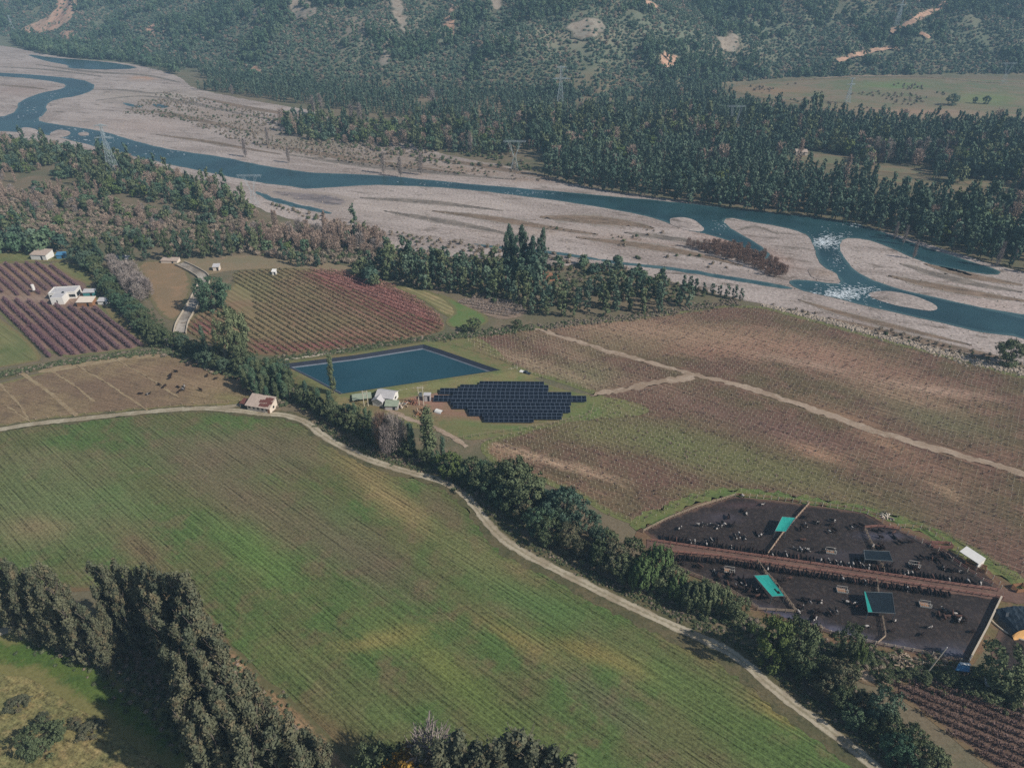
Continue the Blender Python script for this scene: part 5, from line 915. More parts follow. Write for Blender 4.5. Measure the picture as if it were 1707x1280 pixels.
# verge weeds
def strip(name, line, n, wid, smin, smax, label, src=None, nv=4):
    stuff(name, along(smooth_line([U(*p) for p in line], 2), n, wid), src or S_weed, nv, smin, smax, (.5, 1.0), label, 'weeds')
VG = [(a+d_, c_-e_) for (a, c_), d_, e_ in [((520, 704), 6, 3), ((565, 742), 8, 6), ((610, 765), 10, 8), ((700, 792), 10, 8), ((750, 806), 12, 8), ((797, 852), 14, 5), ((845, 905), 18, 10), ((895, 934), 16, 12), ((950, 961), 14, 12), ((1060, 1015), 16, 14), ((1130, 1047), 16, 14), ((1200, 1077), 18, 14), ((1240, 1103), 20, 12), ((1320, 1172), 22, 12), ((1395, 1226), 24, 12), ((1500, 1320), 24, 12)]]
strip('verge_weeds', VG, 1800, 1.0, .2, .55, 'rough weeds between farm track and hedgerow')
strip('bank_weeds', [(0, 626), (90, 607), (190, 593), (270, 586), (330, 592)], 1300, 1.3, .3, .8, 'dark weeds on the bank below the orchard')
strip('bank_weeds', [(430, 606), (520, 594), (600, 583), (700, 568), (780, 558), (890, 546)], 1700, 1.6, .3, .9, 'dark weeds on the bank behind the pond')
strip('levee_weeds', [(900, 546), (1000, 534), (1080, 526), (1160, 512), (1230, 505)], 900, 2.0, .3, .8, 'dry weeds along the upper vineyard edge', S_dry)
strip('yard_weeds', [(1300, 1060), (1400, 1088), (1480, 1108), (1560, 1122), (1640, 1140), (1707, 1166)], 900, 2.6, .3, .9, 'dark weeds below the cattle yard')
strip('belt_weeds', [(60, 1056), (120, 1078), (190, 1110), (230, 1140), (290, 1190), (340, 1250)], 700, 2.5, .3, .8, 'dark undergrowth beneath the eucalyptus belt')
strip('belt_weeds', [(200, 1062), (300, 1090), (370, 1120), (400, 1180), (450, 1230), (520, 1290)], 1500, 3.0, .3, .8, 'undergrowth beneath the eucalyptus along the crop field')
strip('hedge_undergrowth', [(512, 672), (572, 705), (632, 735), (712, 770), (772, 796), (832, 835), (892, 875), (972, 915), (1052, 950), (1112, 990), (1192, 1022), (1262, 1054), (1342, 1105), (1412, 1155), (1492, 1215), (1572, 1290)], 2600, 1.8, .4, 1.0, 'dark undergrowth beneath the hedgerow')
strip('hedge_undergrowth', [(176, 470), (205, 505), (240, 545), (280, 580), (340, 602), (410, 624), (450, 650), (490, 672)], 1400, 2.6, .5, 1.3, 'dark undergrowth beneath the orchard belt')
# the scrub on the hillside
def hillmask(x, y):
    m_ = (terrain(x, y) > .8)
    for H_ in HOLES: m_ &= (rng.random(x.shape) < .16) | ~inpoly(x+6*(fnoise(x/9, y/9, 5)-.5), y+6*(fnoise(x/9, y/9, 6)-.5), H_)
    return m_ & (fnoise(x/38, y/60, 21, 4)+.3*rng.random(x.shape) > .44)
HG = scatter([(-2000., 900.), (1400., 900.), (1400., 2700.), (-2000., 2700.)], 4.7, px=False, mask=hillmask)
px_, py_, d_ = project(HG[:, 0], HG[:, 1], terrain(HG[:, 0], HG[:, 1])+2); HG = HG[(px_ > -90) & (px_ < 1800) & (py_ > -50) & (py_ < 260)]
stuff('hillside_scrub', HG, S_scrub, 6, 1.1, 2.9, (.8, 1.3), 'dark green scrub covering the hillside', 'scrub', sink=.3)
HT = HG[(fnoise(HG[:, 0]/70, HG[:, 1]/70, 91, 3) > .55) & (rng.random(len(HG)) < .35)]
stuff('hillside_trees', HT, S_brd, 5, .7, 1.3, (.8, 1.2), 'taller dark trees clustered in the hillside gullies', 'trees')
stuff('meadow_tufts', inview(scatter([(1205, 148), (1300, 140), (1500, 140), (1600, 150), (1500, 185), (1400, 188), (1330, 172), (1250, 160)], 9, mask=lambda x, y: fnoise(x/40, y/40, 55, 3) > .56)), S_dry, 4, .8, 1.8, label='low scrub tufts on the far meadow', cat='scrub')
print('hill bushes', len(HG), 'trees', NTREE[0])
# ---------------------------------------------------------------- materials for built things
W_ = simple('white_paint', (212, 208, 200), var=.12, sc=.6, k=1.15); W2 = simple('off_white_wall', (206, 192, 176), var=.15, sc=.6, k=1.15)
m_tile = simple('faded_pink_roof', (172, 154, 140), var=.3, sc=1.2, k=1.1); m_tiled = simple('dark_patched_roof', (104, 66, 58), var=.3, sc=1.5, k=1.1)
m_glass = simple('dark_window', (40, 46, 52), rough=.3, spec=.5, var=.1); m_greyroof = simple('grey_metal_roof', (176, 172, 170), rough=.5, var=.2, sc=.5, k=1.15)
m_grnroof = simple('mossy_metal_roof', (140, 148, 128), var=.3, sc=.8, k=1.1); m_post = simple('weathered_post_wood', (150, 132, 112), var=.3, sc=2, k=1.2)
m_conpost = simple('pale_concrete_post', (186, 176, 158), var=.15, sc=2, k=1.2); m_redwood = simple('reddish_rail_wood', (138, 98, 86), var=.3, sc=2, k=1.2)
m_teal = simple('teal_shade_cloth', (40, 146, 134), rough=.8, var=.2, sc=.9, k=1.1); m_navy = simple('dark_blue_shade_cloth', (20, 32, 40), rough=.8, var=.12, sc=.8, k=1.1)
m_frame = simple('galvanised_tube', (120, 128, 130), rough=.5, var=.1, k=.9); m_blue = simple('blue_roof_sheet', (70, 116, 146), rough=.5, var=.12, sc=.6, k=1.25)
m_brownb = simple('brown_board', (142, 104, 76), var=.3, sc=1.5, k=1.2); m_steel = simple('lattice_steel', (158, 168, 170), rough=.5, var=.1, k=1.1)
m_turq = simple('turquoise_sheet', (70, 130, 132), var=.15, k=1.2); m_black = simple('black_rubber', (30, 30, 32), rough=.7, var=.1)
m_tarp = simple('dark_plastic_tarp', (34, 44, 52), rough=.4, spec=.4, var=.6, sc=1.2, k=1.0); m_corn = simple('orange_silage_face', (204, 156, 98), var=.2, sc=2.5, k=1.25)
def frame3(A, B, C_):                    # ground corners from pixels: A-B the long front wall, C across from B
    a, b_, c_ = U(*A), U(*B), U(*C_); d = b_-a; L = np.linalg.norm(d); d = d/L; n = np.array([-d[1], d[0]])
    w = float((c_-b_)@n); return a, math.atan2(d[1], d[0]), L, w
def P8(mb, pts, mat):                    # box from 4 ground-plan points and 2 heights each
    mb.poly(pts, mat, [(3, 2, 1, 0), (4, 5, 6, 7), (0, 1, 5, 4), (1, 2, 6, 5), (2, 3, 7, 6), (3, 0, 4, 7)])
def wedge(x0, x1, y0, y1, z0, zf, zb):   # front height zf (y0), back height zb (y1)
    return [(x0, y0, z0), (x1, y0, z0), (x1, y1, z0), (x0, y1, z0), (x0, y0, zf), (x1, y0, zf), (x1, y1, zb), (x0, y1, zb)]
def slab(mb, x0, x1, y0, y1, zf, zb, t, mat):
    P8(mb, [(x0, y0, zf), (x1, y0, zf), (x1, y1, zb), (x0, y1, zb), (x0, y0, zf+t), (x1, y0, zf+t), (x1, y1, zb+t), (x0, y1, zb+t)], mat)
def part(root, name, fn):
    mb = MB(); fn(mb); return mb.build(name, root)
# white farm shed with the patched pink roof
a, rz, L, w = frame3((413, 683), (451, 689.5), (471, 682)); w = max(w, 5.5)
r_ = empty('farm_shed', (a[0], a[1], 0), rz, label='long white farm shed with faded pink patched roof beside the farm track', cat='shed')
part(r_, 'wall', lambda m: P8(m, wedge(0, L, 0, w, 0, 2.5, 4.3), W2))
part(r_, 'roof', lambda m: slab(m, -.6, L+.15, -.6, w+.3, 2.4, 4.45, .16, m_tile))
rf = r_.children[-1]
for i, (fx, fy) in enumerate([(.62, .15), (.72, .15), (.82, .2), (.55, .5), (.66, .55), (.8, .6), (.74, .78), (.9, .45), (.86, .82)]):
    x0 = L*fx; y0 = w*fy*.9; s_ = 1.1; z_ = lambda y: 2.4+(y+.6)/(w+.9)*2.05+.2
    part(rf, 'roof_patch', lambda m: slab(m, x0-s_, x0+s_, y0-.7, y0+.8, z_(y0-.7)-.02+.004*i, z_(y0+.8)-.02+.004*i, .05, m_tiled))
for i in range(5): part(r_, 'window', lambda m: m.box((L*(.1+.19*i), -.02, 1.45), (1.0, .08, .9), m_glass))
part(r_, 'door', lambda m: m.box((L*.93, -.03, 1.05), (1.0, .1, 2.1), m_brownb))
part(r_, 'window', lambda m: m.box((L+.02, w*.5, 1.6), (.08, 1.1, 1.0), m_glass))
part(r_, 'lean_to', lambda m: (slab(m, -4.2, -.7, .8, w*.8, 1.9, 2.3, .1, m_tiled), m.beam((-4, 1, 0), (-4, 1, 1.9), .1, m_post), m.beam((-4, w*.75, 0), (-4, w*.75, 2.2), .1, m_post)))
# white modern farmhouse in the orchard
a, rz, L, w = frame3((84, 500), (128, 497.5), (132, 491))
r_ = empty('farmhouse', (a[0], a[1], 0), rz, label='white flat-roofed farmhouse of joined blocks standing in the purple orchard', cat='house')
w = 8.0
part(r_, 'wall', lambda m: m.box((L/2, w/2, 1.7), (L, w, 3.4), W_)); part(r_, 'roof', lambda m: m.box((L/2, w/2, 3.5), (L-.8, w-.8, .2), m_greyroof))
part(r_, 'parapet', lambda m: (m.box((L/2, .15, 3.75), (L+.1, .3, .5), W_), m.box((L/2, w-.15, 3.752), (L+.1, .3, .5), W_), m.box((.15, w/2, 3.748), (.3, w-.7, .5), W_), m.box((L-.15, w/2, 3.748), (.3, w-.7, .5), W_)))
part(r_, 'front_wing', lambda m: m.box((L*.50, -3.6, 2.0), (L*.46, 7.0, 4.0), W_)); fw_ = r_.children[-1]
part(fw_, 'wing_roof', lambda m: m.box((L*.50, -3.6, 4.05), (L*.46-.7, 6.4, .15), m_greyroof)); part(fw_, 'window', lambda m: m.box((L*.50, -7.12, 2.0), (.5, .1, 1.5), m_glass)); part(fw_, 'vent_box', lambda m: m.box((L*.60, -1.0, 4.4), (.9, .9, .7), m_glass))
for x_ in (.1, .2, .82, .92): part(r_, 'window', lambda m: m.box((L*x_, -.03, 1.8), (1.8, .1, 1.5), m_glass))
part(r_, 'carport_opening', lambda m: m.box((L+.03, w*.5, 1.4), (.1, w*.6, 2.2), m_glass))
def hut(name, px, L, w, h, rz, wall, roof, label, cat='hut', back=1.35, door=True):
    x, y = U(*px); r_ = empty(name, (x, y, 0), R(rz), label=label, cat=cat)
    part(r_, 'wall', lambda m: P8(m, wedge(-L/2, L/2, -w/2, w/2, 0, h, h*back), wall)); part(r_, 'roof', lambda m: slab(m, -L/2-.25, L/2+.25, -w/2-.3, w/2+.25, h-.05*(back-1), h*back+.02, .12, roof))
    if door: part(r_, 'door', lambda m: m.box((L*.2, -w/2-.03, h*.42), (min(1.0, L*.3), .08, h*.8), m_glass))
    return r_
hut('outbuilding', (146, 508), 8, 5, 2.6, 3, m_brownb, W2, 'small brown outbuilding with pale roof beside the white farmhouse', 'outbuilding')
hut('garden_shed', (174, 506), 5, 3, 2.0, 0, W_, m_greyroof, 'little white shed nearest the leafy belt by the farmhouse')
hut('turquoise_shed', (151, 492), 6, 3, 2.2, 4, m_turq, m_greyroof, 'small turquoise shed behind the white farmhouse')
hut('cottage', (72, 430), 10, 7, 3.2, -6, W_, m_tile, 'white cottage with pink roof under the trees above the orchard', 'cottage')
hut('blue_shed', (104, 430), 5, 3, 2.4, 8, m_blue, m_blue, 'small blue shed beside the pink-roofed cottage')
hut('low_store', (205, 436), 11, 4, 2.2, 4, W2, m_greyroof, 'low pale store half hidden by trees at the top of the brown pasture', 'store')
hut('low_store', (285, 437), 10, 4, 1.6, -3, W2, m_tile, 'very low pale store in front of the tall eucalyptus line', 'store')
hut('pump_hut', (362, 450), 3.6, 3, 2.4, 5, W2, m_greyroof, 'small pale pump hut at the top edge of the terrace near the spillway')
hut('pump_hut', (458, 458), 2.2, 2.0, 2.2, 0, W_, W_, 'tiny white box hut at the top of the red vineyard')
hut('far_house', (1335, 258), 10, 6, 3.0, -8, W2, m_tile, 'white house with pink roof in a clearing of the far forest', 'house')
x, y = U(58, 487); r_ = empty('water_tank', (x, y, 0), label='slim white water tank on a mound in the purple orchard', cat='tank')
part(r_, 'tank_body', lambda m: m.beam((0, 0, 1.2), (0, 0, 4.4), .8, W_, .8, 10)); part(r_, 'stand', lambda m: [m.beam((sx*.6, sy*.6, 0), (sx*.5, sy*.5, 1.25), .1, m_post) for sx in (-1, 1) for sy in (-1, 1)])
# pump houses below the pond
def gable(name, px, L, w, h, hr, rz, wall, roof, label, cat='building', openf=False, tr=True):
    x, y = U(*px); r_ = empty(name, (x, y, 0), R(rz), label=label, cat=cat)
    def wl(m):
        m.poly([(-L/2, -w/2, 0), (L/2, -w/2, 0), (L/2, w/2, 0), (-L/2, w/2, 0), (-L/2, -w/2, h), (L/2, -w/2, h), (L/2, w/2, h), (-L/2, w/2, h), (-L/2, 0, h+hr), (L/2, 0, h+hr)], wall, [(0, 1, 5, 4), (2, 3, 7, 6), (1, 2, 6, 9, 5), (3, 0, 4, 8, 7), (3, 2, 1, 0)])
    part(r_, 'wall', wl)
    def rf(m):
        e = .35; k = hr/(w/2)
        for s in (-1, 1):
            P = [(-L/2-e, 0, h+hr+.03), (L/2+e, 0, h+hr+.03), (L/2+e, s*(w/2+e), h-e*k+.03), (-L/2-e, s*(w/2+e), h-e*k+.03)]
            m.poly(P+[(p[0], p[1], p[2]+.12) for p in P], roof, [(0, 1, 2, 3), (7, 6, 5, 4), (0, 4, 5, 1), (1, 5, 6, 2), (2, 6, 7, 3), (3, 7, 4, 0)])
    part(r_, 'roof', rf)
    part(r_, 'doorway', lambda m: m.box((-L*.2, -w/2-.03, h*.45), (L*.3, .08, h*.85), m_glass)); part(r_, 'window', lambda m: m.box((L/2+.03, 0, h*.6), (.08, w*.3, h*.3), m_glass))
    return r_
gable('pump_house', (646, 667), 7.5, 6, 3.2, 1.5, -14, W_, m_greyroof, 'largest white gabled pump house beside the pond')
gable('pump_house', (634, 672), 5, 4.5, 2.6, 1.3, 74, W_, m_greyroof, 'smaller white gabled shed joined in front of the largest pump house')
hut('corrugated_shed', (654, 680), 5.2, 3.2, 2.0, -3, m_greyroof, m_grnroof, 'low grey corrugated box shed in front of the pump houses', 'shed')
x, y = U(606, 668); r_ = empty('open_shelter', (x, y, 0), R(14), label='open lean-to shelter with mossy pale roof next to the pump houses', cat='shelter')
part(r_, 'roof', lambda m: slab(m, -4.5, 3.5, -2, 2, 2.1, 2.6, .1, m_grnroof)); [part(r_, 'post', lambda m: m.beam((x_, y_, 0), (x_, y_, 2.15), .1, m_post)) for x_ in (-4.2, 3.2) for y_ in (-1.8, 1.8)]
def hpole(px, h, gap, label, name='utility_pole', box=False):
    x, y = U(*px); r_ = empty(name, (x, y, 0), 0, label=label, cat='pole')
    for s in (-1, 1): part(r_, 'post', lambda m: m.beam((s*gap/2, 0, 0), (s*gap/2, 0, h), .17, m_conpost, .13, 6))
    part(r_, 'crossarm', lambda m: m.box((0, 0, h-.4), (gap+1.0, .2, .2), m_conpost)); part(r_, 'crossarm', lambda m: m.box((0, .02, h*.72), (gap+.3, .16, .16), m_conpost))
    if box: part(r_, 'transformer', lambda m: (m.box((0, .1, h*.58), (1.2, .8, 1.3), m_frame), m.box((0, .1, h*.58+.75), (.5, .5, .25), m_glass)))
    return r_
hpole((610.5, 677), 7.5, 1.7, 'pair of pale poles with crossarms in front of the open shelter'); hpole((702.5, 675.5), 9.0, 1.9, 'tall twin pole frame carrying the transformer beside the solar rows', box=True)
hut('switch_cabinet', (713, 667), 2.6, 2, 3.0, 0, m_greyroof, m_greyroof, 'upright grey switch cabinet behind the transformer poles', 'cabinet', 1.0)
def pole(px, top, label, arm=True, name='utility_pole', mat=None, lean=0):
    x, y = U(*px); h = height_from(px[0], px[1], top); r_ = empty(name, (x, y, 0), 0, label=label, cat='pole'); mat = mat or m_conpost
    part(r_, 'mast', lambda m: m.beam((0, 0, 0), (lean, 0, h), .17, mat, .11, 6))
    if arm: part(r_, 'crossarm', lambda m: m.box((lean*.93, 0, h*.93), (2.2, .2, .2), mat)); [part(r_, 'insulator', lambda m: m.beam((lean*.93+q, 0, h*.93+.1), (lean*.93+q, 0, h*.93+.5), .09, W_, .06, 5)) for q in (-.9, 0.9)]
    else: part(r_, 'cap', lambda m: m.beam((lean, 0, h), (lean*1.01, 0, h+.15), .16, W_, .1, 6))
pole((281.5, 581), 564, 'slim concrete utility pole at the end of the orchard bank'); pole((1541, 1127), 1079, 'tall leaning pale pole between cattle yard and lower vineyard', False, lean=2.2); pole((1386, 1091), 1070, 'short grey post in the hedgerow beside the lone dark tree', False)
pole((58, 490), 470, 'thin pole standing beside the orchard water tank', False) if False else None
def heap(name, px, n, s, mats, label, cat, spread=2.0):
    x, y = U(*px); mb = MB()
    for k in range(n):
        q = random.uniform(0, spread); a_ = random.uniform(0, 6.28); c_ = (q*math.cos(a_), q*math.sin(a_)*.7, random.uniform(.1, s)); L_ = random.uniform(.5, 1.6)*s
        d_ = Vector((random.uniform(-1, 1), random.uniform(-1, 1), random.uniform(-.3, .5))).normalized()*L_
        mb.beam(c_, (c_[0]+d_.x, c_[1]+d_.y, max(.05, c_[2]+d_.z)), random.uniform(.1, .3), random.choice(mats))
    tag(mb.build(name, loc=(x, y, 0)), label, cat)
heap('scrap_heap', (668, 678), 40, 1.1, [W2, m_post, m_frame], 'heap of pale boards and scrap beside the corrugated shed', 'scrap', 2.6)
heap('branch_pile', (704, 690), 70, 1.2, [m_post, m_brownb, m_post], 'pile of cut branches below the transformer poles', 'branches', 3.6)
heap('branch_pile', (688, 671), 40, .8, [m_brownb, m_redwood], 'reddish pile of planks between pump houses and transformer', 'planks', 3.6)
heap('stone_heap', (1477, 862), 40, .8, [W2, m_stone, m_conpost], 'heap of pale rubble at the top corner of the cattle yard', 'rubble', 2.0)
heap('branch_pile', (1505, 1104), 46, 1.3, [m_post, m_post], 'tangle of dead branches below the lower yard fence', 'branches', 3.4)
heap('shrub_cuttings', (1212, 1014), 20, .8, [m_brownb, m_redwood], 'small reddish pile of cuttings at the hedgerow by the lower pen', 'cuttings', 1.6)
mb = MB(); x, y = U(732, 687)
for k in range(6):
    t0, t1 = math.pi*k/6, math.pi*(k+1)/6; mb.poly([(-1.6, 1.3*math.cos(t0), 1.1*math.sin(t0)), (1.6, 1.3*math.cos(t0), 1.1*math.sin(t0)), (1.6, 1.3*math.cos(t1), 1.1*math.sin(t1)), (-1.6, 1.3*math.cos(t1), 1.1*math.sin(t1))], W_, [(0, 1, 2, 3), (3, 2, 1, 0)][:1])
o = mb.build('arched_cover', loc=(x, y, 0)); o.rotation_euler = (0, 0, -.5); tag(o, 'small arched white cover at the near edge of the solar ground', 'cover')
# ---------------------------------------------------------------- vehicle by the solar field
x, y = U(875, 624); r_ = empty('pickup', (x, y, 0), R(-24), label='small dark pickup with white bed parked between pond and vineyard', cat='pickup')
part(r_, 'body', lambda m: (m.box((0, 0, .75), (4.9, 1.8, .6), m_glass), m.box((1.9, 0, 1.02), (1.2, 1.7, .12), m_glass), m.box((-1.5, 0, 1.15), (1.9, 1.75, .35), W_)))
part(r_, 'cab', lambda m: P8(m, [(-.4, -.8, 1.05), (1.4, -.8, 1.05), (1.4, .8, 1.05), (-.4, .8, 1.05), (-.3, -.7, 1.75), (.8, -.7, 1.75), (.8, .7, 1.75), (-.3, .7, 1.75)], m_glass))
for sx in (-1.5, 1.5):
    for sy in (-.85, .85): part(r_, 'wheel', lambda m: m.beam((sx, sy-.12, .38), (sx, sy+.12, .38), .38, m_black, .38, 12))
# ---------------------------------------------------------------- solar rows
b = NB('solar_cells'); tc = b.t.nodes.new('ShaderNodeTexCoord'); P = tc.outputs['Object']; sx_ = b.t.nodes.new('ShaderNodeSeparateXYZ'); b.t.links.new(P, sx_.inputs[0])
def grid_(v_, n_, w_): return b.m('LESS_THAN', b.m('FRACT', b.m('MULTIPLY', v_, n_)), w_)
g_ = b.m('MAXIMUM', grid_(sx_.outputs[0], 1/.55, .06), grid_(sx_.outputs[1], 1/.5, .06))
m_cell = b.fin(b.mix(b.m('MULTIPLY', g_, .35), lin(14, 19, 29, 1.0), lin(40, 52, 70)), rough=.25, spec=.5)
m_alu = simple('aluminium_frame', (84, 94, 108), rough=.5, var=.05, k=1.1)
ROWS = [(850, 1275, 378), (725, 1290, 400), (595, 1298, 423), (680, 1455, 446), (555, 1550, 470), (665, 1455, 494), (680, 1437, 517), (775, 1430, 540), (785, 1387, 562), (870, 1387, 583), (880, 1192, 602)]
pan = MB(); PWd, PL = 2.0, 1.55                        # one landscape module: width along the row, length up the slope
def module():
    m = MB(); m.box((0, 0, 0), (PWd-.10, PL-.10, .05), m_cell); f = .05
    for s in (-1, 1): m.box((s*(PWd/2-.03), 0, .01), (.06, PL, .07), m_alu); m.box((0, s*(PL/2-.03), .012), (PWd-.12, .06, .07), m_alu)
    return m.mesh('panel')
PM = module(); PT = R(22)
for k, (xa, xb, yt) in enumerate(ROWS):
    ya = 540+(yt+12)/3.88; A = U(580+xa/3.88, ya-.3, 1.2); B = U(580+xb/3.88, ya+.6, 1.2); d = B-A; L = np.linalg.norm(d); rz = math.atan2(d[1], d[0]); n = max(2, int(round(L/PWd)))
    nm = ['far edge row', 'second row from the far edge', 'third row from the far edge', 'fourth row from the far edge', 'longest row of all', 'row just before the longest', 'second row before the longest', 'fourth row from the near edge', 'third row from the near edge', 'second row from the near edge', 'short row at the near edge'][k]
    r_ = empty('solar_panel_row', (A[0], A[1], 0), rz, label='dark blue solar panels on low stands, ' + nm, cat='solar panels', group='rows of the solar field')
    for i in range(n):
        for j in (0, 1):
            if j == 1 and n > 48: pass
            o = link('panel', PM, r_, ((i+.5)*PWd, (j-.5)*PL*math.cos(PT)*1.01, 1.25+(j-.5)*PL*math.sin(PT)), (PT, 0, 0))
    part(r_, 'support_rail', lambda m: (m.box((n*PWd/2, -.9, .78), (n*PWd, .1, .1), m_alu), m.box((n*PWd/2, .9, 1.5), (n*PWd, .1, .1), m_alu)))
    part(r_, 'support_legs', lambda m: [m.beam((q, y_, 0), (q, y_, z_), .06, m_alu) for q in np.arange(1, n*PWd, 4.0) for y_, z_ in ((-.9, .8), (.9, 1.5))])
# ---------------------------------------------------------------- fences
def post_mesh(h, r, mat):
    m = MB(); m.beam((0, 0, 0), (0, 0, h), r, mat, r*.85, 5); return m.mesh('post')
PMESH = {}
def fence(line, sp_, h, r, mat, label, group=None, rails=2, railmat=None, rr=.05, name='fence', z=.12, px=True):
    q = np.array([U(*p) for p in line]) if px else np.array(line); seg = np.r_[0, np.cumsum(np.linalg.norm(np.diff(q, axis=0), axis=1))]
    n = max(2, int(seg[-1]/sp_)); n = min(n, 99); s = np.linspace(0, seg[-1], n+1); X_ = np.stack([np.interp(s, seg, q[:, 0]), np.interp(s, seg, q[:, 1])], 1)
    r_ = empty(name, (X_[0][0], X_[0][1], 0), 0, label=label, cat='fence', group=group); key = (h, r, mat.name)
    if key not in PMESH: PMESH[key] = post_mesh(h, r, mat)
    for p in X_: o = link('post', PMESH[key], r_, (p[0]-X_[0][0]+random.uniform(-.1, .1), p[1]-X_[0][1], z)); o.scale = (1, 1, random.uniform(.88, 1.1)); o.rotation_euler = (random.gauss(0, .03), random.gauss(0, .03), random.random()*3)
    for k in range(rails):
        zz = z+h*(.9-.7*k/max(1, rails)); m = MB()
        for i in range(len(X_)-1): a = X_[i]-X_[0]; b2 = X_[i+1]-X_[0]; m.beam((a[0], a[1], zz), (b2[0], b2[1], zz+.004*(i % 3)), rr, railmat or mat)
        m.build('rail', r_)
    return r_
fence([(655, 658), (700, 650), (760, 638), (810, 630), (842, 622), (862, 616)], 3.0, 1.7, .13, m_conpost, 'row of pale posts with wires along the near rim of the pond', rails=2, rr=.03)
fence([(712, 566), (760, 577), (800, 588), (840, 602), (866, 613)], 3.2, 1.6, .11, m_post, 'wooden posts along the side rim of the pond facing the vineyard', rails=2, rr=.03)
fence([(745, 735), (800, 727), (860, 718), (930, 706), (985, 693), (990, 676)], 3.2, 1.5, .11, m_post, 'wire fence posts below the near side of the solar field', rails=2, rr=.025)
fence([(60, 700), (150, 690), (250, 680), (330, 673), (400, 670)], 4.5, 1.3, .10, m_post, 'thin wire fence between farm track and ploughed paddock', rails=1, rr=.02)
fence([(1072, 888), (1110, 868), (1160, 848), (1225, 828)], 1.9, 1.5, .14, m_post, 'wooden fence on the slanting vineyard side of the cattle yard', rails=3, rr=.07)
fence([(1225, 828), (1280, 832), (1345, 841), (1400, 848), (1446, 857)], 2.4, 1.7, .13, m_conpost, 'far side fence of the cattle yard behind the bright teal canopy', rails=3, railmat=m_redwood, rr=.06)
fence([(1446, 857), (1465, 866), (1482, 880)], 2.2, 1.7, .13, m_conpost, 'short fence link at the rubble heap corner of the cattle yard', rails=3, railmat=m_redwood, rr=.06)
fence([(1482, 880), (1510, 880), (1545, 884), (1580, 910), (1610, 930), (1640, 952), (1665, 976)], 2.4, 1.7, .13, m_conpost, 'outer fence of the cattle yard passing the white-roofed shelter', rails=3, railmat=m_redwood, rr=.06)
fence([(1500, 884), (1530, 902), (1565, 920), (1600, 944), (1640, 972), (1668, 982)], 2.3, 1.6, .13, m_conpost, 'inner fence line of the upper pen leading to the white-roofed shelter', rails=2, railmat=m_redwood, rr=.06)
fence([(1538, 880), (1580, 890), (1620, 918), (1660, 945), (1707, 975)], 2.2, 1.7, .11, m_post, 'outermost wire fence around the white-roofed shelter', rails=2, rr=.03)
fence([(1440, 882), (1462, 880), (1500, 884)], 2.0, 1.5, .13, m_redwood, 'short reddish rail fence at the top of the corner pen', rails=3, rr=.08)
fence([(1348, 842), (1330, 862), (1305, 890), (1278, 928)], 1.5, 1.6, .15, m_redwood, 'heavy pale rail fence dividing the upper pens beside the teal canopy', rails=4, railmat=m_post, rr=.09)
fence([(1441, 884), (1448, 900), (1456, 917)], 1.4, 1.5, .13, m_post, 'short rail fence above the dark canopy of the upper pens', rails=3, rr=.08)
fence([(1465, 934), (1470, 945), (1473, 957)], 1.4, 1.5, .13, m_post, 'short rail fence below the dark canopy of the upper pens', rails=3, rr=.08)
fence([(1262, 938), (1275, 957), (1292, 975), (1308, 996), (1325, 1020)], 1.5, 1.6, .14, m_post, 'rail fence dividing the lower pens beneath the long teal canopy', rails=4, rr=.08)
fence([(1460, 966), (1463, 990), (1468, 1020), (1473, 1050), (1476, 1062), (1462, 1074)], 1.8, 1.4, .11, m_post, 'crooked rail fence dividing the lower pens under the dark canopy', rails=3, rr=.07)
fence([(1085, 903), (1180, 917), (1300, 934), (1450, 956), (1560, 972), (1662, 986)], 2.0, 1.3, .12, m_redwood, 'reddish feed rail along the upper side of the feed lane', rails=2, rr=.10)
fence([(1108, 921), (1200, 929), (1300, 944), (1400, 958), (1500, 973), (1600, 988), (1672, 999)], 2.0, 1.3, .12, m_redwood, 'reddish feed rail along the lower side of the feed lane', rails=2, rr=.10)
fence([(1112, 940), (1160, 962), (1215, 985), (1262, 1015)], 2.2, 1.5, .12, m_post, 'fence of the lower pen beside the weeping willows', rails=3, rr=.05)
fence([(1262, 1018), (1325, 1022)], 2.2, 1.5, .13, m_post, 'short fence closing the narrow end of the lower pen', rails=3, rr=.06)
fence([(1325, 1038), (1400, 1062), (1476, 1078), (1560, 1094), (1600, 1104)], 2.3, 1.5, .13, m_conpost, 'near side fence of the lower pens behind the lone dark tree', rails=3, railmat=m_post, rr=.05)
fence([(1480, 1098), (1530, 1108), (1570, 1114), (1592, 1118)], 2.6, 1.5, .13, m_conpost, 'second post row below the lower pens ending at the blue shelter roof', rails=2, railmat=m_post, rr=.05)
m = MB(); wl = [U(1667, 999), U(1643, 1050), U(1612, 1108)]
for i in range(2):
    a, b2 = wl[i], wl[i+1]; d = b2-a; m.box(((a[0]+b2[0])/2, (a[1]+b2[1])/2, .8+.01*i), (np.linalg.norm(d), .45, 1.5), m_conc, math.atan2(d[1], d[0]))
tag(m.build('boundary_wall'), 'low pale straight wall closing the lower pens toward the silage yard', 'wall')
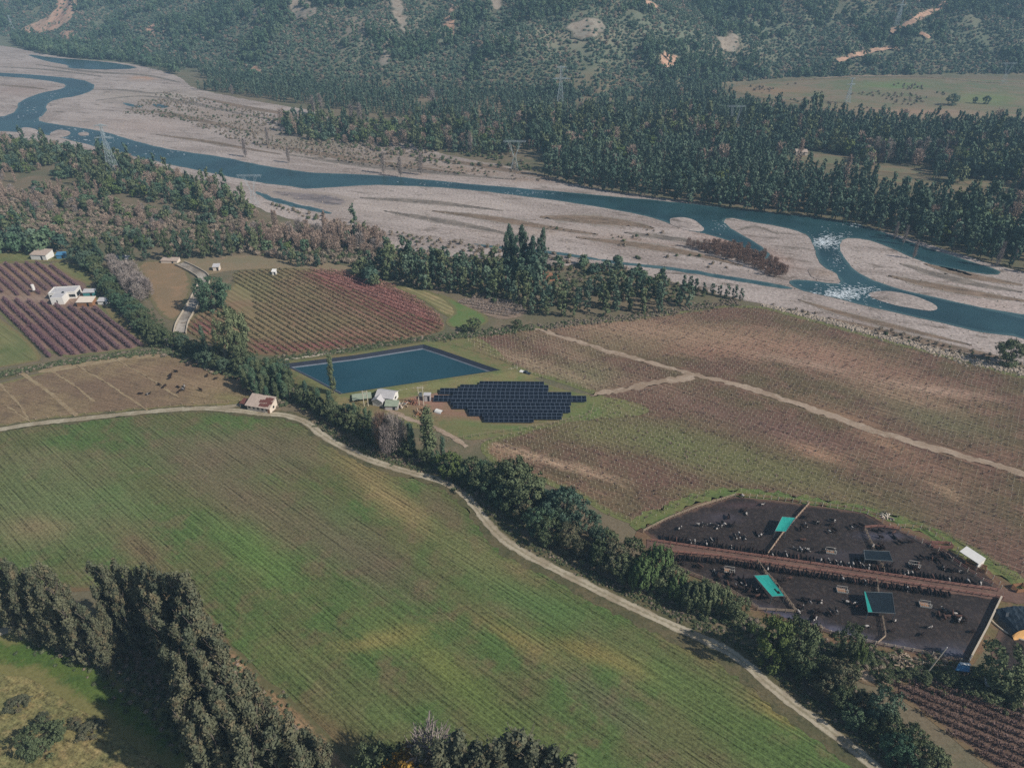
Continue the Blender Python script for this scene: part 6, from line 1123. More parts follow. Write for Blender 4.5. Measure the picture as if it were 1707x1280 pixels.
# ---------------------------------------------------------------- shade canopies over the pens
def canopy(px4, h, mat, label, holes=False, sag=.25, strip=None):
    C4 = [U(a, b2, h) for a, b2 in px4]; o0 = C4[0]; r_ = empty('shade_canopy', (o0[0], o0[1], 0), 0, label=label, cat='canopy'); m = MB(); N_ = 8
    G_ = [[(C4[0]*(1-s)+C4[1]*s)*(1-t)+(C4[3]*(1-s)+C4[2]*s)*t-o0 for s in np.linspace(0, 1, N_+1)] for t in np.linspace(0, 1, N_+1)]
    pts = []; 
    for j in range(N_+1):
        for i in range(N_+1): p = G_[j][i]; pts.append((p[0], p[1], h-sag*math.sin(math.pi*i/N_)*math.sin(math.pi*j/N_)+random.uniform(-.04, .04)))
    fs = [(j*(N_+1)+i, j*(N_+1)+i+1, (j+1)*(N_+1)+i+1, (j+1)*(N_+1)+i) for j in range(N_) for i in range(N_) if not (holes and (i, j) in ((5, 5), (5, 6), (6, 6)))]
    pts2 = [(p[0], p[1], p[2]-.03) for p in pts]; k = len(pts); m.poly(pts+pts2, mat, fs+[tuple(k+q for q in f[::-1]) for f in fs]); m.build('shade_cloth', r_)
    for i in range(4):
        p = C4[i]-o0; q = C4[(i+1) % 4]-o0; part(r_, 'post', lambda m: m.beam((p[0], p[1], 0), (p[0], p[1], h+.1), .11, m_frame, .1, 5)); part(r_, 'frame_tube', lambda m: m.beam((p[0], p[1], h+.05), (q[0], q[1], h+.054), .06, m_frame, .06, 4))
    if strip: 
        m = MB(); A_, B_ = C4[0]-o0, C4[3]-o0; e1 = (C4[1]-C4[0])*.10; e2 = (C4[2]-C4[3])*.16
        m.poly([(A_[0], A_[1], h+.1), (A_[0]+e1[0]*.4, A_[1]+e1[1]*.4, h+.12), (B_[0]+e2[0], B_[1]+e2[1], h+.12), (B_[0], B_[1], h+.1)], strip, [(0, 1, 2, 3)]); m.build('torn_edge', r_)
canopy([(1304, 861), (1326, 863), (1310, 886), (1292, 885)], 3.0, m_teal, 'bright teal shade canopy over the upper pen beside the dividing fence')
canopy([(1257, 959), (1281, 958), (1308, 993), (1287, 994)], 3.0, m_teal, 'long bright teal shade canopy with a torn hole over the lower pens', holes=True)
canopy([(1440, 917), (1482, 919), (1488, 935), (1442, 932)], 3.0, m_navy, 'dark blue shade canopy straddling the fence of the upper pens')
canopy([(1440.6, 986), (1487, 988), (1492, 1022), (1447, 1020)], 3.0, m_navy, 'dark shade canopy with one torn teal edge over the lower pens', strip=m_teal)
x, y = U(1607, 1130); h_ = 2.6; C4 = [U(1599, 1104, h_), U(1617, 1105.5, h_), U(1616, 1120, h_-.4), U(1592, 1117, h_-.4)]; o0 = C4[0]; r_ = empty('blue_shelter', (o0[0], o0[1], 0), label='small shelter with blue sheet roof at the near corner of the pens', cat='shelter')
pp = [(*(C4[i]-o0), h_ if i < 2 else h_-.4) for i in range(4)]; part(r_, 'roof', lambda m: m.poly(pp+[(p[0], p[1], p[2]+.1) for p in pp], m_blue, [(3, 2, 1, 0), (4, 5, 6, 7), (0, 1, 5, 4), (1, 2, 6, 5), (2, 3, 7, 6), (3, 0, 4, 7)]))
part(r_, 'ridge_sheet', lambda m: m.box(((pp[0][0]+pp[1][0])/2, (pp[0][1]+pp[1][1])/2-.35, h_+.16), (np.linalg.norm(C4[1]-C4[0])*.98, .8, .05), W_, math.atan2(*(C4[1]-C4[0])[::-1])))
for p in pp: part(r_, 'post', lambda m: m.beam((p[0]*.95, p[1]*.95, 0), (p[0]*.95, p[1]*.95, p[2]), .12, m_post))
x, y = U(1660, 1146); C4 = [U(1640, 1128, 2.4), U(1672, 1134, 2.4), U(1674, 1150, 2.4), U(1643, 1143, 2.4)]; o0 = C4[0]; r_ = empty('blue_shelter', (o0[0], o0[1], 0), label='pale blue sheeted shelter hidden under the spreading olive-green tree', cat='shelter')
pp = [(*(C4[i]-o0), 2.4) for i in range(4)]; part(r_, 'roof', lambda m: m.poly(pp+[(p[0], p[1], p[2]+.1) for p in pp], m_greyroof, [(3, 2, 1, 0), (4, 5, 6, 7), (0, 1, 5, 4), (1, 2, 6, 5), (2, 3, 7, 6), (3, 0, 4, 7)]))
for p in pp: part(r_, 'post', lambda m: m.beam((p[0]*.95, p[1]*.95, 0), (p[0]*.95, p[1]*.95, p[2]), .12, m_post))
# white-roofed shelter
C4 = [U(1600, 918, 3.0), U(1606, 917, 3.4), U(1640, 934, 3.4), U(1632, 939, 3.0)]; o0 = C4[0]; r_ = empty('handling_shed', (o0[0], o0[1], 0), label='white-roofed shelter on the outer fence of the cattle yard', cat='shelter')
A_, B_ = C4[0], C4[3]; d = (B_-A_)/np.linalg.norm(B_-A_); nn = np.array([-d[1], d[0]]); nn = nn if nn[1] > 0 else -nn; L = np.linalg.norm(B_-A_); w = 3.4
q = [np.zeros(2), d*L, d*L+nn*w, nn*w]; zz = [2.7, 2.7, 3.3, 3.3]; pp = [(*q[i], zz[i]) for i in range(4)]
part(r_, 'roof', lambda m: m.poly(pp+[(p[0], p[1], p[2]+.12) for p in pp], W_, [(3, 2, 1, 0), (4, 5, 6, 7), (0, 1, 5, 4), (1, 2, 6, 5), (2, 3, 7, 6), (3, 0, 4, 7)]))
for i, p in enumerate(pp): part(r_, 'post', lambda m: m.beam((p[0]*.96, p[1]*.96, 0), (p[0]*.96, p[1]*.96, p[2]), .13, m_conpost))
part(r_, 'end_wall', lambda m: m.poly([(*q[1], .0), (*q[2], .0), (*q[2], 3.25), (*q[1], 2.65), (*(q[1]-d*.15), .0), (*(q[2]-d*.15), .0), (*(q[2]-d*.15), 3.25), (*(q[1]-d*.15), 2.65)], W_, [(0, 1, 2, 3), (7, 6, 5, 4), (0, 3, 7, 4), (1, 5, 6, 2)]))
def crate(px, L, w, h, rz, mat, label, name='loading_crate'):
    x, y = U(*px); r_ = empty(name, (x, y, .15), R(rz), label=label, cat='crate'); n = 4
    for k in range(n): part(r_, 'side_board', lambda m: (m.box((0, -w/2, h*(.15+.8*k/n)), (L, .08, h*.14), mat), m.box((0, w/2, h*(.15+.8*k/n)), (L, .08, h*.14), mat), m.box((-L/2, 0, h*(.15+.8*k/n)), (.08, w-.1, h*.14), mat), m.box((L/2, 0, h*(.15+.8*k/n)), (.08, w-.1, h*.14), mat)))
    for sx in (-1, 1):
        for sy in (-1, 1): part(r_, 'corner_post', lambda m: m.box((sx*(L/2-.06), sy*(w/2-.12), h/2), (.14, .14, h), mat))
crate((1625, 946), 5.5, 2.2, 1.7, -35, m_brownb, 'brown boarded crate in front of the white-roofed shelter'); crate((1698, 983), 3.4, 2.2, 1.8, 8, m_brownb, 'brown boarded box at the end of the feed lane'); crate((1569, 911), 6.0, 2.0, 1.6, -4, m_redwood, 'reddish chute of rails on the outer fence of the corner pen', 'cattle_chute')
# white hay feeders
m_feed = simple('worn_white_paint', (170, 166, 158), var=.3, sc=1.5)
def feeder(px, label, n=1):
    W_ = m_feed
    x, y = U(*px); r_ = empty('hay_feeder', (x, y, .15), R(-12), label=label, cat='feeder'); L, w = 3.0, 1.8
    part(r_, 'trough', lambda m: (m.box((0, -w/2, .45), (L, .1, .5), W_), m.box((0, w/2, .45), (L, .1, .5), W_), m.box((-L/2, 0, .45), (.1, w-.12, .5), W_), m.box((L/2, 0, .45), (.1, w-.12, .5), W_), m.box((0, 0, .25), (L-.14, w-.14, .1), m_brownb)))
    part(r_, 'rack', lambda m: [m.beam((L*(k/5-.5), s*w/2, .7), (L*(k/5-.5), s*w*.35, 1.5), .06, W_) for k in range(6) for s in (-1, 1)]+[m.beam((-L/2, s*w*.36, 1.5), (L/2, s*w*.36, 1.5), .07, W_) for s in (-1, 1)])
for p, l in [((1215, 953), 'white hay feeder in the lower pen nearest the willows'), ((1403, 986), 'white hay feeder alone between the long teal canopy and the dark canopy'), ((1541, 1010), 'white hay feeder in the lower pen beyond the dark torn canopy'), ((1523, 944), 'white hay feeder ringed by cattle in the corner pen'), ((1384, 921), 'white hay feeder with cattle in the middle upper pen')]: feeder(p, l)
# silage clamp
x, y = U(1716, 1058); r_ = empty('silage_clamp', (x, y, .15), R(6), label='silage heap with orange cut face under crumpled dark plastic', cat='silage')
def pile(m):
    N_ = 14; pts = []
    for j in range(9):
        for i in range(N_+1): u_ = i/N_*2-1; v_ = j/8; pts.append((u_*6.0, v_*8, 2.8*(max(0, 1-abs(u_)**3))**.6*(1-.15*v_)+random.uniform(-.2, .25)))
    m.poly(pts, m_tarp, [(j*(N_+1)+i, j*(N_+1)+i+1, (j+1)*(N_+1)+i+1, (j+1)*(N_+1)+i) for j in range(8) for i in range(N_)])
part(r_, 'plastic_cover', pile)
def face(m):
    N_ = 14; pts = []
    for j in range(5):
        for i in range(N_+1): u_ = i/N_*2-1; t_ = 2.7*(max(0, 1-abs(u_*.97)**3))**.6; pts.append((u_*5.6, -.1-1.1*(1-j/4)+random.uniform(-.08, .08), t_*j/4))
    m.poly(pts, m_corn, [(j*(N_+1)+i, j*(N_+1)+i+1, (j+1)*(N_+1)+i+1, (j+1)*(N_+1)+i) for j in range(4) for i in range(N_)])
part(r_, 'cut_face', face)
mb = MB(); nA = 22
for k in range(nA):
    a0 = math.pi*(1.05+.95*k/nA); a1 = math.pi*(1.05+.95*(k+1)/nA); mb.beam((8*math.cos(a0), 6+8.5*math.sin(a0), .2), (8*math.cos(a1), 6+8.5*math.sin(a1), .2), .28, m_conc, .28, 6)
tag(mb.build('clamp_kerb', loc=(x, y, .1)), 'low curved kerb around the silage heap', 'kerb')
# ---------------------------------------------------------------- cattle
def cow_mesh(name, pose):
    vs = {'rump': (-.85, 0, 1.12, .30), 'hip': (-.6, 0, 1.15, .34), 'mid': (0, 0, 1.05, .42), 'sho': (.6, 0, 1.12, .35), 'neck': (.95, 0, 1.25, .20), 'head': (1.30, 0, 1.38, .15), 'muz': (1.62, 0, 1.20, .09)}
    E = [('rump', 'hip'), ('hip', 'mid'), ('mid', 'sho'), ('sho', 'neck'), ('neck', 'head'), ('head', 'muz')]
    if pose == 'eat': vs.update({'neck': (1.0, 0, 1.0, .2), 'head': (1.28, 0, .62, .15), 'muz': (1.40, 0, .30, .09)})
    for s, n in ((-1, 'r'), (1, 'l')):
        if pose == 'lie':
            vs.update({'fk'+n: (.80, s*.42, .42, .10), 'ff'+n: (1.15, s*.40, .12, .06), 'hk'+n: (-.35, s*.48, .40, .12), 'hf'+n: (-.15, s*.62, .10, .06)}); E += [('sho', 'fk'+n), ('fk'+n, 'ff'+n), ('hip', 'hk'+n), ('hk'+n, 'hf'+n)]
        else:
            o_ = .12*s
            vs.update({'fk'+n: (.62+o_, s*.22, .60, .10), 'ff'+n: (.60+o_, s*.22, .04, .07), 'hk'+n: (-.52-o_, s*.24, .78, .15), 'hh'+n: (-.85-o_, s*.24, .48, .08), 'hf'+n: (-.76-o_, s*.24, .04, .07)})
            E += [('sho', 'fk'+n), ('fk'+n, 'ff'+n), ('hip', 'hk'+n), ('hk'+n, 'hh'+n), ('hh'+n, 'hf'+n)]
        vs['e'+n] = (1.18, s*.24, 1.46, .05) if pose != 'eat' else (1.2, s*.24, .80, .05); E.append(('head', 'e'+n))
    vs['tail'] = (-1.08, 0, .95, .04); vs['tip'] = (-1.12, 0, .45, .04); E += [('rump', 'tail'), ('tail', 'tip')]
    K = list(vs); dz = -.62 if pose == 'lie' else 0
    me_ = bpy.data.meshes.new(name); me_.from_pydata([(vs[k][0], vs[k][1], vs[k][2]+(dz if (k in ('rump', 'hip', 'mid', 'sho', 'neck', 'head', 'muz') or k[0] == 'e' or k[0] == 't') else 0)) for k in K], [(K.index(a), K.index(b2)) for a, b2 in E], [])
    if pose == 'lie':
        for k in ('tail', 'tip'): me_.vertices[K.index(k)].co.z = .25
    ob = bpy.data.objects.new(name, me_); COL.objects.link(ob); md = ob.modifiers.new('s', 'SKIN'); md.use_smooth_shade = True
    for i, k in enumerate(K): me_.skin_vertices[0].data[i].radius = (vs[k][3]*(.78 if k in ('rump', 'hip', 'mid', 'sho') else 1), vs[k][3])
    me_.skin_vertices[0].data[K.index('hip')].use_root = True
    ob.modifiers.new('u', 'SUBSURF').levels = 1
    dg = bpy.context.evaluated_depsgraph_get(); out = bpy.data.meshes.new_from_object(ob.evaluated_get(dg)); out.name = name
    bpy.data.objects.remove(ob); return out
b = NB('black_cattle_hide'); oi = b.t.nodes.new("ShaderNodeObjectInfo"); m_cb = b.fin(b.mix(oi.outputs['Random'], lin(26, 24, 26), lin(54, 42, 38)), rough=.7)
b = NB('pied_cattle_hide'); oi = b.t.nodes.new("ShaderNodeObjectInfo"); tc = b.t.nodes.new('ShaderNodeTexCoord'); off = b.vm('ADD', tc.outputs['Object'], b.comb(b.m('MULTIPLY', oi.outputs['Random'], 40), 0, 0))
m_cp = b.fin(b.mix(b.step(b.noise(off, .95, 2), .50, .54), lin(34, 32, 34), lin(176, 168, 160, 1.0)), rough=.7)
m_cr = simple('brown_cattle_hide', (78, 56, 48), var=.3, k=1.1)
CM = {}
for po in ('stand', 'eat', 'lie'):
    for nm, mt in (('b', m_cb), ('p', m_cp), ('r', m_cr)):
        me_ = cow_mesh('cow', po) if (po, 'x') not in CM else CM[(po, 'x')].copy(); CM.setdefault((po, 'x'), me_); me_ = me_.copy() if nm != 'b' else me_; me_.materials.clear(); me_.materials.append(mt); CM[(po, nm)] = me_
def cow(x, y, rz, po, c_, label, group, z=.15):
    o = link('cow', CM[(po, c_)], None, (x, y, z), (0, 0, rz)); s_ = random.uniform(.85, 1.08)*.95; o.scale = (s_, s_, s_); tag(o, label, 'cow', group)
CN = {'b': 'black', 'p': 'black and white', 'r': 'brown'}; PN = {'stand': 'standing', 'eat': 'standing head down', 'lie': 'lying'}
def lane(line, side, x0, x1, n, where, pied):
    q = np.array([U(*p) for p in line]); seg = np.r_[0, np.cumsum(np.linalg.norm(np.diff(q, axis=0), axis=1))]
    for k in range(n):
        s = (k+.5+random.uniform(-.3, .3))/n*seg[-1]; x = np.interp(s, seg, q[:, 0]); y = np.interp(s, seg, q[:, 1]); x2 = np.interp(s+1, seg, q[:, 0]); y2 = np.interp(s+1, seg, q[:, 1]); an = math.atan2(y2-y, x2-x)
        if random.random() < .06: continue
        c_ = random.choices('bpr', (.95-pied, pied, .05))[0]; d_ = 1.9+random.uniform(-.2, .4)
        cow(x-math.sin(an)*d_*side, y+math.cos(an)*d_*side, an-side*math.pi/2+random.gauss(0, .18), random.choice(['eat', 'stand', 'eat']), c_, '%s cow feeding in the line along the %s side of the feed lane' % (CN[c_], where), '%s cattle feeding along the %s side of the feed lane' % (CN[c_], where))
lane([(1100, 904), (1180, 917), (1300, 934), (1450, 956), (1560, 972), (1640, 983)], 1, 0, 0, 84, 'upper', .22)
lane([(1114, 923), (1200, 930), (1300, 945), (1400, 959), (1500, 974), (1580, 986)], -1, 0, 0, 108, 'lower', .06)
SP = {'far upper pen left of the dividing fence': ('pen of the bright teal canopy', [(1133, 883, 1), (1173, 876, 1), (1190, 880, 2), (1200, 880, 3), (1210, 879, 4), (1214, 864, 4), (1243, 858, 3), (1232, 895, 4), (1240, 897, 2), (1256, 892, 2), (1201, 902, 2), (1184, 903, 1), (1166, 878, 1), (1272, 843, 1), (1235, 829, 1), (1267, 894, 1)], .75),
      'mid': ('middle upper pen', [(1347, 865, 2), (1362, 874, 5), (1385, 868, 2), (1346, 878, 2), (1334, 884, 1), (1388, 878, 2), (1419, 880, 2), (1432, 878, 3), (1341, 904, 2), (1330, 917, 4), (1340, 919, 3), (1352, 923, 2), (1372, 921, 3), (1386, 918, 4), (1390, 886, 1), (1382, 889, 1), (1430, 938, 4), (1440, 938, 5), (1450, 937, 2)], .45),
      'corner': ('corner pen beneath the white-roofed shelter', [(1459, 886, 1), (1470, 888, 2), (1489, 890, 1), (1468, 898, 1), (1490, 902, 2), (1498, 907, 2), (1516, 906, 2), (1464, 914, 5), (1458, 911, 3), (1470, 915, 3), (1520, 945, 6), (1530, 945, 5), (1526, 950, 3), (1532, 934, 3), (1555, 932, 5), (1562, 928, 6), (1572, 929, 6), (1580, 931, 4), (1568, 937, 3), (1576, 949, 3), (1588, 953, 4), (1480, 945, 2), (1597, 957, 2)], .25),
      'lowleft': ('narrow pen by the willows', [(1133, 934, 1), (1140, 943, 1), (1161, 946, 2), (1170, 948, 2), (1186, 953, 2), (1195, 962, 4), (1200, 968, 3), (1214, 966, 3), (1220, 962, 2), (1236, 968, 4), (1242, 976, 4), (1225, 982, 4), (1232, 980, 4), (1248, 986, 3), (1252, 980, 2), (1262, 985, 5), (1266, 993, 5), (1258, 995, 4), (1213, 975, 1), (1235, 1006, 2), (1241, 1006, 2), (1206, 955, 3), (1221, 955, 3)], .18),
      'lowmid': ('middle lower pen', [(1315, 965, 1), (1303, 972, 3), (1298, 976, 2), (1346, 1003, 4), (1340, 1001, 2), (1368, 1003, 1), (1364, 1003, 1), (1331, 1014, 3), (1338, 1018, 2), (1362, 1022, 3), (1352, 1031, 2), (1357, 1036, 1), (1384, 1026, 4), (1390, 1022, 2), (1419, 1008, 3), (1410, 1006, 1), (1430, 1013, 1), (1444, 1047, 1), (1330, 1020, 1)], .35),
      'lowright': ('wide lower pen beside the pale wall', [(1486, 1053, 2), (1490, 1038, 1), (1537, 1060, 1), (1562, 1024, 2), (1572, 1021, 3), (1580, 1019, 2), (1588, 1023, 3), (1596, 1026, 3), (1602, 1031, 3), (1598, 1037, 3), (1605, 1035, 2), (1592, 1034, 2), (1566, 1030, 2), (1578, 1030, 1), (1621, 1055, 1), (1548, 1048, 1)], .3)}
tot = 0
for kk, (where, spots, pied) in SP.items():
    for (px, py, n) in spots:
        for j in range(max(1, int(round(n*.62)))):
            x, y = U(px+random.gauss(0, 3.2 if n > 1 else 0), py+random.gauss(0, 1.6 if n > 1 else 0)); c_ = random.choices('bpr', (.9-pied, pied, .1))[0]; po = random.choice(['stand', 'eat', 'lie', 'stand'])
            cow(x, y, random.uniform(0, 6.28), po, c_, '%s cow %s in the %s' % (CN[c_], PN[po], where), '%s cattle %s in the %s' % (CN[c_], PN[po], where)); tot += 1
PC = [(294, 621, 'b', 'stand', 'black cow highest up the ploughed paddock'), (285, 627, 'b', 'eat', 'black cow just below the highest cow in the paddock'), (284, 632, 'b', 'stand', 'black cow third from the top in the paddock file'), (266, 643, 'b', 'eat', 'dark cow grazing apart in the middle of the paddock'), (275, 646, 'b', 'eat', 'dark cow grazing next to the middle paddock cow'), (297, 646, 'b', 'lie', 'black cow lying stretched in the middle of the paddock'),
      (308, 646, 'p', 'stand', 'pale cow standing in the middle of the paddock'), (306, 651, 'p', 'eat', 'black and white cow just below the pale paddock cow'), (300, 654, 'b', 'eat', 'small dark cow lowest of the middle paddock cluster'), (335, 652, 'b', 'stand', 'black cow alone in the lower paddock toward the shed'), (346, 628, 'b', 'stand', 'black cow between middle paddock and far hedge'),
      (360, 633, 'b', 'eat', 'dark cow grazing near the paddock hedge'), (372, 624, 'b', 'stand', 'black cow standing closest to the terrace bank'), (395, 633, 'b', 'stand', 'black cow standing right by the thicket'), (234, 657, 'b', 'lie', 'dark cow lying at the empty end of the paddock'), (247, 658, 'p', 'lie', 'pale cow lying at the empty end of the paddock')]
for px, py, c_, po, l in PC: x, y = U(px, py); cow(x, y, random.uniform(0, 6.28), po, c_, l, None, .09)
# ---------------------------------------------------------------- vine and orchard rows
def crop_rows(poly, dirw, sp_, name, label, group, mat, h, wd, dens_, posts=None, cat='vines', tw=.10, gap=0.0, skip=None, bushy=0.0, dz=0.0):
    W = np.array([U(*p) for p in poly]); d = np.array(dirw)/np.hypot(*dirw); n = np.array([-d[1], d[0]]); v = W@n; r = np.random.default_rng(abs(hash(name+str(len(poly)))) % 9999 if False else 77)
    for k, v0 in enumerate(np.arange(v.min()+sp_*.5, v.max(), sp_)):
        us = []
        for i in range(len(W)):
            a, b2 = W[i], W[(i+1) % len(W)]; va, vb = a@n-v0, b2@n-v0
            if va*vb < 0: t = va/(va-vb); us.append(float((a+(b2-a)*t)@d))
        us.sort()
        for j in range(0, len(us)-1, 2):
            u0, u1 = us[j]+1, us[j+1]-1
            if u1-u0 < 6: continue
            m_ = int((u1-u0)*dens_); u = r.uniform(u0, u1, m_); sd = r.normal(size=m_)*wd*.4; z = h*r.random(m_)**.7
            keep = vnoise(u/5, np.full(m_, k*3.1), 3) > gap; u, sd, z = u[keep], sd[keep], z[keep]; m_ = len(u)
            P_ = np.stack([d[0]*u+n[0]*(v0+sd), d[1]*u+n[1]*(v0+sd), z+.1], 1); D_ = r.normal(size=(m_, 3))*.5+np.array([0, 0, .8]); D_ /= np.linalg.norm(D_, axis=1)[:, None]
            S_ = np.cross(D_, r.normal(size=(m_, 3))); S_ /= np.linalg.norm(S_, axis=1)[:, None]; L_ = r.uniform(.4, 1.0, (m_, 1))*(.8+bushy); S_ = S_*(tw+bushy*.3)*r.uniform(.6, 1.4, (m_, 1))
            o3 = np.array([d[0]*u0+n[0]*v0, d[1]*u0+n[1]*v0, dz]); V = np.stack([P_-S_, P_+S_, P_+D_*L_+S_*.5, P_+D_*L_-S_*.5], 1).reshape(-1, 3)-o3+np.array([0, 0, dz])
            r_ = empty(name, tuple(o3), 0, label=label, cat=cat, group=group); link('canes', mesh('canes', V, np.arange(4*m_).reshape(-1, 4), mat), r_)
            if posts:
                mb = MB(); ps, ph, pr, pm = posts
                for q in np.arange(0, u1-u0, ps): mb.beam((d[0]*q, d[1]*q, 0), (d[0]*q, d[1]*q, ph), pr, pm)
                o = mb.build('stakes', r_)
OD = wdir((14, 505), (105, 593))
crop_rows([(-40, 500), (0, 498), (60, 503), (88, 508), (130, 514), (160, 514), (205, 546), (248, 579), (85, 598), (0, 524), (-40, 492)], OD, 4.2, 'orchard_row', 'long row of bare purple fruit trees below the white farmhouse', 'bare purple orchard rows below the farmhouse', M['canes'], 1.6, 1.0, 60, bushy=.05, tw=.08, cat='orchard row')
crop_rows([(-60, 440), (0, 440), (75, 438), (150, 480), (140, 487), (84, 484), (72, 492), (40, 496), (0, 488), (-60, 470)], OD, 4.4, 'orchard_row', 'row of bare purple fruit trees above the white farmhouse', 'bare purple orchard rows above the farmhouse', M['canes'], 1.4, .9, 40, bushy=.05, tw=.08, cat='orchard row', gap=0.0)
V1 = [(392, 452), (480, 447), (500, 448), (740, 548), (735, 556), (600, 579), (480, 594), (415, 590), (360, 578), (305, 560), (318, 532), (345, 512), (392, 520), (425, 530), (418, 490), (385, 470)]
crop_rows(V1, VROW, 3.0, 'vine_row', 'low olive vine row on the terrace above the pond', 'olive vine rows above the pond', M['olivecanes'], .8, .45, 11, bushy=.1, gap=.05, cat='vine row')
crop_rows([(510, 449), (560, 451), (625, 464), (690, 494), (736, 528), (742, 545), (700, 532), (600, 490)], wdir((534, 460), (698, 521)), 3.0, 'vine_row', 'tall red staked vine row in the upper part of the terrace', 'red staked vine rows of the terrace', M['redcanes'], 1.5, .5, 11, posts=(4.0, 2.0, .09, m_redwood), bushy=.12, cat='vine row')
crop_rows(BRF, wdir((1530, 1165), (1707, 1238)), 2.6, 'vine_row', 'dark leafless vine row in the lower vineyard beside the hedgerow', 'dark vine rows of the lower vineyard', M['darkcanes'], 1.1, .7, 22, posts=(5.0, 1.1, .07, m_conpost), bushy=.06, cat='vine row')
crop_rows([(756, 502), (800, 498), (850, 504), (880, 517), (864, 528), (830, 532), (792, 516)], wdir((760, 500), (880, 520)), 3.0, 'vine_row', 'short grey vine row in the small plot beside the grove', 'short grey vine rows beside the grove', M['bareg'], 1.2, .7, 12, bushy=.12, cat='vine row')
# great vineyard: every stake; the 300 that show largest are things of their own
GW = SHEETS['vineyard_ground'][-2] if False else [w for w in SHEETS['vineyard_ground'] if len(w) > 200][0]
for w_ in SHEETS['vineyard_ground']:
    if np.ptp(w_[:, 0]) > np.ptp(GW[:, 0]): GW = w_
td = np.array(TD)/np.hypot(*TD); tn = np.array([-td[1], td[0]]); uu = GW@td; vv = GW@tn
A1, A2 = np.meshgrid(np.arange(uu.min(), uu.max(), 1.9), np.arange(vv.min(), vv.max(), 2.4)); A1 = A1+rng.normal(size=A1.shape)*.10; A2 = A2+rng.normal(size=A2.shape)*.07
SG = np.stack([A1.ravel()*td[0]+A2.ravel()*tn[0], A1.ravel()*td[1]+A2.ravel()*tn[1]], 1); SG = SG[inpoly(SG[:, 0], SG[:, 1], GW)]; SG = inview(SG, 160, 20)
def roadd(G, line):
    q = smooth_line([U(*p) for p in line], 2); o = np.full(len(G), 1e9)
    for i in range(len(q)-1):
        d = q[i+1]-q[i]; t = np.clip(((G-q[i])@d)/(d@d), 0, 1); o = np.minimum(o, np.linalg.norm(G-q[i]-t[:, None]*d, axis=1))
    return o
SG = SG[(roadd(SG, [(885, 546), (1000, 582), (1110, 612), (1170, 627), (1300, 663), (1450, 715), (1600, 759), (1707, 790), (1850, 835)]) > 3.2) & (roadd(SG, [(984, 660), (1040, 650), (1100, 637), (1160, 628)]) > 3)]
SG = SG[rng.random(len(SG)) < .93]
dd = SG[:, 1]; order = np.argsort(dd); px0 = project(SG[:, 0], SG[:, 1])[0]; order = order[np.argsort((px0[order] > 1700).astype(int), kind='stable')]; near = SG[order[:300]]; far = SG[order[300:]]
m_stk = simple('bleached_stake', (190, 178, 150), var=.2, k=1.0)
SM = [post_mesh(1.1, .10, m_stk), post_mesh(.9, .09, m_conpost), post_mesh(1.3, .10, m_stk)]
for p in near:
    o = link('vine_stake', random.choice(SM), None, (p[0], p[1], .1), (random.gauss(0, .06), random.gauss(0, .06), 0)); tag(o, 'pale vine stake in the vineyard strip just above the cattle yard', 'stake', 'vine stakes nearest the cattle yard')
stuff('vine_stakes', far, source('stake_source', SM), 3, .9, 1.1, (.8, 1.1), 'thousands of pale vine stakes covering the great vineyard', 'stakes', tilt=.05, z=.1)
VT = SG[rng.random(len(SG)) < .5]; VT = VT+rng.normal(size=VT.shape)*.5
S_vt = source('vine_tuft_source', [mesh('vine_tuft', *quads(rng.normal(size=(14, 3))*[.35, .2, .12]+[0, 0, .3], rng.normal(size=(14, 3))+[0, 0, .6], .22), M['olivecanes' if k else 'darkcanes']) for k in range(2)])
stuff('vine_tufts', VT, S_vt, 2, .8, 1.5, (.8, 1.3), 'small vines and weeds at the foot of the stakes', 'vines', z=.08)
# ---------------------------------------------------------------- transmission towers
def lattice(m, a, b2, w0, w1, n, r):        # square lattice column between two heights
    for s0 in range(n):
        t0, t1 = s0/n, (s0+1)/n; wa, wb = w0+(w1-w0)*t0, w0+(w1-w0)*t1; za, zb = a+(b2-a)*t0, a+(b2-a)*t1
        cs = [(-1, -1), (1, -1), (1, 1), (-1, 1)]
        for i in range(4):
            c0, c1 = cs[i], cs[(i+1) % 4]; m.beam((c0[0]*wa, c0[1]*wa, za), (c0[0]*wb, c0[1]*wb, zb), r, m_steel)
            m.beam((c0[0]*wa, c0[1]*wa, za), (c1[0]*wb, c1[1]*wb, zb), r*.6, m_steel); m.beam((c1[0]*wa, c1[1]*wa, za), (c0[0]*wb, c0[1]*wb, zb), r*.6, m_steel); m.beam((c0[0]*wb, c0[1]*wb, zb), (c1[0]*wb, c1[1]*wb, zb), r*.5, m_steel)
def arm(m, z, half, hh, r, w=.8):
    for s in (-1, 1):
        for y_ in (-w, w): m.beam((0, y_, z), (s*half, 0, z+.2), r, m_steel); m.beam((0, y_, z+hh), (s*half, 0, z+.25), r, m_steel)
        for k in range(4): f = (k+1)/5; m.beam((s*half*f, 0, z), (s*half*f*.8, 0, z+hh*(1-f)), r*.7, m_steel)
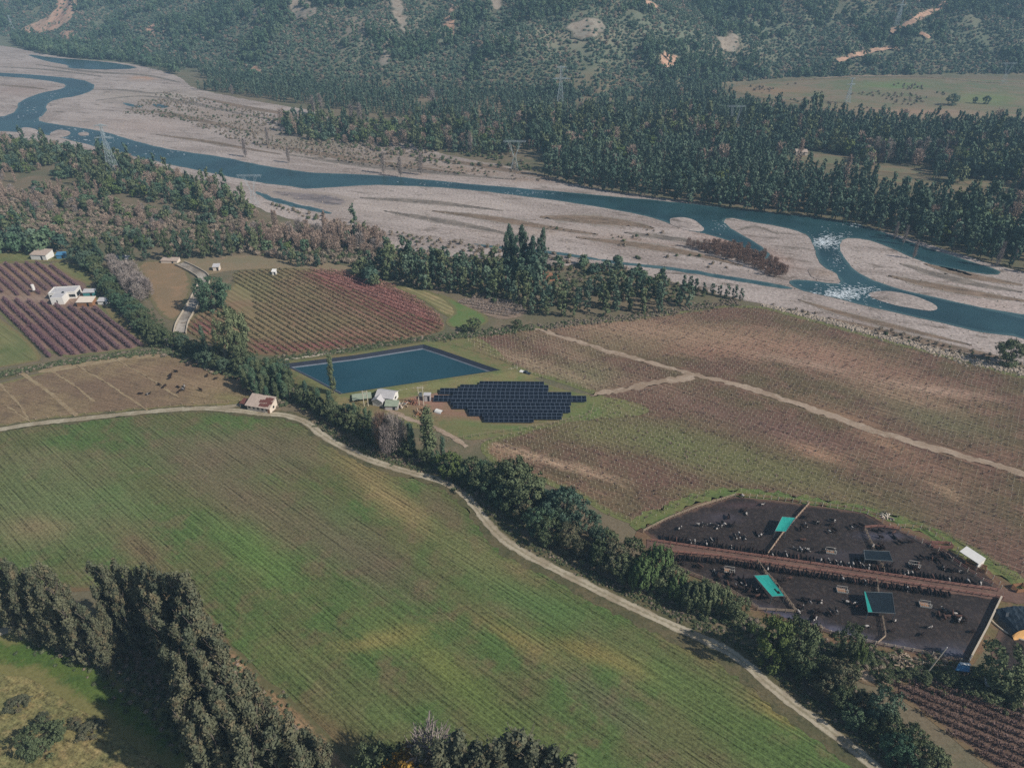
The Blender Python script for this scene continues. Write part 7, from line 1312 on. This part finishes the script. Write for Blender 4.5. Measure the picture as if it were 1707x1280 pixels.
def pylon(px, by, ty, kind, label, rz=0, r=.13):
    x, y = hit(px, by); h = height_from(px, by, ty); z = float(terrain(x, y)); o = empty('transmission_tower', (x, y, z), rz, label=label, cat='pylon'); k = h/50
    if kind == 'mast':
        part(o, 'lattice_body', lambda m: (lattice(m, 0, h*.22, 5.2*k, 3.6*k, 2, r), lattice(m, h*.22, h*.72, 3.6*k, 1.1*k, 6, r), lattice(m, h*.72, h, 1.1*k, .9*k, 4, r)))
        part(o, 'crossarm', lambda m: arm(m, h*.74, 9.5*k, 1.5*k, r*1.2)); part(o, 'crossarm', lambda m: arm(m, h*.965, 6.0*k, 1.4*k, r*1.1))
        for q in (-9, 9, -6, 6): part(o, 'insulator', lambda m: m.beam((q*k, 0, h*(.74 if abs(q) == 9 else .965)), (q*k, 0, h*(.74 if abs(q) == 9 else .965)-3*k), .1, m_steel))
    else:
        r *= .5                            # waisted tower: two legs spreading to a long top beam
        zt, zw = h*.93, h*(.46 if kind == 'waist' else .02); W1 = h*.30; 
        if kind == 'waist': part(o, 'lattice_body', lambda m: lattice(m, 0, zw, h*.13, h*.035, 4, r))
        def legs(m):
            for s in (-1, 1):
                for y_ in (-1, 1):
                    m.beam((s*h*.02, y_*h*.03, zw), (s*W1*.75, y_*.6, zt), r, m_steel); m.beam((s*h*.05 if kind == 'waist' else s*h*.02, y_*h*.03, zw), (s*W1*.50, y_*.6, zt), r, m_steel)
                for q in range(6): f0, f1 = q/6, (q+1)/6; m.beam((s*(h*.02+(W1*.75-h*.02)*f0), -.6, zw+(zt-zw)*f0), (s*(h*.02+(W1*.50-h*.02)*f1), .6, zw+(zt-zw)*f1), r*.7, m_steel)
        part(o, 'tower_leg', legs)
        def top(m):
            for y_ in (-.7, .7):
                for zz_ in (zt, zt+h*.04): m.beam((-W1*1.25, y_, zz_), (W1*1.25, y_, zz_+.01), r, m_steel)
            for q in range(14): f0 = -1.25+2.5*q/14; f1 = f0+2.5/14; m.beam((W1*f0, -.7, zt), (W1*f1, .7, zt+h*.04), r*.7, m_steel)
        part(o, 'crossarm', top)
        for q in (-1.1, 0, 1.1): part(o, 'insulator', lambda m: m.beam((W1*q, 0, zt), (W1*q, 0, zt-2.5*k), .1, m_steel))
pylon(933, 192, 110, 'mast', 'tallest pale lattice tower with one wide and one narrow crossarm before the dark hill')
pylon(192, 294, 207, 'mast', 'pale lattice tower standing in the near bank wood by the river')
pylon(858, 284, 233, 'waist', 'waisted lattice tower with long top beam at the edge of the gravel bank')
pylon(1222, 218, 175, 'portal', 'portal tower with splayed legs rising out of the far forest')
pylon(425, 344, 290, 'waist', 'waisted lattice tower with long top beam beside the near river bank')
pylon(1412, 172, 130, 'mast', 'slim faint lattice tower on the far meadow')
pylon(1494, 46, -4, 'mast', 'lattice tower on the slope beside the orange hill track', r=.13)
pylon(1672, 140, 104, 'waist', 'faint waisted tower at the foot of the hill beyond the meadow')
pylon(22, 52, 26, 'mast', 'small faint lattice tower near the orange cliff')
print('loose cows', tot, 'objects', len(bpy.data.objects))
# ---------------------------------------------------------------- air
mb = MB(); hz = bpy.data.materials.new('haze_air'); hz.use_nodes = True; t_ = hz.node_tree; t_.nodes.clear(); o_ = t_.nodes.new('ShaderNodeOutputMaterial')
pv = t_.nodes.new('ShaderNodeVolumePrincipled'); pv.inputs['Color'].default_value = (.48, .76, 1.0, 1); pv.inputs['Density'].default_value = HAZE; pv.inputs['Anisotropy'].default_value = 0.0
t_.links.new(pv.outputs[0], o_.inputs['Volume'])
mb.box((0, 2250, 134), (8800, 6300, 270), hz); o = mb.build('haze'); tag(o, 'thin bluish haze filling the valley air', 'haze', kind='stuff')
